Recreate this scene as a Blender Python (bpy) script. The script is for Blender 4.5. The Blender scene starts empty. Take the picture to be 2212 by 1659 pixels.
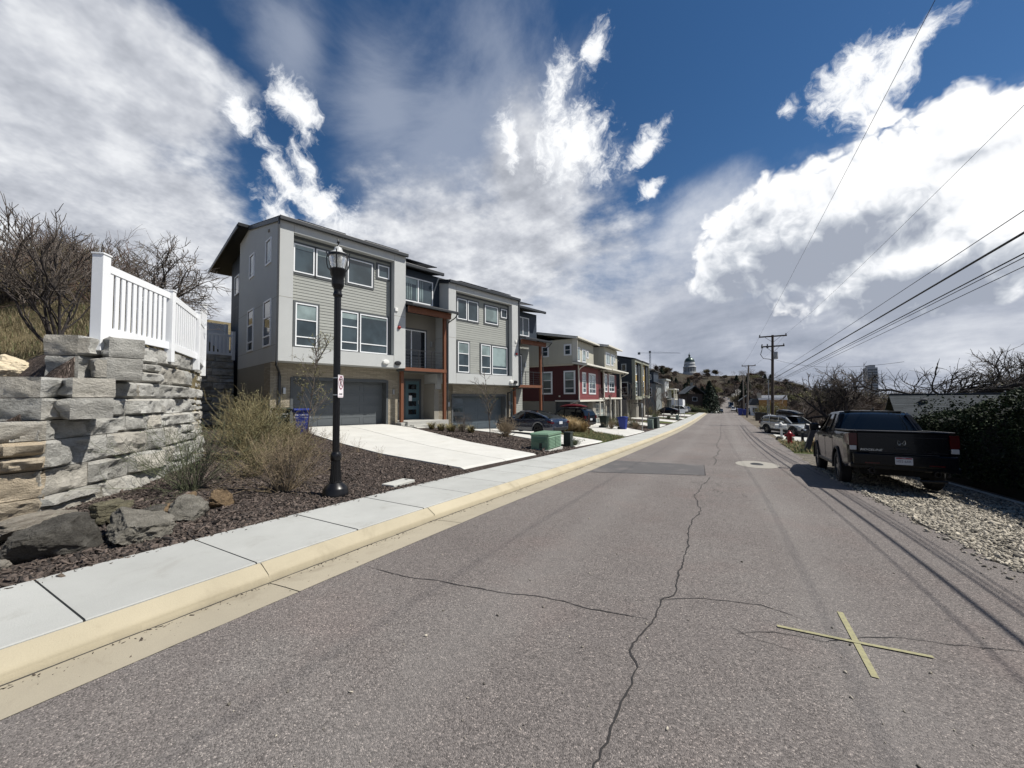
import bpy, bmesh, math, random
import numpy as np
from mathutils import Vector, Matrix, noise
SC = bpy.context.scene
COL = SC.collection
RAD = math.radians
random.seed(7)

# ------------------------------------------------------------------ helpers
class MB:
    """collects shapes and links them as ONE mesh object"""
    def __init__(s): s.v = []; s.f = []
    def add(s, vs, fs):
        n = len(s.v); s.v += [tuple(p) for p in vs]; s.f += [tuple(i + n for i in f) for f in fs]; return s
    def box(s, x0, x1, y0, y1, z0, z1):
        return s.add([(x0,y0,z0),(x1,y0,z0),(x1,y1,z0),(x0,y1,z0),(x0,y0,z1),(x1,y0,z1),(x1,y1,z1),(x0,y1,z1)],
                     [(0,3,2,1),(4,5,6,7),(0,1,5,4),(1,2,6,5),(2,3,7,6),(3,0,4,7)])
    def bar(s, a, b, w, h, up=(0,0,1)):
        """box of width w, height h from a to b"""
        a = Vector(a); b = Vector(b); d = (b - a).normalized(); u = Vector(up)
        x = d.cross(u)
        if x.length < 1e-4: x = d.cross(Vector((1,0,0)))
        x.normalize(); y = x.cross(d)
        vs = []
        for p in (a, b):
            for i, j in ((-1,-1),(1,-1),(1,1),(-1,1)): vs.append(p + x*(i*w/2) + y*(j*h/2))
        return s.add(vs, [(0,3,2,1),(4,5,6,7),(0,1,5,4),(1,2,6,5),(2,3,7,6),(3,0,4,7)])
    def tube(s, pts, rad, n=8, cap=True):
        pts = [Vector(p) for p in pts]; k = len(pts)
        if not hasattr(rad, '__len__'): rad = [rad]*k
        base = len(s.v); ref = None
        for i, p in enumerate(pts):
            d = (pts[min(i+1,k-1)] - pts[max(i-1,0)])
            if d.length < 1e-9: d = Vector((0,0,1))
            d.normalize()
            if ref is None:
                ref = d.orthogonal().normalized()
            else:
                ref = ref - d*ref.dot(d)
                ref = d.orthogonal().normalized() if ref.length < 1e-5 else ref.normalized()
            q = d.cross(ref)
            for j in range(n):
                a = 2*math.pi*j/n
                s.v.append(tuple(p + (ref*math.cos(a) + q*math.sin(a))*rad[i]))
        for i in range(k-1):
            for j in range(n):
                a = base+i*n+j; b = base+i*n+(j+1)%n
                s.f.append((a, b, b+n, a+n))
        if cap:
            s.f.append(tuple(base+j for j in range(n))[::-1]); s.f.append(tuple(base+(k-1)*n+j for j in range(n)))
        return s
    def lathe(s, prof, n=24, c=(0,0,0), axis='z', ring=False):
        base = len(s.v); prof = list(prof) + ([prof[0]] if ring else [])
        for r, z in prof:
            for j in range(n):
                a = 2*math.pi*j/n; x, y = r*math.cos(a), r*math.sin(a)
                p = (x,y,z) if axis=='z' else ((x,z,y) if axis=='y' else (z,x,y))
                s.v.append((p[0]+c[0], p[1]+c[1], p[2]+c[2]))
        for i in range(len(prof)-1):
            for j in range(n):
                a = base+i*n+j; b = base+i*n+(j+1)%n
                s.f.append((a,b,b+n,a+n))
        if ring: return s
        s.f.append(tuple(base+j for j in range(n))[::-1]); s.f.append(tuple(base+(len(prof)-1)*n+j for j in range(n)))
        return s
    def prism(s, poly, f):
        """poly: list of 2D; f(p, k) maps to 3D for k = 0, 1"""
        n = len(poly); base = len(s.v)
        for k in (0,1): s.v += [tuple(f(p,k)) for p in poly]
        s.f.append(tuple(base+i for i in range(n))[::-1]); s.f.append(tuple(base+n+i for i in range(n)))
        for i in range(n): s.f.append((base+i, base+(i+1)%n, base+n+(i+1)%n, base+n+i))
        return s
    def grid(s, P):
        """P[i][j] points"""
        base = len(s.v); m = len(P[0])
        for row in P: s.v += [tuple(p) for p in row]
        for i in range(len(P)-1):
            for j in range(m-1):
                a = base+i*m+j; s.f.append((a, a+1, a+m+1, a+m))
        return s
    def xf(s, M):
        s.v = [tuple(M @ Vector(p)) for p in s.v]; return s
    def build(s, name, mat, parent=None, smooth=None, recalc=True, bevel=0, loc=None):
        me = bpy.data.meshes.new(name)
        me.from_pydata(s.v, [], s.f)
        if recalc and len(s.f) < 60000:
            bm = bmesh.new(); bm.from_mesh(me); bmesh.ops.recalc_face_normals(bm, faces=bm.faces); bm.to_mesh(me); bm.free()
        return link(name, me, mat, parent, smooth, bevel, loc)

def link(name, me, mat, parent=None, smooth=None, bevel=0, loc=None):
    o = bpy.data.objects.new(name, me); COL.objects.link(o)
    for m in (mat if isinstance(mat, (list, tuple)) else [mat]):
        if m: me.materials.append(m)
    if smooth is not None:
        me.polygons.foreach_set('use_smooth', [True]*len(me.polygons))
        if smooth < 179: me.set_sharp_from_angle(angle=RAD(smooth))
    if parent: o.parent = parent
    if loc is not None: o.location = loc
    if bevel:
        b = o.modifiers.new('bevel', 'BEVEL'); b.width = bevel; b.segments = 2; b.limit_method = 'ANGLE'; b.angle_limit = RAD(40)
    return o

def fast(name, V, F, mat, parent=None, smooth=None):
    """V (n,3) array, F (m,k) array of equal-sized faces"""
    me = bpy.data.meshes.new(name); V = np.asarray(V, np.float32); F = np.asarray(F, np.int32)
    me.vertices.add(len(V)); me.vertices.foreach_set('co', V.ravel())
    k = F.shape[1]
    me.loops.add(F.size); me.loops.foreach_set('vertex_index', F.ravel())
    me.polygons.add(len(F)); me.polygons.foreach_set('loop_start', np.arange(0, F.size, k, dtype=np.int32))
    me.update(calc_edges=True); me.validate()
    return link(name, me, mat, parent, smooth)

def tag(o, label=None, cat=None, group=None, kind=None):
    if label: o['label'] = label
    if cat: o['category'] = cat
    if group: o['group'] = group
    if kind: o['kind'] = kind
    return o
def thing(name, label, cat, loc=(0,0,0), rotz=0, group=None):
    o = bpy.data.objects.new(name, None); COL.objects.link(o); o.location = loc; o.rotation_euler = (0,0,rotz)
    o.empty_display_size = .2
    return tag(o, label, cat, group)
def copy_tree(o, label=None, parent=None, loc=None, rotz=None, scale=None):
    c = o.copy(); COL.objects.link(c)
    if parent: c.parent = parent
    if label: c['label'] = label
    if loc is not None: c.location = loc
    if rotz is not None: c.rotation_euler[2] = rotz
    if scale is not None: c.scale = (scale,)*3 if not hasattr(scale,'__len__') else scale
    for ch in list(KIDS.get(o.name, [])) or [x for x in o.children]: copy_tree(ch, None, c)
    return c
KIDS = {}
def struct(o): o['kind'] = 'structure'; return o
def stuff(o, label=None, cat=None): o['kind'] = 'stuff'; return tag(o, label, cat)

# ------------------------------------------------------------------ materials
def hexlin(h):
    h = h.lstrip('#'); c = [int(h[i:i+2],16)/255 for i in (0,2,4)]
    return tuple(x/12.92 if x <= .04045 else ((x+.055)/1.055)**2.4 for x in c) + (1,)
class NT:
    def __init__(s, nt): s.nt = nt; s.n = nt.nodes; s.l = nt.links
    def new(s, t, **kw):
        n = s.n.new(t)
        for k, v in kw.items(): setattr(n, k, v)
        return n
    def put(s, sock, v):
        if v is None: return
        if hasattr(v, 'is_output') or hasattr(v, 'links'): s.l.new(v, sock)
        else:
            try: sock.default_value = v
            except TypeError: sock.default_value = (v, v, v)
    def math(s, op, a, b=None, c=None, clamp=False):
        n = s.new('ShaderNodeMath', operation=op, use_clamp=clamp)
        for i, v in enumerate((a,b,c)): s.put(n.inputs[i], v)
        return n.outputs[0]
    def vmath(s, op, a, b=None, scale=None):
        n = s.new('ShaderNodeVectorMath', operation=op)
        s.put(n.inputs[0], a); s.put(n.inputs[1], b)
        if scale is not None: s.put(n.inputs['Scale'], scale)
        return n.outputs['Value'] if op in ('DOT_PRODUCT','LENGTH','DISTANCE') else n.outputs[0]
    def noise(s, vec, scale, detail=4, rough=.55, lac=2., dist=0.):
        n = s.new('ShaderNodeTexNoise'); s.put(n.inputs['Vector'], vec)
        for k, v in (('Scale',scale),('Detail',detail),('Roughness',rough),('Lacunarity',lac),('Distortion',dist)): n.inputs[k].default_value = v
        return n.outputs[0]
    def voronoi(s, vec, scale, feature='F1', out='Distance'):
        n = s.new('ShaderNodeTexVoronoi', feature=feature); s.put(n.inputs['Vector'], vec); n.inputs['Scale'].default_value = scale
        return n.outputs[out]
    def ramp(s, fac, stops, interp='LINEAR'):
        n = s.new('ShaderNodeValToRGB'); s.put(n.inputs[0], fac); cr = n.color_ramp; cr.interpolation = interp
        while len(cr.elements) < len(stops): cr.elements.new(.5)
        for e, (p, c) in zip(cr.elements, stops):
            e.position = p; e.color = c if hasattr(c,'__len__') else (c,c,c,1)
        return n.outputs[0]
    def mix(s, fac, a, b, blend='MIX'):
        n = s.new('ShaderNodeMix', data_type='RGBA', blend_type=blend)
        s.put(n.inputs[0], fac); s.put(n.inputs[6], a); s.put(n.inputs[7], b); return n.outputs[2]
    def smooth(s, v, a, b):
        n = s.new('ShaderNodeMapRange', interpolation_type='SMOOTHSTEP')
        s.put(n.inputs[0], v); n.inputs[1].default_value = a; n.inputs[2].default_value = b; return n.outputs[0]
    def bump(s, h, dist=.01, strength=1., normal=None):
        n = s.new('ShaderNodeBump'); n.inputs['Strength'].default_value = strength; n.inputs['Distance'].default_value = dist
        s.put(n.inputs['Height'], h)
        if normal: s.put(n.inputs['Normal'], normal)
        return n.outputs[0]
def newmat(name):
    m = bpy.data.materials.new(name); m.use_nodes = True; t = NT(m.node_tree)
    b = m.node_tree.nodes['Principled BSDF']
    tc = t.new('ShaderNodeTexCoord')
    return m, t, b, tc.outputs['Object']
def setp(b, **kw):
    for k, v in kw.items():
        key = {'rough':'Roughness','metal':'Metallic','spec':'Specular IOR Level','coat':'Coat Weight','coatr':'Coat Roughness','sheen':'Sheen Weight','trans':'Transmission Weight','sub':'Subsurface Weight'}[k]
        b.inputs[key].default_value = v
def mat(name, col, rough=.6, var=.12, scale=6., isl=0., bump=0., bscale=40., dirt=None, stretch=None, **kw):
    """a general procedural surface: colour with noise variation, optional value change per island, bump"""
    m, t, b, co = newmat(name)
    c = hexlin(col) if isinstance(col, str) else tuple(col) + ((1,) if len(col)==3 else ())
    if stretch:
        mp = t.new('ShaderNodeMapping'); mp.inputs['Scale'].default_value = stretch; t.put(mp.inputs[0], co); co = mp.outputs[0]
    n = t.noise(co, scale, 6, .6)
    v = t.math('MULTIPLY_ADD', t.math('SUBTRACT', n, .5), var*2.5, 1.)
    if isl:
        g = t.new('ShaderNodeNewGeometry')
        v = t.math('MULTIPLY', v, t.math('MULTIPLY_ADD', t.math('SUBTRACT', g.outputs['Random Per Island'], .5), isl*2, 1.))
    hs = t.new('ShaderNodeHueSaturation'); hs.inputs['Color'].default_value = c; t.put(hs.inputs['Value'], v)
    out = hs.outputs[0]
    if dirt:
        d = t.smooth(t.noise(co, dirt[2] if len(dirt)>2 else 3., 8, .65), .5, .75)
        out = t.mix(t.math('MULTIPLY', d, dirt[1]), out, hexlin(dirt[0]))
    t.put(b.inputs['Base Color'], out)
    b.inputs['Roughness'].default_value = rough
    if bump: t.put(b.inputs['Normal'], t.bump(t.noise(co, bscale, 5, .6), bump))
    setp(b, **kw)
    return m

M = {}
# ------------------------------------------------------------------ camera
CAMH = 1.8
cam_d = bpy.data.cameras.new('camera'); cam = bpy.data.objects.new('camera', cam_d); COL.objects.link(cam)
cam_d.sensor_width = 36; cam_d.lens = 36*832/2212.; cam_d.clip_end = 6000; cam_d.clip_start = .05
YAW, PITCH, ROLL = RAD(28.5), RAD(2.3), RAD(.4)
FW = Vector((-math.sin(YAW)*math.cos(PITCH), math.cos(YAW)*math.cos(PITCH), math.sin(PITCH)))
RT = Vector((math.cos(YAW), math.sin(YAW), 0)); UP = RT.cross(FW)
R2 = RT*math.cos(ROLL) - UP*math.sin(ROLL); U2 = UP*math.cos(ROLL) + RT*math.sin(ROLL)
cam.matrix_world = Matrix(((R2.x,U2.x,-FW.x,0),(R2.y,U2.y,-FW.y,0),(R2.z,U2.z,-FW.z,CAMH),(0,0,0,1)))
SC.camera = cam
SC.view_settings.view_transform = 'Standard'; SC.view_settings.look = 'None'
SC.view_settings.exposure = .32; SC.view_settings.gamma = 1
SC.cycles.use_denoising = True
try: SC.cycles.denoiser = 'OPENIMAGEDENOISE'
except Exception: pass
SC.cycles.max_bounces = 6; SC.cycles.diffuse_bounces = 3; SC.cycles.glossy_bounces = 3; SC.cycles.transmission_bounces = 6
SC.cycles.transparent_max_bounces = 8; SC.cycles.use_adaptive_sampling = True; SC.cycles.adaptive_threshold = .015
SC.cycles.sample_clamp_indirect = 6

# ------------------------------------------------------------------ sun
SUN = Vector((.925*math.cos(RAD(55)), .38*math.cos(RAD(55)), math.sin(RAD(55)))).normalized()
sl = bpy.data.lights.new('sun', 'SUN'); sl.energy = 5.0; sl.angle = RAD(.5); sl.color = (1., .955, .88)
so = bpy.data.objects.new('sun', sl); COL.objects.link(so); so.location = (60, 30, 90)
so.rotation_euler = SUN.to_track_quat('Z', 'Y').to_euler()

# ------------------------------------------------------------------ sky and clouds
W = bpy.data.worlds.new('World'); SC.world = W; W.use_nodes = True
t = NT(W.node_tree); t.n.clear()
SKYS = .1
tc = t.new('ShaderNodeTexCoord'); DIR = t.vmath('NORMALIZE', tc.outputs['Generated'])
sky = t.new('ShaderNodeTexSky', sky_type='NISHITA'); sky.sun_disc = False
sky.sun_elevation = RAD(55); sky.sun_rotation = math.atan2(.925, .38); sky.altitude = 1400; sky.air_density = 1.0; sky.dust_density = .3; sky.ozone_density = 2.0
t.put(sky.inputs[0], DIR)
hs = t.new('ShaderNodeHueSaturation'); hs.inputs['Saturation'].default_value = 1.24; hs.inputs['Value'].default_value = .66; t.put(hs.inputs['Color'], sky.outputs[0])
blue = hs.outputs[0]
def sky_dir(x, y):          # a compass direction for a cloud, from its bearing in the view of the 2212 x 1659 photograph
    return (FW + R2*((x-1106)/832.) - U2*((y-829.5)/832.)).normalized()
def blob(vec, x, y, rx, ry, ang=0):
    c = sky_dir(x, y); k = 832./((c.dot(FW)) and 1.)
    a = RAD(ang); ux, uy = math.cos(a), math.sin(a)
    e = 12.
    du = (sky_dir(x+ux*e, y+uy*e) - c)/e; dv = (sky_dir(x-uy*e, y+ux*e) - c)/e
    # tangent axes scaled so that 1 unit = one radius
    u = du/du.length_squared/rx; v = dv/dv.length_squared/ry
    v = v - u.normalized()*v.dot(u.normalized())*.0
    d = t.vmath('SUBTRACT', vec, tuple(c))
    p = t.vmath('DOT_PRODUCT', d, tuple(u)); q = t.vmath('DOT_PRODUCT', d, tuple(v))
    s2 = t.math('MULTIPLY_ADD', q, q, t.math('MULTIPLY', p, p))
    return t.math('SUBTRACT', 1., t.math('SQRT', s2))      # 1 in the middle, 0 on the rim, negative outside
def union(vals, k=.25):
    out = vals[0]
    for v in vals[1:]:
        n = t.new('ShaderNodeMath', operation='SMOOTH_MAX'); t.put(n.inputs[0], out); t.put(n.inputs[1], v); n.inputs[2].default_value = k; out = n.outputs[0]
    return out
def lin(*terms):                       # sum of value*weight
    out = None
    for v, w in terms:
        out = t.math('MULTIPLY', v, w) if out is None else t.math('MULTIPLY_ADD', v, w, out)
    return out
sep = t.new('ShaderNodeSeparateXYZ'); t.put(sep.inputs[0], DIR)
def layer(vec, h=.3):                  # the cloud deck seen from below: bearings squeezed towards the horizon
    s_ = t.new('ShaderNodeSeparateXYZ'); t.put(s_.inputs[0], vec)
    return t.vmath('SCALE', vec, None, t.math('DIVIDE', 1., t.math('ADD', t.math('MAXIMUM', s_.outputs[2], 0.), h)))
def fbm(vec, sc, det=8, r=.58, dist=0.): return t.math('SUBTRACT', t.noise(vec, sc, det, r, 2.1, dist), .5)
def billow(vec, sc, det=2): return t.math('SUBTRACT', t.math('ABSOLUTE', fbm(vec, sc, det, .5)), .1)
warp = t.new('ShaderNodeTexNoise'); t.put(warp.inputs[0], DIR); warp.inputs['Scale'].default_value = 4.; warp.inputs['Detail'].default_value = 4
WV = t.vmath('SUBTRACT', warp.outputs['Color'], (.5,.5,.5))
warp2 = t.new('ShaderNodeTexNoise'); t.put(warp2.inputs[0], DIR); warp2.inputs['Scale'].default_value = 17.; warp2.inputs['Detail'].default_value = 3
WV2 = t.vmath('SUBTRACT', warp2.outputs['Color'], (.5,.5,.5))
flat = layer(DIR)
toward = (SUN - FW*SUN.dot(FW)*.3).normalized()*.045
# --- soft banks
soft_blobs = [(60,330,430,330,35),(310,470,230,200,50),(230,140,310,190,48),(60,640,420,130,0),(1010,540,330,170,-8),(1150,420,130,190,-10),(740,540,170,80,0),(560,650,300,80,0)]
def soft_density(vec, full=True):
    f = layer(vec)
    return lin((union([blob(vec, *b) for b in soft_blobs], .3),1.), (fbm(f,1.9,5,.55,.3),1.5), (fbm(f,6.5,5,.6),.9))
sd0 = soft_density(DIR)
n5 = fbm(flat,6.5,4,.6); n5b = fbm(layer(t.vmath('ADD', DIR, tuple(toward*1.2))),6.5,4,.6)
soft_a = t.smooth(sd0, -.15, .45)
# --- thin veil
veil = union([blob(DIR, *b) for b in [(830,240,150,250,-20),(960,330,260,260,-25),(1110,250,160,260,-5),(640,90,160,140,40),(1500,520,160,90,-35),(430,560,160,140,40)]], .3)
veil_a = t.math('MULTIPLY', t.smooth(lin((veil,1.),(fbm(flat,2.6,6,.58,.5),1.9)), -.15, .8), .55)
# --- low bank along the horizon
nl = fbm(flat,1.3,6,.58,.3); nd = fbm(DIR,7.,5,.6)
low_a = t.smooth(lin((sep.outputs[2],-1.), (nl,.34), (nd,.18), (t.smooth(t.vmath('DOT_PRODUCT', DIR, tuple(RT)), -.2, .5),.07)), -.36, -.17)
# --- heaped cumulus
heap_blobs = [(1860,450,270,140,-22),(1700,510,210,130,-32),(2090,430,260,190,-25),(2110,300,150,70,-50),(1600,570,110,80,-30),(2000,570,330,110,-12),(2160,250,70,50,-45)]
def heap_density(vec):
    w = t.vmath('ADD', vec, t.vmath('ADD', t.vmath('SCALE', WV, None, .09), t.vmath('SCALE', WV2, None, .03)))
    return lin((union([blob(vec, *b) for b in heap_blobs], .2),1.), (fbm(w,4.,3,.5),.9), (billow(w,9.,3),1.5), (billow(w,26.,3),.75), (.12,1.))
hd0 = heap_density(DIR); hd1 = heap_density(t.vmath('ADD', DIR, tuple(toward*.8)))
heap_a = t.smooth(hd0, -.06, .16)
# --- ragged small clouds
wisp_blobs = [(637,232,38,76,-18),(600,370,32,95,-12),(612,480,44,110,-8),(660,360,24,56,-25),(700,455,80,52,20),(1198,205,36,90,14),(1290,100,36,68,20),(1245,300,105,110,30),(1385,330,76,28,-48),(1400,408,36,20,-25),(1100,300,24,80,-4),(1850,165,56,135,38),(1970,105,38,145,45),(1890,195,42,115,55),(1708,232,30,20,-25),(520,240,46,56,10)]
DW = t.vmath('ADD', DIR, t.vmath('ADD', t.vmath('SCALE', WV, None, .14), t.vmath('SCALE', WV2, None, .08)))
wvec = t.vmath('ADD', DIR, t.vmath('SCALE', WV2, None, .05))
wisp = union([blob(wvec, *b) for b in wisp_blobs], .1)
wisp_d = lin((wisp,1.), (fbm(DW,9.,6,.66),2.3), (fbm(DW,28.,5,.68),1.9))
wisp_a = t.math('MULTIPLY', t.smooth(wisp_d, -.1, .85), .95)
# --- light and shade of the clouds
WHITE = (8.3,8.4,8.5,1)
ss = lin((t.math('SUBTRACT', n5, n5b), 1.6), (fbm(flat,2.2,6,.6),.9))
soft_c = t.ramp(t.math('ADD', ss, .52), [(.08,(3.3,3.5,3.95,1)),(.48,(4.75,4.95,5.4,1)),(.92,(6.9,7.05,7.3,1))])
hs_ = lin((t.math('SUBTRACT', hd0, hd1), 1.0), (fbm(DW,11.,4,.6),.6))
belly = union([blob(DIR, *b) for b in [(1650,560,170,95,-32),(1800,540,220,80,-22),(1990,630,300,70,-15),(2140,570,160,60,-25)]], .25)
bel = t.smooth(lin((belly,1.), (fbm(DW,5.,6,.6),1.8)), -.2, .6)
heap_c = t.ramp(t.math('SUBTRACT', t.math('ADD', hs_, .68), t.math('MULTIPLY', bel, t.math('MULTIPLY_ADD', fbm(DW,7.,5,.6), 1.3, .5))), [(.05,(3.0,3.3,3.95,1)),(.32,(4.8,5.1,5.6,1)),(.6,(7.6,7.75,8.0,1)),(.85,(8.9,8.9,8.9,1))])
ls = lin((nl,1.7), (nd,.6), (t.smooth(sep.outputs[2],0.,.3),.22))
low_c = t.ramp(t.math('ADD', ls, .36), [(.1,(2.2,2.5,3.15,1)),(.45,(3.5,3.8,4.5,1)),(.9,(6.6,6.8,7.2,1))])
col = t.mix(veil_a, blue, (4.0,4.4,5.2,1))
col = t.mix(low_a, col, low_c)
col = t.mix(soft_a, col, soft_c)
col = t.mix(wisp_a, col, t.ramp(wisp_d, [(.0,(7.0,7.3,7.8,1)),(.6,(8.5,8.6,8.7,1))]))
col = t.mix(heap_a, col, heap_c)
bg = t.new('ShaderNodeBackground'); t.put(bg.inputs[0], col); bg.inputs[1].default_value = SKYS
wo = t.new('ShaderNodeOutputWorld'); t.l.new(bg.outputs[0], wo.inputs[0])
try: W.cycles.sampling_method = 'NONE'
except Exception: pass

# ------------------------------------------------------------------ the lie of the land
_PY = [-60,0,4,6,8,10,13,16,20,25,30,36,45,60,80,105,130,160,195,300,540,700,900,1400]
_PZ = [.4,.03,0,-.04,-.1,-.18,-.31,-.46,-.64,-.82,-.96,-1.09,-1.22,-1.42,-1.65,-1.9,-2.9,-4.2,-4.9,-2.6,4.6,14,48,52]
_yy = np.arange(-60, 1400.1, .5); _zz = np.interp(_yy, _PY, _PZ)
_k = np.ones(7)/7; _zs = np.convolve(np.pad(_zz, 3, mode='edge'), _k, 'valid')
def road_z(Y): return float(np.interp(Y, _yy, _zs))
_gy = [-60,0,4,6,8,10,13,16,20,25,30,36,45,60,105,150,195,1400]; _gx = [-3.9,-3.62,-3.45,-3.36,-3.29,-3.27,-3.29,-3.36,-3.42,-3.43,-3.37,-3.25,-3.1,-3.0,-3.0,-1.6,-1.0,0.0]
_gs = np.convolve(np.pad(np.interp(_yy, _gy, _gx), 3, mode='edge'), _k, 'valid')
def gut_x(Y): return float(np.interp(Y, _yy, _gs))
def walk_x(Y): return gut_x(Y) - 1.98
def right_x(Y): return float(np.interp(Y, [-60,4,6,8,12,16,20,26,32,60,105,195,1400],[3.1,2.85,2.72,2.6,2.55,2.6,2.75,3.0,3.15,3.1,3.3,5.9,7.0]))
_fy = [-60,8,11,16,23,30,36,60,100,110]; _fz = [.6,.5,.48,.4,-.32,-.66,-.78,-1.05,-1.5,-1.5]
def land(X, Y):
    z = road_z(Y); xs = walk_x(Y)
    if X <= xs:
        zf = float(np.interp(Y, _fy, _fz)); xf = float(np.interp(Y, [5,10,16,23,30,36],[-19,-18.5,-17.1,-15.2,-13,-11.8]))
        tt = min(1., (xs-X)/(xs-xf)); a = z + .15 + (zf - z - .15)*tt
        if Y > 105:
            w = min(1., (Y-105)/30.); a = a*(1-w) + w*(z + .1 + min(14., .09*(xs-X)))
        if X < -60: a += min(30., (-60-X)*.12)
        return a
    if X >= right_x(Y) - .3:
        d = max(0., X - 3.4); drop = min(5.5, d*.05) + .05*min(1., max(0., (X-2.55)/.35))*min(1., max(0., (23.-Y)/3.))*min(1., max(0., (Y-5.)/4.))
        if Y > 160: drop *= max(0., 1-(Y-160)/200.)
        k = min(1., max(0., (X/max(Y,1.)-.04)/.2)) if Y > 250 else 0.
        k = k*k*(3-2*k)*min(1., max(0., (Y-250)/150.)); z = z*(1-k) - 3.5*k
        return z - drop
    return z
# ------------------------------------------------------------------ ground materials
def m_asphalt():
    m, t, b, co = newmat('asphalt')
    big = t.noise(co, .35, 5, .55); mid = t.noise(co, 3., 6, .6); fine = t.noise(co, 160., 3, .7)
    v = t.new('ShaderNodeTexVoronoi'); t.put(v.inputs['Vector'], co); v.inputs['Scale'].default_value = 130.
    stone = t.new('ShaderNodeSeparateColor'); t.put(stone.inputs[0], v.outputs['Color'])
    base = t.ramp(t.math('ADD', t.math('MULTIPLY', big, .7), t.math('MULTIPLY', mid, .3)), [(.3,(.152,.136,.129,1)),(.52,(.186,.17,.161,1)),(.72,(.22,.208,.197,1))])
    base = t.mix(t.math('MULTIPLY', t.smooth(t.noise(co, .8, 3), .5, .7), .35), base, (.205,.165,.152,1))
    c2 = t.ramp(stone.outputs[0], [(0,(.42,.41,.4,1)),(.35,(.82,.8,.79,1)),(.7,(1.1,1.08,1.06,1)),(.93,(1.4,1.36,1.32,1)),(1.,(2.3,2.2,2.1,1))])
    col = t.mix(1., base, c2, 'MULTIPLY')
    col = t.mix(t.math('MULTIPLY', t.smooth(fine, .35, .7), .35), col, (.05,.047,.048,1))
    sp_ = t.new('ShaderNodeSeparateXYZ'); t.put(sp_.inputs[0], co)
    trk = t.math('ADD', t.math('ABSOLUTE', t.math('SUBTRACT', t.math('ABSOLUTE', t.math('ADD', sp_.outputs[0], .45)), 1.25)), t.math('MULTIPLY', t.math('SUBTRACT', t.noise(co, .5, 4), .5), .8))
    col = t.mix(t.math('MULTIPLY', t.smooth(trk, .5, .0), .22), col, (.235,.222,.208,1))       # paler wheel tracks
    oil = t.smooth(t.noise(co, .9, 6, .7), .62, .74); col = t.mix(t.math('MULTIPLY', oil, .4), col, (.09,.084,.08,1))
    mp = t.new('ShaderNodeMapping'); mp.inputs['Scale'].default_value = (3.5,.25,1); t.put(mp.inputs[0], co)
    stn = t.smooth(t.noise(mp.outputs[0], 1., 5, .6), .55, .75); col = t.mix(t.math('MULTIPLY', stn, .2), col, (.12,.11,.105,1))
    t.put(b.inputs['Base Color'], col); setp(b, rough=.88, spec=.3)
    h = t.math('ADD', t.math('MULTIPLY', v.outputs['Distance'], -1.), t.math('MULTIPLY', fine, .6))
    t.put(b.inputs['Normal'], t.bump(h, .006, .9))
    return m
M['asphalt'] = m_asphalt()
def m_concrete(name, col, stain, amt):
    m, t, b, co = newmat(name)
    c = hexlin(col); n = t.noise(co, 1.3, 8, .62); f = t.noise(co, 120., 4, .7); g = t.new('ShaderNodeNewGeometry')
    val = t.math('ADD', t.math('MULTIPLY_ADD', n, .34, .83), t.math('MULTIPLY_ADD', f, .22, -.11))
    val = t.math('MULTIPLY', val, t.math('MULTIPLY_ADD', g.outputs['Random Per Island'], .12, .94))
    hs = t.new('ShaderNodeHueSaturation'); hs.inputs['Color'].default_value = c; t.put(hs.inputs['Value'], val)
    st = t.smooth(t.noise(co, 2.2, 9, .7, 2., .6), .5, .78)
    o = t.mix(t.math('MULTIPLY', st, amt), hs.outputs[0], hexlin(stain))
    sp = t.smooth(t.voronoi(co, 1.7), .0, .05)
    o = t.mix(t.math('MULTIPLY', t.math('SUBTRACT', 1., sp), .45), o, (.05,.045,.04,1))
    t.put(b.inputs['Base Color'], o); setp(b, rough=.85, spec=.3)
    t.put(b.inputs['Normal'], t.bump(t.noise(co, 90., 6, .7), .004, .6))
    return m
M['walk'] = m_concrete('sidewalk_concrete', '#a6a7a3', '#87857d', .5)
M['kerb'] = m_concrete('kerb_concrete', '#a79e88', '#877e6b', .6)
M['gutter'] = m_concrete('gutter_concrete', '#a09886', '#7b7262', .65)
M['drive'] = m_concrete('driveway_concrete', '#bcbbb5', '#a6a193', .45)
M['pad'] = m_concrete('pad_concrete', '#b2b2ac', '#8f8d84', .5)
M['crack'] = mat('crack_filler', (.022,.02,.02), .9, .3, 40)
M['seal'] = mat('sealed_joint', (.035,.033,.033), .75, .3, 8)
M['gap'] = mat('joint_dirt', (.045,.042,.038), .95, .4, 30)
M['patch'] = mat('asphalt_patch', (.082,.078,.078), .9, .2, 70, bump=.004, bscale=140, dirt=('#8a827c',.35,1.2))
M['markpaint'] = mat('spray_paint', '#918d6b', .85, .3, 30, dirt=('#78736d',.97,45.))
M['whitepaint'] = mat('cover_collar', '#918d84', .85, .2, 20, dirt=('#77726b',.6,9.))
M['iron'] = mat('cast_iron', (.03,.03,.032), .6, .2, 30, metal=.6)
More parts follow.
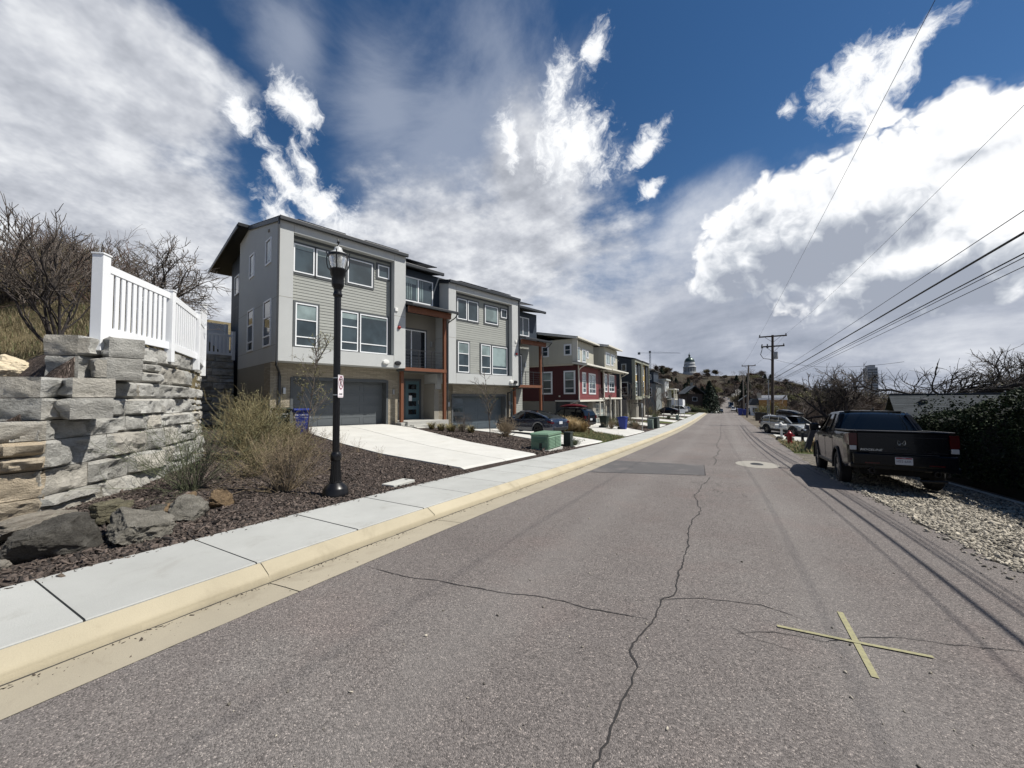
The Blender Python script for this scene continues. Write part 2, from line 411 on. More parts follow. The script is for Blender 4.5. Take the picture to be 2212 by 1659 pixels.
def m_mulch():
    m, t, b, co = newmat('mulch')
    mp = t.new('ShaderNodeMapping'); mp.inputs['Scale'].default_value = (1,1,.4); t.put(mp.inputs[0], co); co2 = mp.outputs[0]
    v = t.new('ShaderNodeTexVoronoi'); t.put(v.inputs['Vector'], t.vmath('ADD', co2, t.vmath('SCALE', t.noise(co2, 20., 2), None, .05))); v.inputs['Scale'].default_value = 42.
    sp = t.new('ShaderNodeSeparateColor'); t.put(sp.inputs[0], v.outputs['Color'])
    c = t.ramp(sp.outputs[1], [(0,(.018,.014,.012,1)),(.45,(.047,.036,.03,1)),(.75,(.08,.062,.054,1)),(.95,(.17,.135,.12,1)),(1,(.28,.23,.2,1))])
    c = t.mix(t.math('MULTIPLY', t.smooth(t.noise(co, .9, 5), .45, .7), .35), c, (.07,.058,.053,1))
    t.put(b.inputs['Base Color'], c); setp(b, rough=.95, spec=.15)
    t.put(b.inputs['Normal'], t.bump(t.math('MULTIPLY', v.outputs['Distance'], -1.), .03, 1.))
    return m
M['mulch'] = m_mulch()
def m_ground(name, stops, sc=1.2, fine=45., bump=.03):
    m, t, b, co = newmat(name)
    f = t.math('ADD', t.math('MULTIPLY', t.noise(co, sc, 8, .65), .62), t.math('MULTIPLY', t.noise(co, fine, 4, .7), .38))
    t.put(b.inputs['Base Color'], t.ramp(f, stops)); setp(b, rough=.95, spec=.15)
    t.put(b.inputs['Normal'], t.bump(t.noise(co, fine, 5, .7), bump, 1.))
    return m
M['dryhill'] = m_ground('dry_hill_grass', [(.3,(.05,.045,.025,1)),(.47,(.13,.105,.058,1)),(.58,(.19,.155,.085,1)),(.75,(.27,.225,.13,1))], .9, 22., .06)
M['lawn'] = m_ground('lawn_soil', [(.3,(.03,.04,.014,1)),(.5,(.065,.085,.025,1)),(.7,(.16,.135,.06,1))], 1.5, 40.)
M['gravel'] = m_ground('gravel_bed', [(.3,(.05,.044,.036,1)),(.5,(.13,.117,.096,1)),(.7,(.26,.235,.19,1))], 2.5, 60., .03)
M['dirt'] = m_ground('dirt_verge', [(.3,(.07,.055,.04,1)),(.5,(.13,.11,.085,1)),(.7,(.2,.175,.14,1))], .8, 25.)
M['far'] = m_ground('far_slope', [(.3,(.022,.02,.014,1)),(.5,(.045,.038,.027,1)),(.72,(.08,.066,.045,1))], .05, .8, .3)  # slope colour darkened to carry the shade under the trees

# ------------------------------------------------------------------ ground, one sheet
def region(X, Y):
    if X < 0:
        if Y < 19.3 and X > -27: return 0
        if 19.3 <= Y < 25.5 and X > -10.5: return 2
        if 12 < Y < 46 and X > -26: return 0
        if Y < 108 and X > -22: return 2 if (int(Y/7) % 2 and X > -8.5) else 0
        return 4 if Y > 105 else 1
    if Y < 21.5: return 3
    if Y < 29.5: return 2
    if Y < 110: return 5
    return 4
YS = list(np.arange(-30, 40, .5)) + list(np.arange(40, 112, 2.)) + list(np.arange(112, 320, 8.)) + list(np.arange(320, 1400, 40.))
LO = [420,330,260,200,150,110,85,65,52,44,38,34,31,28.5] + list(np.arange(26, 0, -.55)) + [0.]
RO = [0,.3,.7,1.2,1.8,2.5,3.2,4,5,6,7.5,9,11,13.5,17,22,28,36,48,65,90,130,190,280,420]
P = []; reg = []
for Y in YS:
    row = []; xs, xr, z = walk_x(Y), right_x(Y), road_z(Y)
    for a in LO: row.append((xs-a, Y, land(xs-a, Y)))
    row += [(xs+.1, Y, land(xs, Y)), (xs+.14, Y, z-.35), (xr-.3, Y, z-.35), (xr-.26, Y, z-.012)]
    for a in RO: row.append((xr+a, Y, land(xr+a, Y) - (.012 if a < .01 else 0)))
    P.append(row)
g = MB().grid(P)
o = g.build('ground', [M['mulch'], M['dryhill'], M['lawn'], M['gravel'], M['far'], M['dirt']], recalc=False, smooth=180)
o.data.polygons.foreach_set('material_index', [region(*p.center.xy) for p in o.data.polygons])
struct(o)

# ------------------------------------------------------------------ road
rows = list(np.arange(-30, 45, .25)) + list(np.arange(45, 112, 1.5)) + list(np.arange(112, 480, 8.))
P = [[(gut_x(Y) + (right_x(Y)-gut_x(Y))*k/10., Y, road_z(Y) + .0) for k in range(11)] for Y in rows]
rng = random.Random(3)
for i, row in enumerate(P):            # ragged outer edge
    x, y, z = row[-1]; row[-1] = (x + (noise.noise((0, y*1.3, 2))*.12 + noise.noise((0, y*5, 7))*.05 if y < 60 else 0), y, z)
struct(MB().grid(P).build('road', M['asphalt'], recalc=False, smooth=180))
def ribbon(name, pts, w, m, dz=.004, jit=0., step=.05, seed=1, taper=True, zf=road_z):
    """a thin strip on the road along a polyline"""
    r = random.Random(seed); Q = []
    for (x0,y0), (x1,y1) in zip(pts, pts[1:]):
        L = math.hypot(x1-x0, y1-y0); k = max(1, int(L/step))
        for i in range(k): Q.append((x0+(x1-x0)*i/k, y0+(y1-y0)*i/k))
    Q.append(pts[-1]); b = MB(); rowsL = []
    ox = oy = 0
    for i, (x, y) in enumerate(Q):
        ox = ox*.8 + r.uniform(-1,1)*jit; oy = oy*.8 + r.uniform(-1,1)*jit
        ww = w*(.45 + 1.1*abs(noise.noise((x*6, y*6, seed)))) if jit else w
        if taper and (i < 3 or i > len(Q)-4): ww *= .4
        x0, y0 = Q[max(0,i-1)]; x1, y1 = Q[min(len(Q)-1,i+1)]
        d = Vector((x1-x0, y1-y0, 0)).normalized(); n = Vector((-d.y, d.x, 0))
        p = Vector((x+ox, y+oy, 0)); a = p + n*ww/2; c = p - n*ww/2
        rowsL.append([(a.x, a.y, zf(a.y)+dz), (c.x, c.y, zf(c.y)+dz)])
    o = b.grid(rowsL).build(name, m, recalc=False)
    return struct(o)
ribbon('road_crack', [(-.6,1.5),(-.59,1.9),(-.54,2.33),(-.55,2.72),(-.64,2.86),(-.52,3.36),(-.53,3.72),(-.45,3.86),(-.42,4.6),(-.38,5.3),(-.46,6.2),(-.36,7.2),(-.5,8.4),(-.44,9.7),(-.3,11.3)], .02, M['crack'], jit=.014, seed=1)
ribbon('road_crack', [(-.3,14),(-.2,15.5),(-.35,17),(-.2,18.5),(-.12,21),(-.28,23.5),(-.25,27),(-.1,33),(-.15,42),(-.1,52)], .035, M['crack'], jit=.02, step=.1, seed=2)
ribbon('road_crack', [(-3.4,2.97),(-2.9,2.98),(-2.43,3.08),(-1.9,3.14),(-1.44,3.28),(-1.0,3.28),(-.57,3.34)], .013, M['crack'], jit=.008, seed=3)
ribbon('road_crack', [(-.53,3.72),(-.26,3.91),(.25,4.05),(.55,3.93)], .011, M['crack'], jit=.008, seed=4)
ribbon('road_crack', [(.05,3.45),(.3,3.62),(.62,3.66),(.8,3.78),(1.1,3.97),(1.51,4.08),(1.83,4.16),(2.7,4.3)], .009, M['crack'], jit=.008, seed=5)
ribbon('road_crack', [(-.05,3.6),(.15,3.44),(.4,3.42)], .007, M['crack'], jit=.008, seed=6)
ribbon('road_joint', [(2.36,12.5),(2.3,16),(2.22,20),(2.15,24),(2.03,31),(1.8,40),(1.76,41),(2.1,55),(2.2,70),(2.2,83)], .05, M['seal'], jit=.008, step=.3, seed=7)
ribbon('road_joint', [(2.62,14.2),(2.55,18),(2.4,24),(2.3,31)], .03, M['crack'], jit=.006, step=.3, seed=8)
ribbon('road_joint', [(-2.4,41.6),(-.3,41.9),(1.8,41.4),(3.1,40.4)], .22, M['seal'], jit=.012, step=.3, seed=9)
ribbon('road_joint', [(1.2,54.8),(-1.6,55.6)], .12, M['seal'], jit=.01, step=.3, seed=10)
ribbon('road_joint', [(1.75,29.6),(3.1,29.4)], .16, M['seal'], jit=.01, step=.2, seed=11)
ribbon('road_joint', [(1.6,14.1),(2.3,14.4)], .03, M['crack'], jit=.006, step=.1, seed=12)
# darker patch of newer asphalt
def sheet(name, quad, m, dz, zf=road_z, n=8):
    a, b_, c, d = [Vector(p) for p in quad]
    P = []
    for i in range(n+1):
        l = a.lerp(d, i/n); r = b_.lerp(c, i/n); P.append([(lambda p: (p.x, p.y, zf(p.y)+dz))(l.lerp(r, j/n)) for j in range(n+1)])
    return MB().grid(P).build(name, m, recalc=False)
struct(sheet('asphalt_patch', [(-3.22,10.3),(-.42,11.45),(-.55,13.95),(-3.27,13.5)], M['patch'], .004))
ribbon('road_crack', [(-3.2,10.3),(-.42,11.45),(-.55,13.95)], .025, M['crack'], dz=.008, jit=.004, seed=14)
# alligator cracking next to the patch
for k in range(12):
    r = random.Random(50+k); x, y = r.uniform(-.6,.3), r.uniform(8.2,11.2); pts = [(x,y)]
    for _ in range(4): x += r.uniform(-.16,.16); y += r.uniform(-.05,.3); pts.append((x,y))
    ribbon('road_crack', pts, .012, M['crack'], jit=.012, seed=60+k)
# utility cover with its pale collar, and the small paint strokes
b = MB(); N = 40; cx, cy, rx, ry = .98, 15.25, .62, 1.15
ring = [[(cx+rx*s*math.cos(2*math.pi*i/N), cy+ry*s*math.sin(2*math.pi*i/N), road_z(cy+ry*s*math.sin(2*math.pi*i/N))+.005) for i in range(N+1)] for s in (.3, 1.)]
mh = thing('manhole', 'round iron manhole cover in a pale concrete collar set in the asphalt', 'manhole cover', (0,0,0))
b.grid(ring).build('collar', M['whitepaint'], mh, recalc=False)
b = MB(); b.grid([[(cx+rx*s*math.cos(2*math.pi*i/N), cy+ry*s*math.sin(2*math.pi*i/N), road_z(cy)+.006) for i in range(N+1)] for s in (0.001,.3)]).build('cover', M['iron'], mh, recalc=False)
for i,(x0,x1,y) in enumerate([(.82,1.28,17.9),(.72,1.08,23.6),(1.22,1.5,23.4),(1.2,1.5,26.4),(1.6,1.95,26.2)]):
    o = ribbon('utility_mark', [(x0,y),(x1,y-.06)], .16, M['whitepaint'], dz=.005, jit=.003, seed=20+i)
    del o['kind']; tag(o, 'short pale utility paint stroke on the asphalt beyond the manhole', 'road marking', 'utility paint strokes on the road')
o = ribbon('spray_cross', [(.83,4.22),(.82,3.33)], .04, M['markpaint'], dz=.006, taper=False, seed=31)
o2 = ribbon('stroke', [(.34,3.72),(.82,3.745),(1.24,3.78)], .03, M['markpaint'], dz=.009, taper=False, seed=32)
del o['kind']; del o2['kind']; o2.parent = o
tag(o, 'faded yellow spray painted cross on the asphalt in the foreground', 'road marking')

# ------------------------------------------------------------------ kerb and gutter, sidewalk
gprof = [(.0,.003),(-.2,-.006),(-.38,-.016),(-.494,-.026)]
kprof = [(-.5,-.03),(-.502,.035),(-.51,.055),(-.53,.07),(-.57,.095),(-.62,.127),(-.64,.138),(-.648,.142),(-.652,.12)]
for nm, prof, m_ in (('gutter', gprof, 'gutter'), ('kerb', kprof, 'kerb')):
    b = MB(); cuts = [2.28 + 2.42*k for k in range(-12, 44)]
    for y0, y1 in zip(cuts, cuts[1:]):
        b.grid([[(gut_x(Y)+dx, Y, road_z(Y)+dz + noise.noise((dx*6,Y*2.,3))*.003) for dx, dz in prof] for Y in np.linspace(y0+.006, y1-.006, 9)])
    b.grid([[(gut_x(Y)+dx, Y, road_z(Y)+dz-.012) for dx, dz in prof] for Y in np.arange(cuts[0], cuts[-1], 1.)])
    struct(b.build(nm, M[m_], recalc=False, smooth=50))
ribbon('gutter_seam', [(gut_x(y)-.484, y) for y in np.arange(-3, 60, 1.)], .026, M['gap'], dz=-.0235, jit=.007, step=.12, seed=40)
b = MB(); cuts = [2.25 + 1.19*k for k in range(-24, 88)]
for i, (y0, y1) in enumerate(zip(cuts, cuts[1:])):
    e = .007 if i % 5 else .014
    top = lambda X, Y, f: road_z(Y) + .15 + .018*f
    P = []
    for Y in np.linspace(y0+e, y1-e, 3):
        xs, xk = walk_x(Y), gut_x(Y) - .658; zr = road_z(Y)
        P.append([(xk,Y,zr+.05),(xk,Y,zr+.146),(xk-.012,Y,zr+.152),((xs+xk)/2,Y,zr+.16),(xs+.012,Y,zr+.168),(xs,Y,zr+.16),(xs,Y,zr+.02)])
    b.grid(P)
    for Y, s in ((y0+e,0),(y1-e,1)):
        xs, xk = walk_x(Y), gut_x(Y) - .658; zr = road_z(Y)
        b.add([(xk,Y,zr+.05),(xk,Y,zr+.146),(xs,Y,zr+.163),(xs,Y,zr+.02)], [(0,1,2,3)])
struct(b.build('sidewalk', M['walk'], recalc=False))
b = MB(); b.grid([[(gut_x(Y)-.65, Y, road_z(Y)+.125),(walk_x(Y)+.002, Y, road_z(Y)+.145)] for Y in np.arange(-26, 107, .5)])
struct(b.build('sidewalk_bed', M['gap'], recalc=False))

# ------------------------------------------------------------------ driveways
def strip(name, A, B, m, dz=.035, n=24, k=8, joint=True):
    """sheet between polylines A and B laid on the land, with a middle joint"""
    def along(L, t):
        d = [0]
        for p, q in zip(L, L[1:]): d.append(d[-1] + math.dist(p, q))
        s = t*d[-1]; return (float(np.interp(s, d, [p[0] for p in L])), float(np.interp(s, d, [p[1] for p in L])))
    def put(b, lo, hi):
        P = []
        for i in range(n+1):
            a, c = along(A, i/n), along(B, i/n); row = []
            for j in range(k+1):
                f = lo + (hi-lo)*j/k; x, y = a[0]+(c[0]-a[0])*f, a[1]+(c[1]-a[1])*f; row.append((x, y, land(x, y)+dz))
            P.append([(row[0][0], row[0][1], row[0][2]-dz-.05)] + row + [(row[-1][0], row[-1][1], row[-1][2]-dz-.05)])
        b.grid(P)
    b = MB()
    if joint: put(b, 0, .497); put(b, .503, 1)
    else: put(b, 0, 1)
    return struct(b.build(name, m, recalc=False))
xw = lambda y: walk_x(y) + .02
strip('driveway', [(xw(7.9),7.9),(-9.06,8.4),(-11.8,9.2),(-14.9,10.25),(-18.3,11.42)], [(xw(11.95),11.95),(-9.26,13.32),(-12.2,14.75),(-15,16.0),(-17.09,16.3)], M['drive'])
strip('driveway', [(xw(16.15),16.15),(-6.9,16.75),(-9.0,17.9),(-11.5,19.3),(-15.95,20.85)], [(xw(20.3),20.3),(-8.8,23.1),(-10.5,24.3),(-12.3,25.2),(-14.65,25.9)], M['drive'])
strip('driveway', [(xw(25.2),25.2),(-8.4,28.5),(-10.2,33.0),(-12.6,35.2)], [(xw(32.0),32.0),(-7.2,35.2),(-10.4,40.3),(-12.5,41.2)], M['drive'])
strip('driveway', [(xw(39.2),39.2),(-8.5,42.5),(-12.4,44.2)], [(xw(44.),44.),(-8.8,47.5),(-12.3,49.2)], M['drive'])
strip('driveway', [(xw(50.5),50.5),(-8.5,54.2),(-11.8,56.3)], [(xw(55.4),55.4),(-8.8,59.5),(-11.8,61.2)], M['drive'])
strip('driveway', [(xw(62.),62.),(-8.5,66.2),(-11.8,67.3)], [(xw(66.4),66.4),(-8.8,70.5),(-11.8,71.2)], M['drive'])
strip('driveway', [(xw(75.),75.),(-14.,81.3)], [(xw(84.4),84.4),(-14.,92.2)], M['drive'])
strip('footpath', [(-14.9,16.35),(-15.9,19.6)], [(-16.6,16.5),(-16.3,19.9)], M['drive'], dz=.045, joint=False)
# concrete pad in front of the parked wagon, right
strip('parking_pad', [(3.3,29.9),(3.5,36.5)], [(6.6,28.8),(7.4,35.8)], M['pad'], dz=.03, n=10)
strip('parking_apron', [(3.0,36.4),(3.2,47)], [(8.5,36.5),(8.5,48)], M['patch'], dz=.02, n=10, joint=False)
# small water meter lid by the sidewalk
mt = thing('meter_cover', 'grey rectangular meter lid set in the mulch beside the sidewalk', 'utility cover', (-5.72, 5.75, land(-5.72,5.75)+.02), RAD(2))
MB().box(-.16,.16,-.3,.3,-.03,.03).build('lid', M['pad'], mt, bevel=.01); MB().box(-.03,.03,.2,.24,.031,.036).build('pull_slot', M['gap'], mt)

# ------------------------------------------------------------------ wood chips, gravel
def scatter(name, n, where, size, m, seed, dims=(1.,.35,.12), lift=.4, tilt=.5):
    rs = np.random.RandomState(seed); pts = []
    while len(pts) < n:
        p = where(rs)
        if p is not None: pts.append(p)
    pts = np.array(pts); n = len(pts)
    cube = np.array([(x,y,z) for z in (-1,1) for (x,y) in ((-1,-1),(1,-1),(1,1),(-1,1))], float)
    V = np.repeat(cube[None], n, 0) * (1 + rs.uniform(-.45,.45,(n,8,3)))
    s = size*rs.lognormal(0, .38, (n,1,1)); V = V*s*np.array(dims)/2*(1+rs.uniform(-.35,.5,(n,1,3)))
    a, bt, g = rs.uniform(0,6.283,n), rs.normal(0,tilt,n), rs.normal(0,tilt,n)
    x, y, z = V[...,0], V[...,1], V[...,2]
    x, z = x*np.cos(bt)[:,None]+z*np.sin(bt)[:,None], -x*np.sin(bt)[:,None]+z*np.cos(bt)[:,None]
    y, z = y*np.cos(g)[:,None]-z*np.sin(g)[:,None], y*np.sin(g)[:,None]+z*np.cos(g)[:,None]
    x, y = x*np.cos(a)[:,None]-y*np.sin(a)[:,None], x*np.sin(a)[:,None]+y*np.cos(a)[:,None]
    V = np.stack([x,y,z], -1) + pts[:,None,:] + np.array([0,0,1])*(s*dims[2]*lift)
    F = np.array([(0,3,2,1),(4,5,6,7),(0,1,5,4),(1,2,6,5),(2,3,7,6),(3,0,4,7)])
    F = (F[None] + np.arange(n)[:,None,None]*8).reshape(-1,4)
    return stuff(fast(name, V.reshape(-1,3), F, m))
M['chip'] = mat('bark_chip', (.072,.056,.047), .95, .5, 60, isl=.85)
M['stone'] = mat('gravel_stone', (.27,.245,.2), .9, .3, 50, isl=.75)
def wall_x(Y): return float(np.interp(Y, [-5,1.66,3.62,4.75,5.58,6.15,6.6,8,12,40],[-8.25,-8.25,-10.05,-11.6,-13.2,-14.8,-17,-24,-25.5,-26]))
def in_drive1(x, y):
    L = np.interp(x, [-18.3,-14.9,-11.8,-9.06,-5.2],[11.42,10.25,9.2,8.4,7.9]); R_ = np.interp(x, [-17,-15,-12.2,-9.26,-5.2],[16.3,16.0,14.75,13.32,11.95])
    return L - .03 < y < R_ + .03
def w_mulch(rs):
    y = .3 + 9.5*rs.rand()**1.35; x = rs.uniform(-14.5, -5.2)
    if x > walk_x(y) + .02 - (0 if rs.rand() < .97 else -.1) or x < wall_x(y) or in_drive1(x, y): return None
    if rs.rand() > 14./(x*x+y*y)*2.8: return None
    return (x, y, land(x, y))
scatter('mulch_chips', 26000, w_mulch, .042, M['chip'], 5)
def w_mulch2(rs):
    x, y = rs.uniform(-13,-5.3), rs.uniform(12,17.5)
    if in_drive1(x,y) or x > walk_x(y) or y > np.interp(x, [-16,-11.5,-9,-6.9,-5.3],[20.8,19.3,17.9,16.75,16.1]) - .05: return None
    return (x, y, land(x,y))
scatter('mulch_chips', 5000, w_mulch2, .06, M['chip'], 6)
def w_gravel(rs):
    y = 5.2 + 10.5*rs.rand()**1.3; x = rs.uniform(2.45, 5.3)
    e = right_x(y) + noise.noise((0,y*1.1,4))*.14
    if x < e and rs.rand() > .03 + .1*math.exp(-(e-x)*9): return None
    return (x, y, land(x, y) + (.0 if x > e else .004))
scatter('gravel_stones', 46000, w_gravel, .021, M['stone'], 8, dims=(1.,.75,.5), lift=.3, tilt=.8)

def w_grit(rs):
    y = .5 + 11*rs.rand()**1.3; x = gut_x(y) - .466 + abs(rs.normal(0,.07)) if rs.rand() < .75 else gut_x(y) - rs.uniform(0,.45)
    return (x, y, road_z(y) - .02 + .02*max(0,(x-gut_x(y)+.466)/.466))
M['grit'] = mat('leaf_litter', (.055,.043,.032), .95, .4, 60, isl=.8)
scatter('gutter_litter', 520, w_grit, .012, M['grit'], 9)
def w_spill(rs):
    y = .5 + 7*rs.rand(); return (walk_x(y) + abs(rs.normal(0,.06)), y, road_z(y)+.168)
scatter('mulch_spill', 260, w_spill, .022, M['grit'], 10)
def w_roadgrit(rs):
    y = 1.2 + 10*rs.rand()**1.6; return (rs.uniform(gut_x(y), right_x(y)-.1), y, road_z(y)+.002)
scatter('road_grit', 500, w_roadgrit, .007, M['stone'], 12, dims=(1.,.8,.5))
# ------------------------------------------------------------------ building materials
def m_stucco(name, col):
    m, t, b, co = newmat(name)
    n = t.noise(co, .6, 8, .6); f = t.noise(co, 45., 6, .7)
    hs = t.new('ShaderNodeHueSaturation'); hs.inputs['Color'].default_value = hexlin(col)
    t.put(hs.inputs['Value'], t.math('ADD', t.math('MULTIPLY_ADD', n, .22, .89), t.math('MULTIPLY_ADD', f, .16, -.08)))
    t.put(b.inputs['Base Color'], hs.outputs[0]); setp(b, rough=.92, spec=.2)
    t.put(b.inputs['Normal'], t.bump(f, .012, .8)); return m
M['stucco'] = m_stucco('grey_stucco', '#b6b8b6')
M['stucco_dk'] = m_stucco('warm_grey_stucco', '#8f8b82')
M['foundation'] = m_stucco('foundation_concrete', '#8a877e')
M['siding'] = mat('grey_siding', '#949690', .7, .06, 2.5, isl=.05)
M['trimdk'] = mat('charcoal_trim', '#4c5052', .65, .08, 4)
M['navy'] = mat('navy_panel', '#25303c', .6, .08, 3)
M['roof'] = mat('dark_shingle', '#25272a', .9, .3, 30, bump=.01, bscale=60)
M['fascia'] = mat('dark_metal_fascia', '#2b2e31', .45, .08, 3, spec=.5)
M['wood'] = mat('stained_timber', '#6b412a', .6, .22, 9, stretch=(1,1,.15), bump=.002, bscale=60)
M['vinyl'] = mat('white_vinyl', '#e3e5e6', .42, .03, 4, spec=.4)
M['garage'] = mat('garage_door_paint', '#565b5e', .55, .05, 4)
M['garage2'] = mat('garage_door_paint_blue', '#4a545b', .5, .06, 4)
M['doorteal'] = mat('teal_door', '#48636b', .45, .06, 4)
M['blkmetal'] = mat('black_railing', (.02,.02,.022), .45, .1, 6, spec=.5)
M['chrome'] = mat('brushed_steel', '#b9bcbd', .3, .08, 20, metal=.9)
M['solar'] = mat('solar_glass', (.008,.009,.013), .12, .1, 2, spec=.6)
M['porch'] = m_concrete('porch_concrete', '#a8a7a1', '#8c8a82', .3)
M['blackplastic'] = mat('black_plastic', (.015,.015,.017), .45, .1, 8)
M['whiteplastic'] = mat('white_plastic', '#dcdcd8', .5, .05, 8)
M['redplastic'] = mat('red_plastic', '#8c1f1a', .4, .1, 8)
def m_glass(name, col, rough=.04):
    m, t, b, co = newmat(name)
    n = t.noise(co, .9, 3, .5)
    t.put(b.inputs['Base Color'], t.mix(t.smooth(n,.35,.65), hexlin(col), tuple(x*.5 for x in hexlin(col)[:3])+(1,)))
    setp(b, rough=rough, spec=.75); t.put(b.inputs['Normal'], t.bump(t.noise(co, 1.4, 2), .012, .25)); return m
M['pane'] = m_glass('window_glass', '#3f4c52')
M['panedk'] = m_glass('window_glass_dark', '#20282d')
M['blind'] = m_glass('roller_blind_behind_glass', '#8fa09f', .12)
M['curtain'] = m_glass('curtain_behind_glass', '#7f9090', .15)
def m_brick(name, c1, c2, mortar):
    m, t, b, co = newmat(name)
    sp = t.new('ShaderNodeSeparateXYZ'); t.put(sp.inputs[0], co); cb = t.new('ShaderNodeCombineXYZ')
    t.put(cb.inputs[0], t.math('ADD', sp.outputs[0], sp.outputs[1])); t.put(cb.inputs[1], sp.outputs[2])
    br = t.new('ShaderNodeTexBrick'); t.put(br.inputs['Vector'], cb.outputs[0])
    br.inputs['Scale'].default_value = 1.; br.inputs['Brick Width'].default_value = .4; br.inputs['Row Height'].default_value = .075; br.inputs['Mortar Size'].default_value = .007
    br.inputs['Color1'].default_value = hexlin(c1); br.inputs['Color2'].default_value = hexlin(c2); br.inputs['Mortar'].default_value = hexlin(mortar); br.inputs['Bias'].default_value = 0
    n = t.noise(co, 30., 5, .65)
    hs = t.new('ShaderNodeHueSaturation'); t.put(hs.inputs['Color'], br.outputs[0]); t.put(hs.inputs['Value'], t.math('MULTIPLY_ADD', n, .5, .75))
    t.put(b.inputs['Base Color'], hs.outputs[0]); setp(b, rough=.9, spec=.2)
    t.put(b.inputs['Normal'], t.bump(t.math('ADD', t.math('MULTIPLY', br.outputs['Fac'], -1.), t.math('MULTIPLY', n, .4)), .012, 1.)); return m
M['brick'] = m_brick('long_grey_brick', '#a59c8b', '#8e8676', '#7a7469')

# a wall frame: (u along the wall, out from the wall, z) -> local house coordinates (x outward to the street, y along the street)
def WF(kind, at):
    if kind == 'front': return lambda u, w, z: (at + w, u, z)
    return lambda u, w, z: (u, at - w, z)                       # side wall that looks back along the street
class WB(MB):
    def __init__(s, f): super().__init__(); s.fr = f
    def rect(s, u0, u1, z0, z1, w0, w1):
        f = s.fr
        return s.add([f(u0,w0,z0),f(u1,w0,z0),f(u1,w0,z1),f(u0,w0,z1),f(u0,w1,z0),f(u1,w1,z0),f(u1,w1,z1),f(u0,w1,z1)],
                     [(0,3,2,1),(4,5,6,7),(0,1,5,4),(1,2,6,5),(2,3,7,6),(3,0,4,7)])
def window(par, f, u0, u1, z0, z1, rows=(0,1), cols=(0,1), fw=.055, trim=0., trimmat='trimdk', blind=None, pane='pane', frame='vinyl', sill=False, out=.05, name='window'):
    """white framed window: rows and cols are the glazing divisions as fractions; blind = (row, fraction drawn)"""
    b = WB(f); W_, H_ = u1-u0, z1-z0
    b.rect(u0,u1,z0,z0+fw,0,out).rect(u0,u1,z1-fw,z1,0,out).rect(u0,u0+fw,z0+fw,z1-fw,0,out).rect(u1-fw,u1,z0+fw,z1-fw,0,out)
    for r in rows[1:-1]: b.rect(u0+fw,u1-fw,z0+H_*r-fw*.45,z0+H_*r+fw*.45,0,out-.006)
    for c in cols[1:-1]: b.rect(u0+W_*c-fw*.5,u0+W_*c+fw*.5,z0+fw,z1-fw,0,out-.003)
    o = b.build(name, M[frame], par)
    WB(f).rect(u0+fw*.7,u1-fw*.7,z0+fw*.7,z1-fw*.7,.0,.014).build('pane', M[pane], o)
    if blind:
        bb = WB(f)
        for (ra, rb, ca, cb) in blind: bb.rect(u0+fw*.9+(W_-1.8*fw)*ca,u0+fw*.9+(W_-1.8*fw)*cb,z0+fw+(H_-2*fw)*ra,z0+fw+(H_-2*fw)*rb,.012,.018)
        bb.build('blind', M['blind'], o)
    if trim:
        k = trim; tb = WB(f)
        tb.rect(u0-k,u1+k,z0-k*.9,z0,0,.03).rect(u0-k,u1+k,z1,z1+k,0,.032).rect(u0-k,u0,z0,z1,0,.03).rect(u1,u1+k,z0,z1,0,.03)
        tb.build('trim', M[trimmat], o)
    return o
def lap(par, f, u0, u1, z0, z1, m, pitch=.15, name='siding', w=0.):
    """lapped boards"""
    b = MB(); z = z0
    while z < z1 - .01:
        zt = min(z1, z + pitch)
        b.add([f(u0,w+.022,z),f(u1,w+.022,z),f(u1,w+.004,zt),f(u0,w+.004,zt),f(u0,w,z),f(u1,w,z)], [(0,1,2,3),(4,5,1,0)])
        z = zt
    return b.build(name, m, par, recalc=False)
def batten(par, f, u0, u1, z0, z1, m, pitch=.4, name='board_and_batten'):
    b = WB(f); b.rect(u0,u1,z0,z1,0,.012); u = u0 + .05
    while u < u1 - .04: b.rect(u,u+.05,z0+.002,z1-.002,.012,.032); u += pitch
    return b.build(name, m, par)
def gdoor(par, f, u0, u1, z0, z1, m, glass_right=False, glass_left=False, frame='garage'):
    b = WB(f); n = 4; h = (z1-z0)/n; k = 4; w = (u1-u0)/k
    for i in range(n):
        b.rect(u0,u1,z0+i*h+.006,z0+(i+1)*h-.006,0,.03)
        for j in range(k):
            a0, a1, c0, c1 = u0+j*w+.1, u0+(j+1)*w-.1, z0+i*h+.11, z0+(i+1)*h-.11
            b.rect(a0,a1,c0,c0+.025,.03,.042).rect(a0,a1,c1-.025,c1,.03,.042).rect(a0,a0+.025,c0+.025,c1-.025,.03,.042).rect(a1-.025,a1,c0+.025,c1-.025,.03,.042)
    b.rect(u0,u1,z0,z1,-.03,.0)
    o = b.build('garage_door', m, par)
    if glass_left or glass_right:
        g = WB(f); a0, a1 = (u0+.08,u0+w-.05) if glass_left else (u1-w+.05,u1-.08)
        for i in range(n): g.rect(a0,a1,z0+i*h+.13,z0+(i+1)*h-.13,.02,.045)
        g.build('pane', M['blind' if glass_right else 'pane'], o)
    return o
def railing(par, pts, z0, h, bars=6, name='railing', m='blkmetal'):
    b = MB()
    for (x0,y0),(x1,y1) in zip(pts, pts[1:]):
        L = math.hypot(x1-x0,y1-y0); n = max(1, round(L/1.0))
        for i in range(n+1):
            x, y = x0+(x1-x0)*i/n, y0+(y1-y0)*i/n; b.box(x-.018,x+.018,y-.018,y+.018,z0,z0+h)
        for k in range(bars): z = z0+.1+(h-.16)*k/(bars-1); b.bar((x0,y0,z),(x1,y1,z),.014,.014)
        b.bar((x0,y0,z0+h),(x1,y1,z0+h),.045,.03)
    return b.build(name, M[m], par)
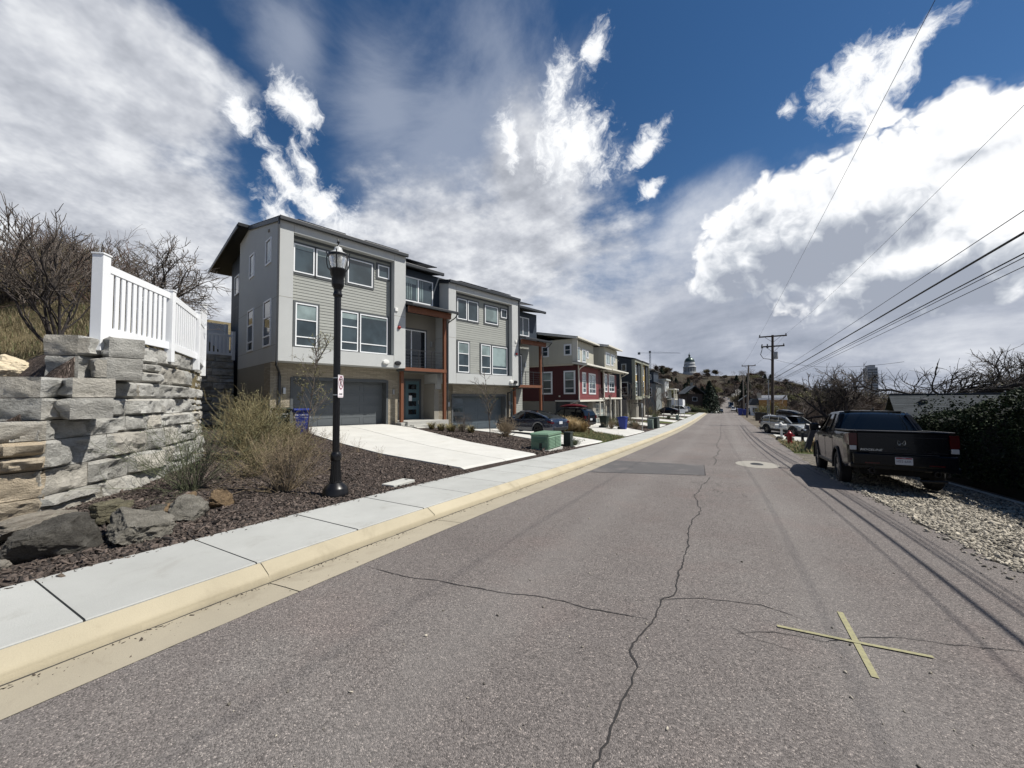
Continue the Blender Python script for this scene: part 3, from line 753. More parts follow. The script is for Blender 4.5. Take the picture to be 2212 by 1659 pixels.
def gable(f0, prof, y0, y1): return MB().prism(prof, lambda p, k: (p[0], (y0,y1)[k], p[1]))

# ------------------------------------------------------------------ the grey townhouse (two homes under one roof)
HA = 14.4
TH = thing('townhouse', 'long grey stucco townhouse with white windows and orange timber posts, nearest of the row', 'townhouse', (-17.09, 16.18, 0), -RAD(HA))
def unit(y0, zb, yL, yR, gL, gR, dz, first):
    """one home: box from yL to yR with its bottom at zb; garage opening gL..gR"""
    zt, z0 = zb + 6.5, zb - 3.25
    par = TH
    iL, iR, iB, iT = yL+.6, yR-.72, zb+.68, zb+6.08
    body = MB().prism([(.6,zb),(.6,zt+.02),(-4.22,zt+1.22),(-6.25,zt+.9),(-6.25,zb)], lambda p,k: (p[0], (yL,yR)[k], p[1]))
    body.box(.6,1.0,yL,iL,zb,zt).box(.6,1.0,iR,yR,zb,zt).box(.6,1.0,iL,iR,zb,iB).box(.6,1.0,iL,iR,iT,zt)
    nf = len(body.f); j = body                        # plaster joints, second material of the wall
    for z in (zb+2.95,):
        j.box(1.0,1.003,yL,iL,z,z+.02).box(1.0,1.003,iR,yR,z,z+.02).box(-6.2,.99,yL-.003,yL,z,z+.02)
    j.box(-6.2,.99,yL-.003,yL,zb+.75,zb+.77); j.box(1.0,1.003,iL,iL+.02,zb,iB).box(1.0,1.003,iR-.02,iR,zb,iB)
    j.box(1.0,1.003,iL,iL+.02,iT,zt-.1).box(1.0,1.003,iR,iR+.02,iT,zt-.1)
    wo_ = body.build('wall', [M['stucco'], M['stucco_dk']], par)
    for p in wo_.data.polygons[nf:]: p.material_index = 1
    F = WF('front', .6)
    lap(par, F, iL+.02, iR-.02, iB+.02, iT-.02, M['siding'])
    # dark linings of the recess
    l = MB(); l.box(.6,.66,iL,iL+.06,iB,iT).box(.6,.66,iR-.06,iR,iB,iT).box(.6,.655,iL+.06,iR-.06,iB,iB+.06).box(.6,.655,iL+.06,iR-.06,iT-.12,iT)
    l.build('corner_trim', M['trimdk'], par)
    # ground floor: piers of long brick, lintel, garage door
    p = MB()
    p.box(-1.,0,yL,gL,z0-.9,zb-.004).box(-1.6,0,gR,yR+.1,z0-.9,zb-.004).box(-.3,0,gL,gR,z0+2.55,zb-.004)
    p.build('brick_wall', M['brick'], par)
    MB().box(-6.25,-1.003,yL,yL+.2,z0-1.4,zb-.004).build('foundation', M['foundation'], par)
    MB().box(-6.2,-1.61,yL+.25,yR,z0-.5,zb-.01).build('inner_wall', M['trimdk'], par)
    tr = MB(); tr.box(-.52,.03,gL-.1,gL+.02,z0,z0+2.57).box(-.52,.03,gR-.02,gR+.1,z0,z0+2.57).box(-.52,.03,gL+.02,gR-.02,z0+2.43,z0+2.6)
    tr.build('door_surround', M['trimdk'], par)
    gdoor(par, WF('front',-.5), gL+.02, gR-.02, z0+.0, z0+2.43, M['garage' if first else 'garage2'], glass_left=not first)
    # wall lamps beside the garage, utility fittings
    for y in (gL-.38, gR+.42):
        MB().box(.0,.1,y-.06,y+.06,z0+1.75,z0+2.05).build('wall_lamp', M['chrome'], par, bevel=.01)
    return WF('front', .624), iL, iR, iB, iT, z0, zt
# home one
F, iL, iR, iB, iT, z0, zt = unit(0, 3.64, -5.93, .62, -4.97, 0., 0, True)
tr = dict(trim=.1)
window(TH, F, -5.22, -4.28, 7.97, 9.35, blind=[(.86,1,0,1)], **tr)
window(TH, F, -4.2, -3.26, 7.97, 9.35, blind=[(.8,1,0,1)], **tr)
window(TH, F, -2.62, -1.24, 8.0, 9.33, **tr)
window(TH, F, -.92, -.24, 8.68, 9.4, **tr)
hung = (0,.22,.62,1)
window(TH, F, -5.1, -4.1, 4.42, 6.5, rows=hung, blind=[(.65,.98,0,1)], **tr)
window(TH, F, -2.95, -2.03, 4.4, 6.47, rows=hung, blind=[(.84,.98,0,1)], **tr)
window(TH, F, -1.93, -.32, 4.38, 6.46, rows=(0,.23,1), blind=[(.93,.98,0,1)], **tr)
S1 = WF('side', -5.93)
window(TH, S1, -1.0, -.12, 8.41, 9.66, pane='panedk', blind=[(.1,.97,.3,1)], fw=.08)
window(TH, S1, -3.95, -3.05, 8.41, 9.7, pane='panedk', blind=[(.1,.97,.3,1)], fw=.08)
window(TH, S1, -1.2, .0, 4.42, 6.67, rows=hung, pane='panedk', fw=.08)
window(TH, S1, -4.15, -3.0, 4.45, 6.7, rows=hung, pane='panedk', fw=.08)
# home two, a step lower down the street
F, iL, iR, iB, iT, z02, zt2 = unit(0, 2.86, 3.74, 10.42, 4.85, 9.95, 0, False)
window(TH, F, 4.72, 5.55, 7.2, 8.58, **tr)
window(TH, F, 5.64, 6.57, 7.2, 8.58, **tr)
window(TH, F, 7.24, 8.52, 7.26, 8.55, blind=[(.12,.97,0,1)], **tr)
window(TH, F, 8.87, 9.5, 7.9, 8.55, **tr)
window(TH, F, 4.78, 5.74, 3.64, 5.68, rows=hung, blind=[(.65,.98,0,1)], **tr)
window(TH, F, 6.85, 7.77, 3.63, 5.7, rows=hung, blind=[(.65,.98,0,1)], **tr)
window(TH, F, 7.92, 9.5, 3.61, 5.68, rows=(0,.23,1), blind=[(.3,.97,0,.93)], **tr)
# roofs
def roof_slab(prof, y0, y1, name='roof', m='roof'): return MB().prism(prof, lambda p,k: (p[0], (y0,y1)[k], p[1])).build(name, M[m], TH)
def slope(x0, z0_, x1, z1, th=.12): return [(x0,z0_),(x1,z1),(x1,z1+th),(x0,z0_+th)]
for (ya, yb, ze, xe) in ((-5.98,.7,10.16,1.08),(.7,3.7,9.88,.5),(3.7,10.5,9.38,1.08),(10.5,14.4,9.1,.5)):
    zr = ze + (xe+4.22)*.225
    roof_slab(slope(xe, ze, -4.22, zr), ya, yb)
    MB().box(xe-.02,xe+.13,ya+.01,yb-.01,ze-.06,ze+.13).build('gutter', M['fascia'], TH, bevel=.02)
    b = MB().prism(slope(xe, ze-.14, -4.22, zr-.14, .2), lambda p,k: (p[0], (ya-.03,ya+.0)[k], p[1])); b.build('fascia', M['fascia'], TH)
roof_slab([(-4.22,11.36),(-12.2,10.62),(-12.2,10.76),(-4.22,11.52)], -6.45, 14.6)
MB().prism([(-4.3,11.2),(-12.22,10.5),(-12.22,10.7),(-4.3,11.42)], lambda p,k: (p[0], (-6.5,-6.452)[k], p[1])).build('fascia', M['fascia'], TH)
rb = MB().prism([(-6.27,.2),(-6.27,11.1),(-9.9,10.75),(-9.9,.2)], lambda p,k: (p[0], (-5.6,14.2)[k], p[1])); rb.build('rear_wall', M['navy'], TH)
q = MB()
for z in (5.4, 7.7, 9.6): q.box(-9.8,-6.3,-5.604,-5.6,z,z+.02)
for x in (-8.9,-7.5): q.box(x,x+.02,-5.604,-5.6,3,10.4)
q.build('panel_joint', M['blkmetal'], TH)
window(TH, WF('side',-5.6), -8.9, -7.8, 8.5, 9.7, pane='panedk', fw=.08)
# solar arrays
for y0, y1, ze in ((-4.95,-2.6,10.54),(-1.5,.55,10.54),(5.3,7.85,9.76),(8.2,10.3,9.76),(1.1,3.3,10.2),(11.2,13.,9.45)):
    b = MB().prism([(.35,ze+.12),(-3.2,ze+.92),(-3.2,ze+.97),(.35,ze+.17)], lambda p,k: (p[0], (y0,y1)[k], p[1])); o = b.build('solar_panel', M['solar'], TH)
# navy recess over the first entry
MB().box(-6.2,.02,.62,3.74,7.3,9.86).build('navy_wall', M['navy'], TH)
MB().box(-6.2,-.4,.62,3.74,3.5,7.298).build('balcony_wall', M['stucco_dk'], TH)
window(TH, WF('front',.02), .9, 3.2, 7.86, 9.4, cols=(0,.52,1), blind=[(.75,.99,0,.5)], fw=.07)
cu = WB(WF('front',.02))
for k in range(9): u = 1.0+k*.14+(.25 if k > 4 else 0); cu.rect(u,u+.09,8.0,9.0 if k<5 else 9.3,.019,.024)
cu.build('curtain', M['curtain'], TH)
def balcony(ya, yb, zf, roof_z, door_u, tx):
    sl = MB().box(-.39,.86,ya+.01,yb,zf-.2,zf-.01); sl.build('balcony_floor', M['trimdk'], TH)
    MB().box(.86,.93,ya+.01,yb+.08,zf-.2,zf).build('balcony_beam', M['wood'], TH)
    railing(TH, [(.84,ya+.06),(.84,yb-.05)], zf, 1.05)
    r = MB().prism([(.02,roof_z+.42),(1.62,roof_z),(1.62,roof_z+.12),(.02,roof_z+.56)], lambda p,k: (p[0], (ya+.02,yb+.45)[k], p[1])); r.build('balcony_roof', M['fascia'], TH)
    MB().box(1.58,1.72,ya+.02,yb+.47,roof_z-.02,roof_z+.13).build('gutter', M['fascia'], TH, bevel=.02)
    MB().box(1.2,1.34,ya+.03,yb+.12,roof_z-.33,roof_z+.02).build('roof_beam', M['wood'], TH)
    MB().box(.0,1.2,ya+.03,yb+.1,roof_z-.06,roof_z-.03).build('soffit', M['navy'], TH)
    MB().box(.72,.9,yb-.1,yb+.08,tx,roof_z-.06).build('post', M['wood'], TH)
    window(TH, WF('front',-.4), door_u[0], door_u[1], zf+.02, zf+2.5, cols=(0,.42,1), pane='panedk', fw=.07, trim=.1, name='sliding_door')
    MB().box(-.4,-.3,door_u[1]+.35,door_u[1]+.47,zf+1.55,zf+1.9).build('wall_lamp', M['chrome'], TH, bevel=.01)
    d = MB(); d.tube([(1.75,yb+.35,roof_z),(1.5,yb+.3,roof_z-.25),(1.0,yb+.16,roof_z-.5),(.95,yb+.14,roof_z-.8)], .035, 8).tube([(.95,yb+.14,roof_z-.8),(.95,yb+.14,tx)], .035, 8); d.build('downspout', M['fascia'], TH)
balcony(.62, 3.56, 3.72, 7.22, (1.1,2.95), .48)
# entry of home one
MB().box(-6.1,-1.2,.75,3.74,.2,3.5).build('entry_wall', M['stucco_dk'], TH)
MB().box(-1.2,1.05,.76,3.7,.1,.56).build('porch', M['porch'], TH, bevel=.015)
MB().box(.6,1.5,.9,2.1,.0,.36).build('step', M['porch'], TH, bevel=.015)
MB().box(.34,.52,.64,.82,.5,3.5).build('post', M['wood'], TH)
MB().box(.2,.85,.45,1.0,.1,.5).build('post_plinth', M['porch'], TH, bevel=.02)
MB().box(-1.6,0,3.7,4.85,-.5,2.85).build('brick_wall', M['brick'], TH)
MB().box(-1.2,0,3.36,3.7,.3,2.86).build('entry_side_wall', M['stucco_dk'], TH)
MB().box(-1.2,.2,3.42,3.74,2.5,3.5).build('entry_side_wall', M['stucco'], TH)
def front_door(u0, u1, z, at):
    f = WF('front', at); b = WB(f); b.rect(u0,u1,z,z+2.45,0,.05)
    d = b.build('front_door', M['doorteal'], TH)
    g = WB(f)
    for k in range(4): g.rect(u0+(u1-u0)*.22,u0+(u1-u0)*.78,z+.3+k*.54,z+.62+k*.54,.05,.06)
    g.build('pane', M['panedk'], d)
    b = WB(f); b.rect(u0-.14,u0,z,z+2.6,0,.08).rect(u1,u1+.14,z,z+2.6,0,.08).rect(u0,u1,z+2.45,z+2.6,0,.08); b.build('frame', M['trimdk'], d)
    WB(f).rect(u1-.1,u1-.06,z+.95,z+1.2,.05,.1).build('handle', M['chrome'], d)
front_door(1.95, 2.98, .58, -1.2)
WB(WF('front',-1.2)).rect(2.2,2.42,1.75,2.1,.0655,.067).build('door_notice', M['vinyl'], TH)
def text(name, s, size, m, par, M4, extrude=.002, align='CENTER', shear=0.):
    c = bpy.data.curves.new(name, 'FONT'); c.body = s; c.size = size; c.extrude = extrude; c.align_x = align; c.align_y = 'CENTER'; c.shear = shear; c.resolution_u = 3
    q = bpy.data.objects.new(name, c); COL.objects.link(q)
    me = bpy.data.meshes.new_from_object(q, depsgraph=bpy.context.evaluated_depsgraph_get()); me.materials.clear(); me.name = name
    bpy.data.objects.remove(q)
    o = link(name, me, m, par); o.matrix_local = M4; return o
def face(ax_u, ax_v, at):
    u, v = Vector(ax_u).normalized(), Vector(ax_v).normalized(); n = u.cross(v)
    return Matrix(((u.x,v.x,n.x,at[0]),(u.y,v.y,n.y,at[1]),(u.z,v.z,n.z,at[2]),(0,0,0,1)))
text('house_number', '5\n5\n4', .2, M['blkmetal'], TH, face((0,1,0),(0,0,1),(-1.19,1.5,1.95)))
# second entry and balcony at the far end
MB().box(-6.2,-.3,10.42,14.2,6.5,9.06).build('navy_wall', M['navy'], TH)
MB().box(-6.2,-.5,10.42,13.4,2.8,6.498).build('balcony_wall', M['siding'], TH)
lap(TH, WF('front',-.5), 12.5, 13.38, 2.85, 6.45, M['siding'])
window(TH, WF('front',-.3), 11.6, 13.15, 7.05, 8.6, cols=(0,.5,1), fw=.07)
balcony(10.42, 13.3, 2.93, 6.38, (10.7,12.3), -.4)
MB().box(-6.1,-1.3,10.5,13.4,-.5,2.72).build('entry_wall', M['siding'], TH)
MB().box(-1.3,1.05,10.5,13.4,-.9,-.22).build('porch', M['porch'], TH, bevel=.015)
MB().box(.34,.52,10.44,10.62,-.25,2.72).build('post', M['wood'], TH)
front_door(10.9, 11.95, -.2, -1.3)
lap(TH, WF('front',-1.3), 12.2, 13.4, -.2, 2.7, M['siding'])
# downspouts, meters, alarms, vents
d = MB(); d.box(1.0,1.08,-6.0,-5.93,3.55,10.15).tube([(1.02,-5.97,3.6),(.9,-5.95,3.45),(.1,-5.6,3.2),(.06,-5.55,3.0)], .05, 8).box(.01,.09,-5.6,-5.5,.2,3.05); d.build('downspout', M['fascia'], TH)
d = MB(); d.box(1.0,1.08,10.42,10.49,2.8,9.3).tube([(1.04,10.45,2.85),(.6,10.3,2.5),(.1,10.2,2.3)], .045, 8).box(.01,.09,10.16,10.24,-.5,2.35); d.build('downspout', M['fascia'], TH)
MB().box(-.9,-.5,-6.08,-5.94,.5,1.75).build('meter_box', M['navy'], TH, bevel=.02)
for y, z in ((.02,6.95),(10.1,6.2)): MB().box(1.0,1.06,y-.09,y+.09,z-.1,z+.1).build('alarm_box', M['whiteplastic'], TH, bevel=.015)
for y, z in ((.2,5.95),(10.15,5.25)): MB().lathe([(.0,0),(.1,.0),(.1,.05),(.05,.11),(.0,.12)], 16, axis='x').xf(Matrix.Translation((1.0,y,z))).build('alarm_bell', M['redplastic'], TH, smooth=40)
for (y, z, m) in ((-.62,3.92,'whiteplastic'),(.12,3.9,'blackplastic'),(9.55,3.12,'whiteplastic'),(9.98,3.1,'blackplastic')):
    MB().lathe([(.0,0),(.2,.0),(.2,.07),(.16,.12),(.0,.13)], 18, axis='x').xf(Matrix.Translation((1.0,y,z)) @ Matrix.Diagonal((1,1,.62,1))).build('vent_hood', M[m], TH, smooth=40)
MB().box(-.6,-.45,-5.99,-5.93,10.0,10.12).build('wall_vent', M['stucco_dk'], TH)
# ------------------------------------------------------------------ stone, wall, fences
def m_stone(name, c1, c2, c3, sc=1.3):
    m, t, b, co = newmat(name)
    g = t.new('ShaderNodeNewGeometry')
    mp = t.new('ShaderNodeMapping'); mp.inputs['Scale'].default_value = (1,1,1.7); t.put(mp.inputs[0], co)
    off = t.vmath('ADD', mp.outputs[0], t.vmath('SCALE', (7.,3.,11.), None, g.outputs['Random Per Island']))
    n = t.noise(off, sc, 9, .68, 2., .8); f = t.noise(off, 22., 6, .7)
    c = t.ramp(t.math('ADD', t.math('MULTIPLY', n, .72), t.math('MULTIPLY', f, .28)), [(.32,hexlin(c3)),(.48,hexlin(c2)),(.62,hexlin(c1)),(.75,hexlin(c1))])
    hs = t.new('ShaderNodeHueSaturation'); t.put(hs.inputs['Color'], c)
    t.put(hs.inputs['Value'], t.math('MULTIPLY_ADD', g.outputs['Random Per Island'], .34, .82))
    w = t.mix(t.math('MULTIPLY', t.smooth(t.math('FRACT', t.math('MULTIPLY', g.outputs['Random Per Island'], 17.)), .55, .95), .4), hs.outputs[0], t.mix(1., hs.outputs[0], (1.12,1.0,.84,1), 'MULTIPLY'))
    t.put(b.inputs['Base Color'], w); setp(b, rough=.92, spec=.2)
    t.put(b.inputs['Normal'], t.bump(t.math('ADD', t.math('MULTIPLY', n, 1.2), t.math('ADD', f, t.math('MULTIPLY', t.noise(off, 70., 4, .7), .4))), .05, 1.)); return m
M['block'] = m_stone('split_stone_block', '#c2c1bb', '#a9a8a2', '#6c6b66')
M['blockwarm'] = m_stone('split_stone_block_warm', '#c9bda8', '#b2a692', '#7d7466')
def stone_block(b, p, d, n, L, h, z0, depth, seed, rough=1.):
    """split-faced block: p start on the wall line, d along, n outward"""
    nx = max(5, min(26, int(L/.045))); nz = max(5, min(11, int(h/.04))); P = []
    sx, sz = seed*3.7, seed*1.3; r = random.Random(int(seed*1000) & 0xffffff)
    pl = [(r.uniform(.0,.11)*rough, r.gauss(0,.09)*rough, r.gauss(0,.14)*rough, r.uniform(0,L), r.uniform(0,h)) for _ in range(6)]
    off_ = r.uniform(-.025,.045)*rough; L = L - .016
    for i in range(nz+1):
        row = []; z = h*i/nz
        for j in range(nx+1):
            u = L*j/nx
            e = min(1., min(u, L-u)/.05)*min(1., min(z, h-z)/.035); e = max(0., e)**.7
            f = min(o + a*(u-u0) + c*(z-z0_) for o, a, c, u0, z0_ in pl); f = max(-.05, min(.11, f))
            q_ = (u*2.2+sx, z*3.0+sz, seed)
            k = f + noise.fractal(q_, .65, 2.1, 7)*.065*rough + (abs(noise.noise((u*4+sz, z*6+sx, 5)))-.2)*.05*rough + (abs(noise.noise((u*11+sz, z*13+sx, 8)))-.2)*.018*rough
            w = -.06*(1-e) + e*(k + off_)
            q = p + d*(u + .006) + n*w
            row.append((q.x, q.y, z0 + .006 + z*(1-.012/h)))
        P.append(row)
    base = len(b.v); b.grid(P); m = nx+1
    # back edge and sides
    top = P[-1]; bot = P[0]
    def back(pt): return (pt[0]-n.x*depth, pt[1]-n.y*depth, pt[2])
    b.grid([top, [back(q) for q in top]]); b.grid([[back(q) for q in bot], bot])
    for col_, sg_ in ((0,-1),(-1,1)):                        # rough ends
        G = []
        for s_ in range(9):
            f_ = s_/8.; row = []
            for i, r_ in enumerate(P):
                q = r_[col_]; z_ = i/(len(P)-1); e_ = min(1., f_*6)*min(1., min(z_,1-z_)*6)
                k_ = e_*(noise.fractal((f_*1.6+sx, z_*h*4+sz, 3+seed), .7, 2.1, 5)*.035 + .012)*sg_
                row.append((q[0]-n.x*depth*f_+d.x*k_, q[1]-n.y*depth*f_+d.y*k_, q[2]))
            G.append(row)
        b.grid(G)
def course(b, path, z0, h, seed, depth=.45, setback=0., lmin=.55, lmax=1.3, split=.22, rough=1.):
    r = random.Random(seed); pts = [Vector((x,y,0)) for x, y in path]
    seg = [(a, c) for a, c in zip(pts, pts[1:])]; si = 0; pos = 0.; k = 0
    for a, c in seg:
        D = (c-a); L = D.length; d = D/L; n = Vector((d.y,-d.x,0)); u = 0.
        while u < L - .02:
            l = r.uniform(lmin, lmax)
            if L - u - l < lmin*.7: l = L - u
            p = a + d*u - n*setback; k += 1; sd = seed*31.7 + k*1.37 + a.x
            if h > .32 and r.random() < split:
                hh = h*r.choice((.45,.5,.58)); stone_block(b, p, d, n, l, hh, z0, depth, sd, rough)
                if r.random() < .5 and l > .8:
                    f = r.uniform(.35,.65); stone_block(b, p, d, n, l*f, h-hh, z0+hh, depth, sd+.4, rough); stone_block(b, p+d*l*f, d, n, l*(1-f), h-hh, z0+hh, depth, sd+.6, rough)
                else: stone_block(b, p, d, n, l, h-hh, z0+hh, depth, sd+.5, rough)
            else: stone_block(b, p, d, n, l, h, z0, depth, sd, rough)
            u += l
TAIL = [(-10.05,3.62),(-11.6,4.75),(-13.2,5.58),(-14.8,6.15),(-17.2,6.65)]
TOPS = [2.9,2.56,2.17,1.87,1.55,1.27,.86,.49,.12,-.25]
rw = thing('retaining_wall', 'curved stepped retaining wall of split grey stone blocks under the white fence', 'retaining wall', (0,0,0))
b1, b2 = MB(), MB()
for i in range(9):
    z1, z0_ = TOPS[i], TOPS[i+1]; sb = (8-i)*.018
    if i < 2: path = [(-11.7,2.2),(-9.0,2.2)] + [(-10.05,3.4)] + TAIL[1:]; path[2] = (-10.05,3.46)
    elif i < 4: path = [(-11.3,1.7),(-8.27,1.7)] + TAIL
    else: path = [(-8.22,-5.),(-8.22,1.66)] + TAIL
    if i < 2: path = [(-11.45,2.22),(-8.98,2.22)] + TAIL
    if i >= 4:
        course(b2 if i > 4 else b1, [path[0], path[1]], z0_, z1-z0_, 11+i, setback=sb)
        course(b1, path[1:], z0_, z1-z0_, 41+i, setback=sb)
    else: course(b1, path, z0_, z1-z0_, 11+i, setback=sb)
b1.build('stonework', M['block'], rw, recalc=False, smooth=32)
b2.build('lower_stonework', M['blockwarm'], rw, recalc=False, smooth=32)
b = MB(); course(b, [(-25.4,4.),(-25.4,12.25)], .3, .5, 91, rough=.8); course(b, [(-25.4,4.),(-25.4,12.25)], .8, .45, 92, rough=.8)
for k in range(8): course(b, [(-25.4,4.),(-25.4,12.25)], 1.25+k*.41, .41, 93+k, setback=.02*k, rough=.8)
w2 = thing('retaining_wall', 'shaded dark stone retaining wall between the white fences and the grey townhouse', 'retaining wall', (0,0,0)); b.build('stonework', M['block'], w2, recalc=False, smooth=32)

# hillside behind the walls, one sheet
_hb = ([-8,1.5,1.75,2.25,3.62,4.75,5.58,6.15,6.65,7.5,8.2,12.3,13.2,70],[-8.5,-8.5,-8.7,-9.4,-10.4,-11.9,-13.45,-15.0,-17.2,-22,-25.7,-25.7,-30,-30])
_ht = ([-8,1.45,1.75,2.3,7,8.5,70],[1.5,1.5,2.1,2.84,2.84,4.45,4.6])
def hill_h(Y, d):
    top = float(np.interp(Y, *_ht)); base = top
    main = 2.84 + .42*min(d, 3.2) + .235*max(0, min(d, 40)-3.2) + (.04*(d-40) if d > 40 else 0)
    if Y > 7: main += np.interp(Y,[7,8.5],[0,1.6])
    k = min(1., max(0., (d-.1)/.3)); h = base + (main-base)*k*k*(3-2*k)
    low = max(top, float(np.interp(d, [0,1.2,3.2,5,7,10,40],[top, top+.08, 2.25, 2.9, 3.5, 4.3, 11.8])))
    q = min(1., max(0., (Y-2.25)/2.2)); q = q*q*(3-2*q)*(1 if d > .9 else 0) + (0 if d > .9 else min(1., max(0., (Y-2.2)/.2))); h = low*(1-q) + h*q
    return h + noise.noise((d*.35, Y*.35, 1))*.16*min(1,d) + noise.noise((d*.09, Y*.07, 4))*1.0*min(1.,d/15)
P = []
for Y in list(np.arange(-8, 13.4, .3)) + list(np.arange(14, 70, 2.)):
    x0 = float(np.interp(Y, *_hb)); row = [(x0+.02, Y, 0.)]
    for d in [0,.3,.6,1,1.4,1.8,2.2,2.7,3.3,4,5,6,7.5,9,11,13,16,19,23,27,32,36,40,46,55,70,100,150]: row.append((x0-d, Y, float(hill_h(Y, d))))
    P.append(row)
hs_o = MB().grid(P).build('hillside', [M['dryhill'], M['mulch']], recalc=False, smooth=180); struct(hs_o)
for p in hs_o.data.polygons:
    c = p.center
    if c.y < 2.6 and np.interp(c.y,*_hb)-c.x < 3.5: p.material_index = 1

# white vinyl fences
def fence(name, label, posts, z0s, z1s, gap=.14, pw=.085, post=.13, solid=False, parts=True):
    r = thing(name, label, 'fence', (posts[0][0], posts[0][1], 0)); ox, oy = posts[0]
    for i, (x, y) in enumerate(posts):
        x -= ox; y -= oy; a = math.atan2(posts[min(i+1,len(posts)-1)][1]-posts[max(i-1,0)][1], posts[min(i+1,len(posts)-1)][0]-posts[max(i-1,0)][0])
        w = post/2*(1.25 if i == 0 else 1)
        b = MB().box(-w,w,-w,w,z0s[i]-.25,z1s[i]).box(-w-.012,w+.012,-w-.012,w+.012,z1s[i],z1s[i]+.03).xf(Matrix.Translation((x,y,0)) @ Matrix.Rotation(a,4,'Z'))
        b.build('post', M['vinyl'], r, bevel=.006)
    for i in range(len(posts)-1):
        (xa,ya),(xb,yb) = posts[i],posts[i+1]; A = Vector((xa-ox,ya-oy,0)); B = Vector((xb-ox,yb-oy,0)); D = B-A; L = D.length; d = D/L
        a0, a1, c0, c1 = z0s[i]+.1, z0s[i+1]+.1, min(z1s[i],z0s[i]+1.3)-.1, min(z1s[i+1],z0s[i+1]+1.3)-.1
        if solid: c0, c1 = z1s[i]-.06, z1s[i+1]-.06
        b = MB(); up = Vector((0,0,1)); s0, s1 = d*post*.5, d*(L-post*.5)
        b.bar(A+s0+up*a0, A+s1+up*a1, .045, .15); b.bar(A+s0+up*c0, A+s1+up*c1, .045, .13)
        if solid:
            n = Vector((-d.y,d.x,0))*.012
            b.add([A+s0+up*a0-n,A+s1+up*a1-n,A+s1+up*c1-n,A+s0+up*c0-n,A+s0+up*a0+n,A+s1+up*a1+n,A+s1+up*c1+n,A+s0+up*c0+n],[(0,3,2,1),(4,5,6,7),(0,1,5,4),(2,3,7,6)])
        else:
            k = max(2, round((L-post)/gap)); n = k-1
            for j in range(1, k):
                f = (post*.5 + (L-post)*j/k)/L; q = A + D*f; za, zc = a0+(a1-a0)*f+.07, c0+(c1-c0)*f-.06
                b.bar(q+up*za, q+up*zc, pw, .022, up=(-d.y,d.x,0)) if False else b.add(*_picket(q, d, pw, .022, za, zc))
        b.build('picket_panel' if not solid else 'panel', M['vinyl'], r)
    return r
def _picket(q, d, w, th, z0, z1):
    n = Vector((-d.y,d.x,0)); vs = [q+d*(i*w/2)+n*(j*th/2)+Vector((0,0,z)) for z in (z0,z1) for i,j in ((-1,-1),(1,-1),(1,1),(-1,1))]
    return vs, [(0,3,2,1),(4,5,6,7),(0,1,5,4),(1,2,6,5),(2,3,7,6),(3,0,4,7)]
fence('picket_fence', 'bright white vinyl picket fence stepping along the top of the curved stone wall', [(-9.22,2.36),(-10.36,3.72),(-11.78,4.78),(-13.3,5.56),(-14.75,6.1),(-16.3,6.5)], [2.92,2.9,2.86,2.8,2.9,2.9], [4.3,4.17,4.08,4.62,4.5,4.5])
fence('picket_fence', 'shaded white picket fence on the dark stone wall beside the grey townhouse', [(-25.6,12.2),(-25.6,9.8),(-25.6,7.4),(-25.6,5.0)], [4.5]*4, [5.95]*4, gap=.2, pw=.12)
fence('privacy_fence', 'solid pale vinyl fence on the slope behind the shaded picket fence', [(-28.6,13.2),(-28.6,10.6),(-28.6,8.),(-28.6,5.4)], [5.,5.,5.,5.1], [6.85]*4, solid=True)

# boulders
def boulder(label, c, size, rot, m, seed, cuts=13, name='boulder'):
    r = random.Random(seed); bm = bmesh.new(); bmesh.ops.create_icosphere(bm, subdivisions=6, radius=1.)
    planes = []
    for _ in range(cuts):
        n = Vector((r.gauss(0,1), r.gauss(0,1), r.gauss(0,1))).normalized(); planes.append((n, r.uniform(.5,.82)))
    for v in bm.verts:
        p = v.co.copy()
        for n, dd in planes:
            e = p.dot(n) - dd
            if e > 0: p -= n*e*.96
        q = p*1.5 + Vector((seed*3.1,0,0))
        k = noise.fractal(q, .7, 2.1, 7)*.12 + (abs(noise.noise(q*1.8))-.25)*.14 + (abs(noise.noise(q*5))-.25)*.05 + noise.fractal(q*9, .7, 2., 4)*.02
        v.co = p*(1+k)
    me = bpy.data.meshes.new(name); bm.to_mesh(me); bm.free()
    o = link(name, me, m, smooth=38); o.location = c; o.scale = size; o.rotation_euler = rot
    return tag(o, label, 'boulder')
M['rockgrey'] = m_stone('grey_rock', '#9c9b95', '#807f79', '#4c4b48', 1.6); M['rockdark'] = m_stone('dark_rock', '#7d7a73', '#5f5c56', '#35332f', 2.)
M['rockpale'] = m_stone('pale_rock', '#b3afa5', '#98938a', '#6a655d', 1.4); M['rocktan'] = m_stone('tan_rock', '#b49c7c', '#957f64', '#5a4e40', 2.)
M['rockolive'] = m_stone('lichened_rock', '#99937a', '#7b7662', '#46433a', 2.2)
boulder('pale flat-topped slab boulder lying at the foot of the wall, at the frame edge', (-7.35,1.35,.33), (.45,.6,.14), (.05,-.06,.2), M['rockpale'], 3)
boulder('large dark boulder nearest the sidewalk joint, below the pale slab', (-6.36,1.36,.3), (.4,.46,.34), (.0,.1,.5), M['rockdark'], 5)
boulder('big grey pointed boulder at the sidewalk edge, in the middle of the rock cluster', (-6.25,2.0,.27), (.38,.46,.27), (.1,.1,1.), M['rockgrey'], 8)
boulder('blue grey wedge boulder between the pointed boulder and the round tan one', (-6.6,2.62,.27), (.27,.36,.21), (.1,-.2,.7), M['rockgrey'], 12)
boulder('small round tan boulder at the far end of the rock cluster', (-6.8,3.12,.25), (.2,.21,.2), (0,.2,.3), M['rocktan'], 15)
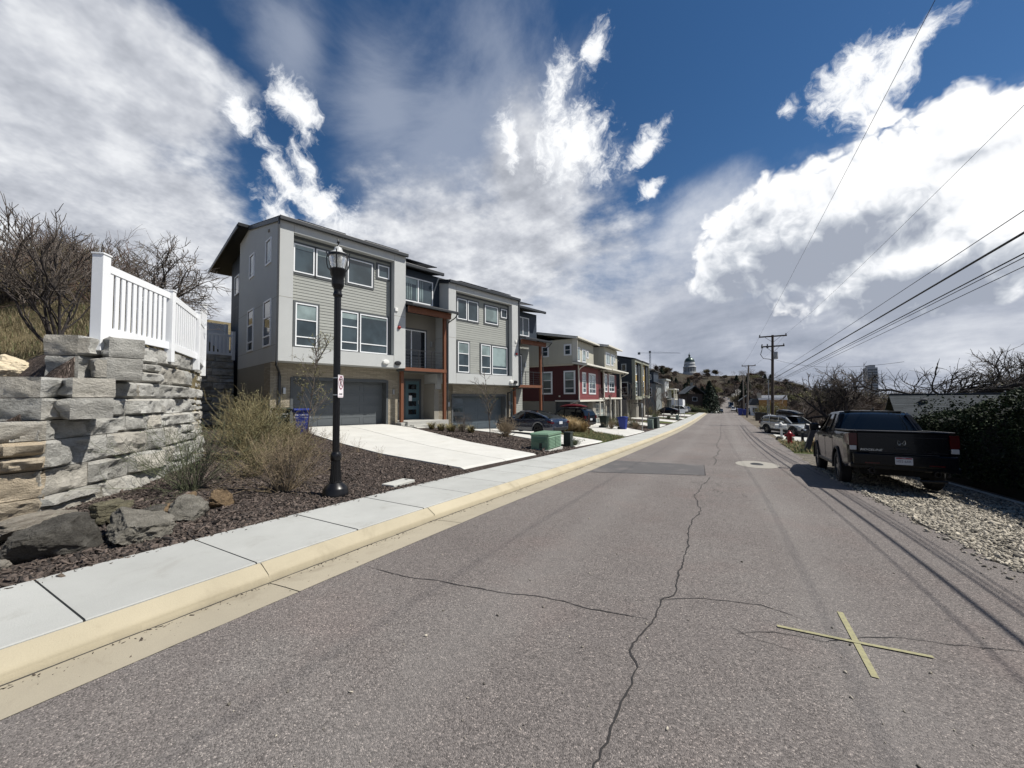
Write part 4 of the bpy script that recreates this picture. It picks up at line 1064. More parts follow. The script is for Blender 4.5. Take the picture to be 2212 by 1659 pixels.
boulder('olive lichened boulder tucked behind the large dark one', (-7.2,2.0,.36), (.22,.36,.16), (.1,.05,.6), M['rockolive'], 18)
boulder('low dark boulder in the shade behind the pointed boulder', (-6.95,2.35,.26), (.25,.3,.15), (0,0,.4), M['rockdark'], 21)
boulder('thin ochre shard of rock leaning on the cluster', (-6.95,2.78,.36), (.08,.2,.07), (.25,.2,.9), M['rocktan'], 24, 9)
boulder('little tan stone behind the tip of the pointed boulder', (-6.8,2.5,.3), (.16,.17,.13), (0,0,.4), M['rocktan'], 27)
boulder('half cropped grey boulder at the very edge of the frame by the sidewalk', (-6.3,.72,.22), (.3,.36,.22), (.1,.3,.2), M['rockpale'], 30)
boulder('cream limestone boulder on the terrace above the stepped wall', (-12.1,2.0,2.42), (.6,.55,.3), (0,.1,.3), mat('limestone', '#c3b69c', .9, .3, 3., bump=.02, bscale=12), 33)

# ------------------------------------------------------------------ branching plants
def tubes(lines, n=3):
    """lines: list of (points, r0, r1); one fast mesh of tapered tubes"""
    V, F = [], []; base = 0; ca = [(math.cos(6.2832*j/n), math.sin(6.2832*j/n)) for j in range(n)]
    for pts, r0, r1 in lines:
        k = len(pts); d = (Vector(pts[-1])-Vector(pts[0])); a = d.orthogonal(); 
        if a.length < 1e-6: a = Vector((1,0,0))
        a.normalize(); q = d.cross(a); q = q.normalized() if q.length > 1e-6 else Vector((0,1,0))
        for i, p in enumerate(pts):
            r = r0 + (r1-r0)*i/(k-1)
            for c, s in ca: V.append((p[0]+(a.x*c+q.x*s)*r, p[1]+(a.y*c+q.y*s)*r, p[2]+(a.z*c+q.z*s)*r))
        for i in range(k-1):
            for j in range(n):
                u = base+i*n+j; w = base+i*n+(j+1)%n; F.append((u, w, w+n, u+n))
        base += k*n
    return V, F
def rdir(r, d, ang):
    a = d.orthogonal().normalized(); b_ = d.cross(a); t_ = r.uniform(0, 6.2832)
    return (d*math.cos(ang) + (a*math.cos(t_)+b_*math.sin(t_))*math.sin(ang)).normalized()
WIND = [Vector((0,0,0))]
def limb(r, p, d, L, k, wob, up):
    pts = [p]; q = p.copy()
    for _ in range(k):
        d = (d + Vector((r.gauss(0,wob), r.gauss(0,wob), r.gauss(0,wob)+up)) + WIND[0]).normalized(); q = q + d*(L/k); pts.append(q.copy())
    return pts, d
def grow(r, out, p, d, L, rad, depth, spec):
    """spec: dict with ratio, angle, kids, wob, up, stop"""
    k = 5 if depth >= spec['depth']-1 else (4 if depth > 1 else 3)
    pts, dd = limb(r, p, d, L, k, spec['wob'], spec['up'])
    out.append((pts, rad, rad*(.62 if depth else .35), depth))
    if depth == 0: return
    kids = spec['kids'][min(spec['depth']-depth, len(spec['kids'])-1)]
    for c in range(kids):
        f = r.uniform(spec.get('lo',.35), 1.) if c < kids-1 else 1.
        i = min(k-1, int(f*k)); q = pts[i].lerp(pts[i+1], f*k-i) if i < k else pts[k]
        ld = (pts[i+1]-pts[i]).normalized()
        grow(r, out, q, rdir(r, ld, spec['ang']*r.uniform(.6,1.25)), L*spec['ratio']*r.uniform(.7,1.15), rad*(.66 if f > .8 else .5), depth-1, spec)
def bare_tree(name, label, cat, loc, H, spec, seed, bark, twig, group=None, trunk_n=7, lean=(0,0), r0=.12, forks=1, buds=0, budmat=None, thick=1):
    r = random.Random(seed); out = []
    for fk in range(forks):
        d = Vector((lean[0]+(r.uniform(-.5,.5) if forks > 1 else 0), lean[1]+(r.uniform(-.5,.5) if forks > 1 else 0), 1)).normalized()
        grow(r, out, Vector((r.uniform(-.1,.1)*(forks>1), r.uniform(-.1,.1)*(forks>1), -.1)), d, H*spec['trunk'], r0*(1 if forks == 1 else .7), spec['depth'], spec)
    t = thing(name, label, cat, loc, 0, group)
    cut = spec['depth']-spec.get('trunkdepth', 2)
    A = [(p, a*thick, c*thick) for p, a, c, dp in out if dp >= cut]; B = [(p, max(a, spec['min'])*thick, max(c, spec['min']*.6)*thick) for p, a, c, dp in out if dp < cut]
    V, F = tubes(A, trunk_n); fast('trunk', V, F, bark, t, 180)
    V, F = tubes(B, 3)
    fast('crown', V, F, twig, t)
    if buds:
        tips = [p[-1] for p, a, c, dp in out if dp == 0] + [p[1] for p, a, c, dp in out if dp == 0]
        leaf_cloud('bud', [tuple(x) for x in tips], buds, budmat, t, seed)
    return t
def leaf_cloud(name, pts, size, m, par, seed, n=1, jit=0.):
    rs = np.random.RandomState(seed); C = np.repeat(np.array(pts), n, 0); k = len(C)
    if jit: C = C + rs.normal(0, jit, (k,3))
    u = rs.normal(0,1,(k,3)); u /= np.linalg.norm(u,axis=1)[:,None]; w = np.cross(u, rs.normal(0,1,(k,3))); w /= np.linalg.norm(w,axis=1)[:,None]
    s = (size*rs.uniform(.5,1.4,k))[:,None]
    V = np.stack([C-u*s*.5, C+w*s*.28, C+u*s*.5, C-w*s*.28], 1).reshape(-1,3)
    return fast(name, V, np.arange(k*4).reshape(-1,4), m, par)
M['bark'] = mat('grey_brown_bark', (.07,.058,.05), .95, .4, 12, bump=.01, bscale=30); M['barkdk'] = mat('dark_bark', (.03,.025,.024), .95, .4, 12, bump=.01, bscale=30)
M['twig'] = mat('grey_twig', (.1,.083,.07), .9, .3, 10, isl=.35); M['twigred'] = mat('reddish_twig', (.115,.075,.06), .9, .3, 10, isl=.4); M['twigtan'] = mat('tan_dry_twig', (.215,.165,.105), .9, .3, 6, isl=.45)
M['twigolive'] = mat('olive_dry_twig', (.185,.155,.08), .9, .3, 6, isl=.5); M['twiggreen'] = mat('grey_green_twig', (.1,.11,.062), .9, .3, 6, isl=.5)
M['leafolive'] = mat('small_olive_leaf', (.15,.145,.07), .8, .3, 6, isl=.5); M['leafgreen'] = mat('small_green_leaf', (.075,.1,.042), .8, .3, 6, isl=.5); M['budgreen'] = mat('spring_bud', (.2,.19,.07), .8, .3, 6, isl=.4)
def shrub(name, label, loc, R_, H, n, seed, m, leafm=None, leaf=.025, nl=2, r0=.007, group=None, kids=5, spread=1.):
    r = random.Random(seed); L = []; tips = []
    for i in range(n):
        az = r.uniform(0, 6.2832); til = abs(r.gauss(0,.55))*spread; til = min(til, 1.25)
        d = Vector((math.cos(az)*math.sin(til), math.sin(az)*math.sin(til), math.cos(til)))
        lim = 1./max(math.cos(til)/H, math.sin(til)/R_); Ln = lim*r.uniform(.55,1.05)
        p0 = Vector((math.cos(az)*.12*R_*r.random(), math.sin(az)*.12*R_*r.random(), -.03))
        pts, _ = limb(r, p0, d, Ln, 4, .15, -.03 if til > .5 else .03); L.append((pts, r0, r0*.4))
        for c in range(kids):
            f = r.uniform(.3,1.); i_ = min(3, int(f*4)); q = pts[i_].lerp(pts[i_+1], f*4-i_)
            dd = rdir(r, (pts[i_+1]-pts[i_]).normalized(), r.uniform(.35,.95)); p2, _ = limb(r, q, dd, Ln*r.uniform(.14,.36), 3, .25, .05); L.append((p2, r0*.5, r0*.25)); tips.append(p2[-1]); tips.append(p2[1]); p3, _ = limb(r, p2[1], rdir(r, dd, .8), Ln*r.uniform(.06,.16), 2, .25, .05); L.append((p3, r0*.36, r0*.2)); tips.append(p3[-1])
    t = thing(name, label, 'shrub', loc, 0, group)
    V, F = tubes(L, 3); fast('stems', V, F, m, t)
    if leafm: leaf_cloud('foliage', [tuple(x) for x in tips], leaf, leafm, t, seed, nl, .03)
    return t
def at(x, y, dz=0.): return (x, y, land(x, y)+dz)
shrub('shrub', 'wiry grey green shrub sprawling at the foot of the stone wall, nearest the boulders', at(-8.35,3.35), 1.3, 1.25, 85, 1, M['twiggreen'], M['leafgreen'], .018, 2, r0=.005)
shrub('shrub', 'tan leafless shrub fanning out beside the black street lamp', at(-6.95,4.2), 1.2, 1.0, 125, 2, M['twigtan'], M['leafolive'], .012, 1, kids=6, r0=.0045)
shrub('shrub', 'low olive shrub between the wall and the lamp, in front of the larger olive ones', at(-8.7,4.6), 1.0, .85, 80, 3, M['twigolive'], M['leafolive'], .022, 1)
shrub('shrub', 'dense olive brown shrub against the far end of the stone wall', at(-11.1,5.75), 1.35, 1.35, 150, 4, M['twigolive'], M['leafolive'], .03, 2, r0=.009)
shrub('shrub', 'tallest olive brown shrub, in the shade line before the townhouse side wall', at(-14.4,7.5), 1.6, 1.6, 160, 5, M['twigolive'], M['leafolive'], .035, 2, r0=.01)
shrub('shrub', 'rounded olive shrub in front of the dark green trash bin', at(-13.0,8.0), 1.2, .75, 120, 6, M['twigolive'], M['leafolive'], .03, 1, r0=.009)
shrub('shrub', 'tan shrub behind the lamp shrub, left of the sapling by the driveway', at(-10.2,6.6), 1.1, .65, 110, 7, M['twigtan'], M['leafolive'], .025, 1, r0=.007)
shrub('shrub', 'small brown shrub under the sapling beside the blue bin', at(-13.9,9.2), .7, .5, 60, 8, M['twigred'], None, r0=.007)
for i,(x,y,h) in enumerate([(-9.9,8.25,.45),(-8.6,7.9,.4),(-11.6,8.9,.5)]): shrub('dry_stalks', 'sparse dry stalks at the mulch edge of the first driveway', at(x,y), .3, h, 9, 20+i, M['twigtan'], None, kids=2, r0=.004, group='dry stalks along the driveway edge')
shrub('shrub', 'reddish dry shrub beside the parked blue sedan', at(-9.85,17.4), .75, 1.0, 110, 31, M['twigtan'], None, r0=.009, kids=5)
shrub('shrub', 'thin grey shrub in front of the second garage door', at(-12.6,17.5), .6, 1.1, 50, 32, M['twig'], None, r0=.008, kids=4)
def tuft(name, label, loc, R_, H, n, seed, m, w=.012, group=None, cat='ornamental grass', droop=.5):
    rs = random.Random(seed); V, F = [], []
    for i in range(n):
        az = rs.uniform(0,6.2832); rr = R_*.25*math.sqrt(rs.random()); til = abs(rs.gauss(0,.45)); L = H*rs.uniform(.6,1.1)
        p = Vector((rr*math.cos(az+1), rr*math.sin(az+1), 0)); d = Vector((math.cos(az)*math.sin(til), math.sin(az)*math.sin(til), math.cos(til))); s = Vector((-math.sin(az),math.cos(az),0))*w/2
        q1 = p+d*L*.5; d2 = (d+Vector((math.cos(az)*droop,math.sin(az)*droop,-droop*.6))).normalized(); q2 = q1+d2*L*.35; d3 = (d2+Vector((math.cos(az)*.3,math.sin(az)*.3,-droop))).normalized(); q3 = q2+d3*L*.25
        k = len(V); V += [p-s,p+s,q1+s,q1-s,q2+s*.7,q2-s*.7,q3+s*.2,q3-s*.2]; F += [(k,k+1,k+2,k+3),(k+3,k+2,k+4,k+5),(k+5,k+4,k+6,k+7)]
    t = thing(name, label, cat, loc, 0, group); fast('blades', [tuple(v) for v in V], F, m, t); return t
M['strawgrass'] = mat('straw_grass', (.36,.27,.14), .8, .25, 4, isl=.45); M['tuftgrass'] = mat('olive_straw_grass', (.2,.17,.08), .8, .25, 4, isl=.45); M['greengrass'] = mat('green_grass_blade', (.07,.1,.03), .8, .3, 4, isl=.5)
for i,(x,y) in enumerate([(-14.2,16.75),(-13.3,16.45),(-13.6,17.6),(-12.7,16.6),(-13.0,17.9),(-12.0,17.4)]): tuft('grass_tuft', 'clipped olive straw grass tuft in the mulch before the first entry', at(x,y), .5, .5, 260, 40+i, M['tuftgrass'], .014, 'grass tufts in the mulch bed')
for i,(x,y,s) in enumerate([(-9.6,27.4,1.),(-10.5,28.3,1.05),(-8.8,26.7,.85),(-11.3,29.3,1.),(-9.9,26.4,.8)]): tuft('feather_grass', 'tall straw coloured grass clump on the verge behind the blue sedan', at(x,y), 1.0*s, 1.25*s, 420, 50+i, M['strawgrass'], .02, 'straw grass clumps by the second driveway')
# saplings
SPEC_SAP = dict(depth=3, trunk=.95, ratio=.34, ang=.75, kids=(20,6,4), wob=.05, up=.05, min=.004, trunkdepth=0, lo=.3)
bare_tree('sapling', 'young budding sapling in the mulch in front of the first garage', 'tree', at(-14.2,9.45), 3.3, SPEC_SAP, 3, M['bark'], M['twig'], r0=.028, buds=.05, budmat=M['budgreen'])
bare_tree('sapling', 'thin bare sapling in front of the second garage', 'tree', at(-9.75,15.75), 2.5, SPEC_SAP, 5, M['bark'], M['twig'], r0=.024, buds=.025, budmat=M['budgreen'])

# hillside bushes behind the white fence
SPEC_BUSH = dict(depth=4, trunk=.36, ratio=.66, ang=.55, kids=(4,4,4,3), wob=.12, up=.06, min=.007, trunkdepth=1, lo=.35)
def hl(x, y): return (x, y, float(hill_h(y, float(np.interp(y,*_hb))-x))-.05)
bare_tree('bare_bush', 'tall many stemmed bare bush behind the near end of the white fence', 'bush', hl(-12.4,2.6), 3.7, SPEC_BUSH, 11, M['barkdk'], M['twig'], forks=6, r0=.045)
bare_tree('bare_bush', 'wide spreading bare bush behind the first fence bays', 'bush', hl(-13.8,4.2), 3.5, dict(SPEC_BUSH, ang=.75, up=.0), 12, M['barkdk'], M['twig'], forks=5, r0=.05, lean=(.15,.25))
bare_tree('bare_bush', 'tangled grey bare bush on the slope at the frame edge', 'bush', hl(-20.5,3.5), 3.9, SPEC_BUSH, 13, M['bark'], M['twig'], forks=6, r0=.045)
bare_tree('bare_bush', 'low brown thicket on the slope beneath the ridge', 'bush', hl(-21.,5.2), 4.0, dict(SPEC_BUSH, ang=.8), 14, M['bark'], M['twigred'], forks=6, r0=.05)
bare_tree('bare_bush', 'distant bare bush on the slope seen between fence and townhouse', 'bush', hl(-34.,13.2), 3.4, SPEC_BUSH, 15, M['bark'], M['twig'], forks=4, r0=.05, thick=1.3)
bare_tree('bare_bush', 'low dense bush higher on the hillside behind the bare bushes', 'bush', hl(-24.,5.4), 3.8, dict(SPEC_BUSH, ang=.85), 16, M['bark'], M['twigolive'], forks=7, r0=.05, thick=1.2)
for i,(x,y,h) in enumerate([(-21.5,3.3,1.6),(-22.5,4.2,1.9),(-19.5,3.9,1.7),(-17.2,5.0,1.5),(-20.5,3.9,2.2),(-21.5,5.,2.2),(-15.,5.2,1.2),(-17.5,4.6,1.8),(-24,4.6,2.2)]):
    shrub('hillside_brush', 'low tangle of brown brush on the slope behind the white fence', hl(x,y), h*1.15, h, 110, 400+i, M[('twig','twigred','twigolive')[i%3]], None, r0=.012, kids=6, group='brown brush on the hillside')
def blades(name, n, where, H, m, seed, w=.012):
    rs = np.random.RandomState(seed); P_ = []
    while len(P_) < n:
        p = where(rs)
        if p is not None: P_.append(p)
    C = np.array(P_); az = rs.uniform(0,6.2832,n); til = np.abs(rs.normal(0,.5,n)); L = H*rs.lognormal(0,.35,n)
    d = np.stack([np.cos(az)*np.sin(til), np.sin(az)*np.sin(til), np.cos(til)],1); s = np.stack([-np.sin(az),np.cos(az),0*az],1)*w/2
    q = C+d*(L*.6)[:,None]; e = C+d*L[:,None]+np.stack([np.cos(az)*L*.25,np.sin(az)*L*.25,-L*.12],1)
    V = np.stack([C-s,C+s,q+s*.8,q-s*.8,e+s*.2,e-s*.2],1).reshape(-1,3); k = np.arange(n)[:,None]*6
    F = np.concatenate([k+np.array([[0,1,2,3]]), k+np.array([[3,2,4,5]])],0)
    return stuff(fast(name, V, F, m))
def w_hill(rs):
    y = rs.uniform(.3, 9.); d = .4 + 13*rs.rand()**1.4; x = float(np.interp(y,*_hb)) - d
    if y < 2.6 and d < 3.6: return None
    if noise.noise((x*.9,y*.9,3)) < -.45: return None
    return (x, y, float(hill_h(y, d))-.02)
M['hillstraw'] = mat('hill_straw', (.22,.18,.105), .85, .3, 3, isl=.5)
blades('dry_grass', 60000, w_hill, .17, M['hillstraw'], 61, .006)
blades('hill_grass', 20000, w_hill, .14, M['greengrass'], 62, .006)
def w_lawn(rs):
    x, y = rs.uniform(-9.5,-5.35), rs.uniform(20.4,31)
    if x > walk_x(y)-.02: return None
    a = np.interp(x,[-14.6,-12.3,-10.5,-8.8,-5.3],[25.9,25.2,24.3,23.1,20.3]); c = np.interp(x,[-12.6,-10.2,-8.4,-5.3],[35.2,33.,28.5,25.2])
    return (x, y, land(x,y)) if a+.05 < y < c-.05 else None
blades('lawn_grass', 9000, w_lawn, .1, M['greengrass'], 63, .016)
blades('lawn_thatch', 3000, w_lawn, .1, M['strawgrass'], 64, .014)
def w_right(rs):
    x, y = rs.uniform(2.9,6.5), rs.uniform(21.8,29.6)
    if x < right_x(y)-.05: return None
    return (x, y, land(x,y))
blades('verge_grass', 6000, w_right, .14, M['greengrass'], 65, .016)
blades('verge_thatch', 4000, w_right, .16, M['strawgrass'], 66, .014)
# ------------------------------------------------------------------ street furniture, left
M['blackpaint'] = mat('black_gloss_paint', (.006,.006,.007), .33, .1, 8, spec=.35)
M['lampglass'] = None
def m_clear():
    m, t, b, co = newmat('lamp_glass'); b.inputs['Base Color'].default_value = (.86,.88,.86,1); setp(b, rough=.18, trans=.75, spec=.5)
    w = t.new('ShaderNodeTexWave'); t.put(w.inputs[0], co); w.inputs['Scale'].default_value = 14.; w.bands_direction = 'Z'
    t.put(b.inputs['Normal'], t.bump(w.outputs[1], .006, .6)); return m
M['lampglass'] = m_clear()
M['lampcap'] = mat('lamp_cap_glass', '#b9bab8', .25, .08, 8, spec=.5)
def lamp(label, loc, full=True):
    L = thing('street_lamp', label, 'street lamp', loc, 0, None)
    n = 32 if full else 12
    b = MB(); b.lathe([(.0,0),(.215,0),(.215,.07),(.205,.085),(.205,.12),(.185,.15),(.15,.19),(.105,.23),(.105,.25),(.095,.255)], n); b.build('base', M['blackpaint'], L, smooth=40)
    b = MB()
    if full:                                   # fluted foot
        P = []
        for z, r in ((.25,.098),(.45,.082),(.62,.076)):
            P.append([( (r-.008*(k%2))*math.cos(2*math.pi*k/36), (r-.008*(k%2))*math.sin(2*math.pi*k/36), z) for k in range(37)])
        b.grid(P)
    else: b.lathe([(.098,.25),(.076,.62)], n)
    b.lathe([(.078,.61),(.088,.63),(.09,.68),(.09,.72),(.078,.74),(.07,.76),(.06,.765)], n); b.build('plinth', M['blackpaint'], L, smooth=40)
    b = MB()
    if full:
        b.grid([[((.058-.005*(k%2))*math.cos(2*math.pi*k/32), (.058-.005*(k%2))*math.sin(2*math.pi*k/32), z) for k in range(33)] for z in (.74,2.2,3.56)])
    else: b.lathe([(.056,.74),(.056,3.56)], 8)
    b.build('pole', M['blackpaint'], L, smooth=60)
    b = MB().lathe([(.058,3.5),(.075,3.52),(.08,3.55),(.066,3.58),(.066,3.64),(.1,3.7),(.105,3.74),(.102,3.86),(.125,3.9),(.128,3.95),(.14,3.97),(.142,4.0),(.12,4.01),(.0,4.01)], n)
    b.build('capital', M['blackpaint'], L, smooth=40)
    b = MB().lathe([(.105,4.005),(.128,4.08),(.15,4.18),(.156,4.24)], n)
    b.f = b.f[:-2]; b.build('globe', M['lampglass'], L, smooth=60)
    MB().lathe([(.0,4.0),(.03,4.01),(.03,4.1),(.018,4.12),(.0,4.13)], 10).build('bulb', M['whiteplastic'], L, smooth=60)
    b = MB().lathe([(.165,4.235),(.15,4.285),(.11,4.31),(.075,4.33),(.07,4.36),(.055,4.4),(.02,4.42),(.0,4.42)], n); b.build('cap', M['lampcap'], L, smooth=60)
    b = MB(); 
    b.lathe([(.158,4.225),(.17,4.225),(.17,4.27),(.158,4.27)], n, ring=True)
    for k in range(4):
        a = math.pi/4 + k*math.pi/2; f = lambda r, z: (r*math.cos(a), r*math.sin(a), z)
        b.tube([f(.125,3.97),f(.165,4.02),f(.185,4.1),f(.188,4.2),f(.178,4.26),f(.195,4.31)], .0095, 6)
        b.tube([f(.118,4.0),f(.142,4.12),f(.16,4.23)], .006, 6)
        b.lathe([(.0,-.006),(.03,-.006),(.03,.006),(.0,.006)], 12, axis='x').xf(Matrix.Identity(4)) if False else None
    b.build('cage', M['blackpaint'], L, smooth=60)
    MB().lathe([(.0,4.41),(.024,4.42),(.012,4.45),(.012,4.48),(.03,4.495),(.012,4.515),(.007,4.56),(.0,4.58)], 10).build('finial', M['blackpaint'], L, smooth=60)
    return L
lamp('tall black fluted street lamp with a lantern top, in the mulch beside the sidewalk', (-5.97, 4.5, land(-5.97,4.5)-.01))
lamp('far black street lamp small in the distance beside the sidewalk', (-5.5, 60.5, land(-5.5,60.5)), False)
# no-parking sign strapped to the lamp
M['signwhite'] = mat('sign_white', '#e4dfe2', .4, .04, 8, spec=.5); M['signred'] = mat('sign_red', '#7d1f3d', .45, .08, 8); M['signblack'] = mat('sign_black', '#1a1014', .45, .08, 8)
sg = thing('parking_sign', 'narrow white no parking sign strapped to the near street lamp', 'sign', (-5.97+.058, 4.5+.039, land(-5.97,4.5)+1.9), RAD(124))
w, h = .2, .4      # sign face looks along local -y
def rrect(w, h, r, n=5):
    P = []
    for cx, cy, a0 in ((w/2-r,h/2-r,0),(-w/2+r,h/2-r,90),(-w/2+r,-h/2+r,180),(w/2-r,-h/2+r,270)):
        for i in range(n+1): a = RAD(a0+90*i/n); P.append((cx+r*math.cos(a), cy+r*math.sin(a)))
    return P
MB().prism(rrect(w*1.35,h,.025), lambda p,k: (p[0], (0,.003)[k], p[1])).build('plate', M['signwhite'], sg)
FS = face((1,0,0),(0,0,1),(0,-.0035,.062))
text('symbol', 'P', .2, M['signblack'], sg, FS, .0006)
b = MB(); N = 40; R0, R1 = .098, .115
b.grid([[(r*math.cos(2*math.pi*i/N), -.005, .062+r*math.sin(2*math.pi*i/N)) for i in range(N+1)] for r in (R0,R1)])
b.bar((-.072,-.0052,.062+.072),(.072,-.0052,.062-.072),.018,.001,up=(0,1,0)); b.build('prohibition_ring', M['signred'], sg)
b = MB(); b.box(-.05,.05,-.005,-.004,-.14,-.128).add([(-.075,-.005,-.134),(-.045,-.005,-.115),(-.045,-.005,-.153)],[(0,1,2)]).add([(.075,-.005,-.134),(.045,-.005,-.115),(.045,-.005,-.153)],[(0,1,2)]); b.build('double_arrow', M['signblack'], sg)
b = MB(); b.box(-.12,.12,-.005,-.0042,.182,.186).box(-.12,.12,-.005,-.0042,-.186,-.182); b.build('border', M['signred'], sg)
b = MB()
for z in (.15,-.15): b.lathe([(.059,z-.008),(.061,z-.008),(.061,z+.008),(.059,z+.008)], 20, ring=True)
b.xf(Matrix.Translation((0,.07,0))); b.build('strap', M['chrome'], sg)

# wheeled bins
M['binblue'] = mat('blue_plastic_bin', (.012,.03,.2), .45, .1, 5, spec=.45); M['bingreen'] = mat('dark_green_plastic_bin', (.014,.022,.016), .5, .1, 5); M['binblack'] = mat('black_plastic_bin', (.016,.016,.016), .5, .1, 5)
def wbin(label, loc, rz, m, lines=None, group=None, scale=1.):
    B = thing('wheeled_bin', label, 'trash bin', loc, rz, group); B.scale = (scale,)*3
    lo = [(-.22,-.27),(.22,-.27),(.22,.2),(-.22,.2)]; hi = [(-.29,-.36),(.29,-.36),(.29,.36),(-.29,.36)]
    b = MB(); P = []
    for z, f in ((.04,0.),(.5,.45),(.9,.85),(1.0,1.)): P.append([(a[0]+(c[0]-a[0])*f, a[1]+(c[1]-a[1])*f, z) for a, c in zip(lo,hi)])
    for i in range(3):
        k = len(b.v); b.v += P[i]+P[i+1]; b.f += [(k+j,k+(j+1)%4,k+4+(j+1)%4,k+4+j) for j in range(4)]
    k = len(b.v); b.v += P[0]; b.f.append((k+3,k+2,k+1,k))
    b.box(-.31,.31,-.38,.38,.95,1.0); b.build('body', m, B, bevel=.02)
    b = MB().prism([(-.4,1.005),(.4,1.005),(.42,1.05),(.2,1.1),(-.2,1.11),(-.42,1.06)], lambda p,k: ((-.32,.32)[k], p[0], p[1])); b.build('lid', m, B, bevel=.015)
    MB().tube([(-.27,.4,1.0),(-.27,.48,.98),(.27,.48,.98),(.27,.4,1.0)], .018, 8).build('handle', m, B, smooth=60)
    for s in (-1,1): MB().lathe([(.0,-.025),(.11,-.03),(.125,-.02),(.125,.02),(.11,.03),(.0,.025)], 20, axis='x').xf(Matrix.Translation((s*.25,.27,.125))).build('wheel', M['blackplastic'], B, smooth=40)
    if lines:
        for i, s in enumerate(lines): text('lettering', s, .075 if i == 0 else .085, M['vinyl'], B, face((1,0,0),(0,.09,.52),(0,-.345+.0175*i,.85-.1*i)), .001)
    return B
wbin('dark green wheeled bin standing behind the blue one in front of the first garage', at(-16.5,9.75), RAD(70), M['bingreen'], ['SALT LAKE CITY','SUSTAINABILITY'], 'wheeled bins on the street')
wbin('bright blue wheeled bin with white lettering beside the first garage door', at(-15.65,10.1), RAD(65), M['binblue'], ['SALT LAKE CITY','SUSTAINABILITY'], 'wheeled bins on the street')
wbin('dark green wheeled bin at the edge of the drive of the red townhouse', at(-9.3,34.4), RAD(80), M['bingreen'], None, 'wheeled bins on the street')
wbin('blue wheeled bin standing on the drive of the red townhouse', at(-7.5,33.7), RAD(85), M['binblue'], None, 'wheeled bins on the street')
wbin('blue wheeled bin on the right of the road before the leaning utility pole', at(3.3,90.8), RAD(-80), M['binblue'], None, 'wheeled bins on the street', 1.25)
wbin('second blue wheeled bin, just behind the blue bin by the far right kerb', at(4.1,91.2), RAD(-85), M['binblue'], None, 'wheeled bins on the street', 1.2)
wbin('black wheeled bin beside the yellow green bush, right of the road', at(4.6,66.3), RAD(-85), M['binblack'], None, 'wheeled bins on the street', 1.15)
wbin('black wheeled bin behind the other black one beside the yellow green bush', at(5.35,66.9), RAD(-85), M['binblack'], None, 'wheeled bins on the street', 1.1)

# utility cabinets
M['sage'] = mat('sage_green_cabinet', (.135,.23,.155), .5, .08, 4, dirt=('#7d8a72',.25,6.)); M['cabdark'] = mat('dark_green_cabinet', (.02,.03,.024), .5, .1, 5); M['cabgrey'] = mat('pale_green_cabinet', (.2,.25,.21), .5, .08, 5)
tf = thing('transformer_box', 'sage green louvred utility transformer box beside the sidewalk', 'utility box', at(-6.15,14.15), RAD(90))
MB().box(-.72,.72,-.42,.42,-.1,.05).build('plinth', M['pad'], tf, bevel=.01)
b = MB().box(-.66,.66,-.36,.36,.05,.58); b.build('cabinet', M['sage'], tf, bevel=.015)
b = MB().prism([(-.68,.0),(.68,.0),(.68,.05),(.62,.1),(-.62,.1),(-.68,.05)], lambda p,k: (p[0], (-.39,.39)[k], .575+p[1])); b.build('lid', M['sage'], tf, bevel=.015)
b = MB()
for k in range(8):
    z = .11+k*.055
    for x0,x1 in ((-.62,-.02),(.02,.62)): b.add([(x0,.36,z+.035),(x1,.36,z+.035),(x1,.40,z),(x0,.40,z),(x0,.36,z-.002),(x1,.36,z-.002)],[(0,1,2,3),(3,2,5,4)]); b.add([(x0,-.36,z+.035),(x1,-.36,z+.035),(x1,-.40,z),(x0,-.40,z),(x0,-.36,z-.002),(x1,-.36,z-.002)],[(0,3,2,1),(3,4,5,2)])
    for s in (-1,1):
        if not (s < 0 and k < 4): b.add([(s*.66,-.3,z+.035),(s*.66,.3,z+.035),(s*.70,.3,z),(s*.70,-.3,z),(s*.66,.3,z-.002),(s*.66,-.3,z-.002)],[(0,1,2,3),(3,2,4,5)])
b.build('louvres', M['sage'], tf, recalc=False)
MB().box(-.69,-.66,-.1,.0,.1,.3).build('latch', M['cabdark'], tf)
def pedestal(label, loc, rz, m, w, d, h, capm=None):
    p = thing('utility_pedestal', label, 'utility box', loc, rz)
    b = MB().prism([(-d/2,-.05),(d/2,-.05),(d/2*.92,h*.96),(-d/2*.92,h)], lambda q,k: ((-w/2,w/2)[k], q[0], q[1])); b.build('cabinet', m, p, bevel=.02)
    MB().box(-w/2-.012,w/2+.012,-d/2-.012,d/2+.012,h-.03,h+.02).build('lid', capm or m, p, bevel=.012)
    MB().box(-.03,.03,-d/2-.02,-d/2+.01,h*.5,h*.62).build('latch', M['chrome'], p); return p
pedestal('small dark green utility pedestal on the lawn corner behind the sage transformer', at(-5.95,16.1,), RAD(90), M['cabdark'], .36,.34,.62)
pedestal('pale green slim utility pedestal beside the dark cabinet further up the sidewalk', at(-5.75,37.0), RAD(90), M['cabgrey'], .4,.5,.85)
pedestal('wide dark utility cabinet on the verge further up the sidewalk', at(-5.7,38.6), RAD(90), M['cabdark'], 1.5,.9,.95)
pedestal('small pale utility pedestal at the foot of the far street lamp', at(-5.5,58.6), RAD(90), M['cabgrey'], .4,.4,.7)
st_ = thing('marker_stake', 'thin white grey stake standing at the edge of the sidewalk on the red house drive', 'stake', at(-5.6,32.1)); MB().tube([(0,0,-.05),(.01,0,2.2)], .03, 8).build('pole', M['chrome'], st_); MB().box(-.04,.06,-.02,.02,1.9,2.25).build('flag', M['vinyl'], st_)
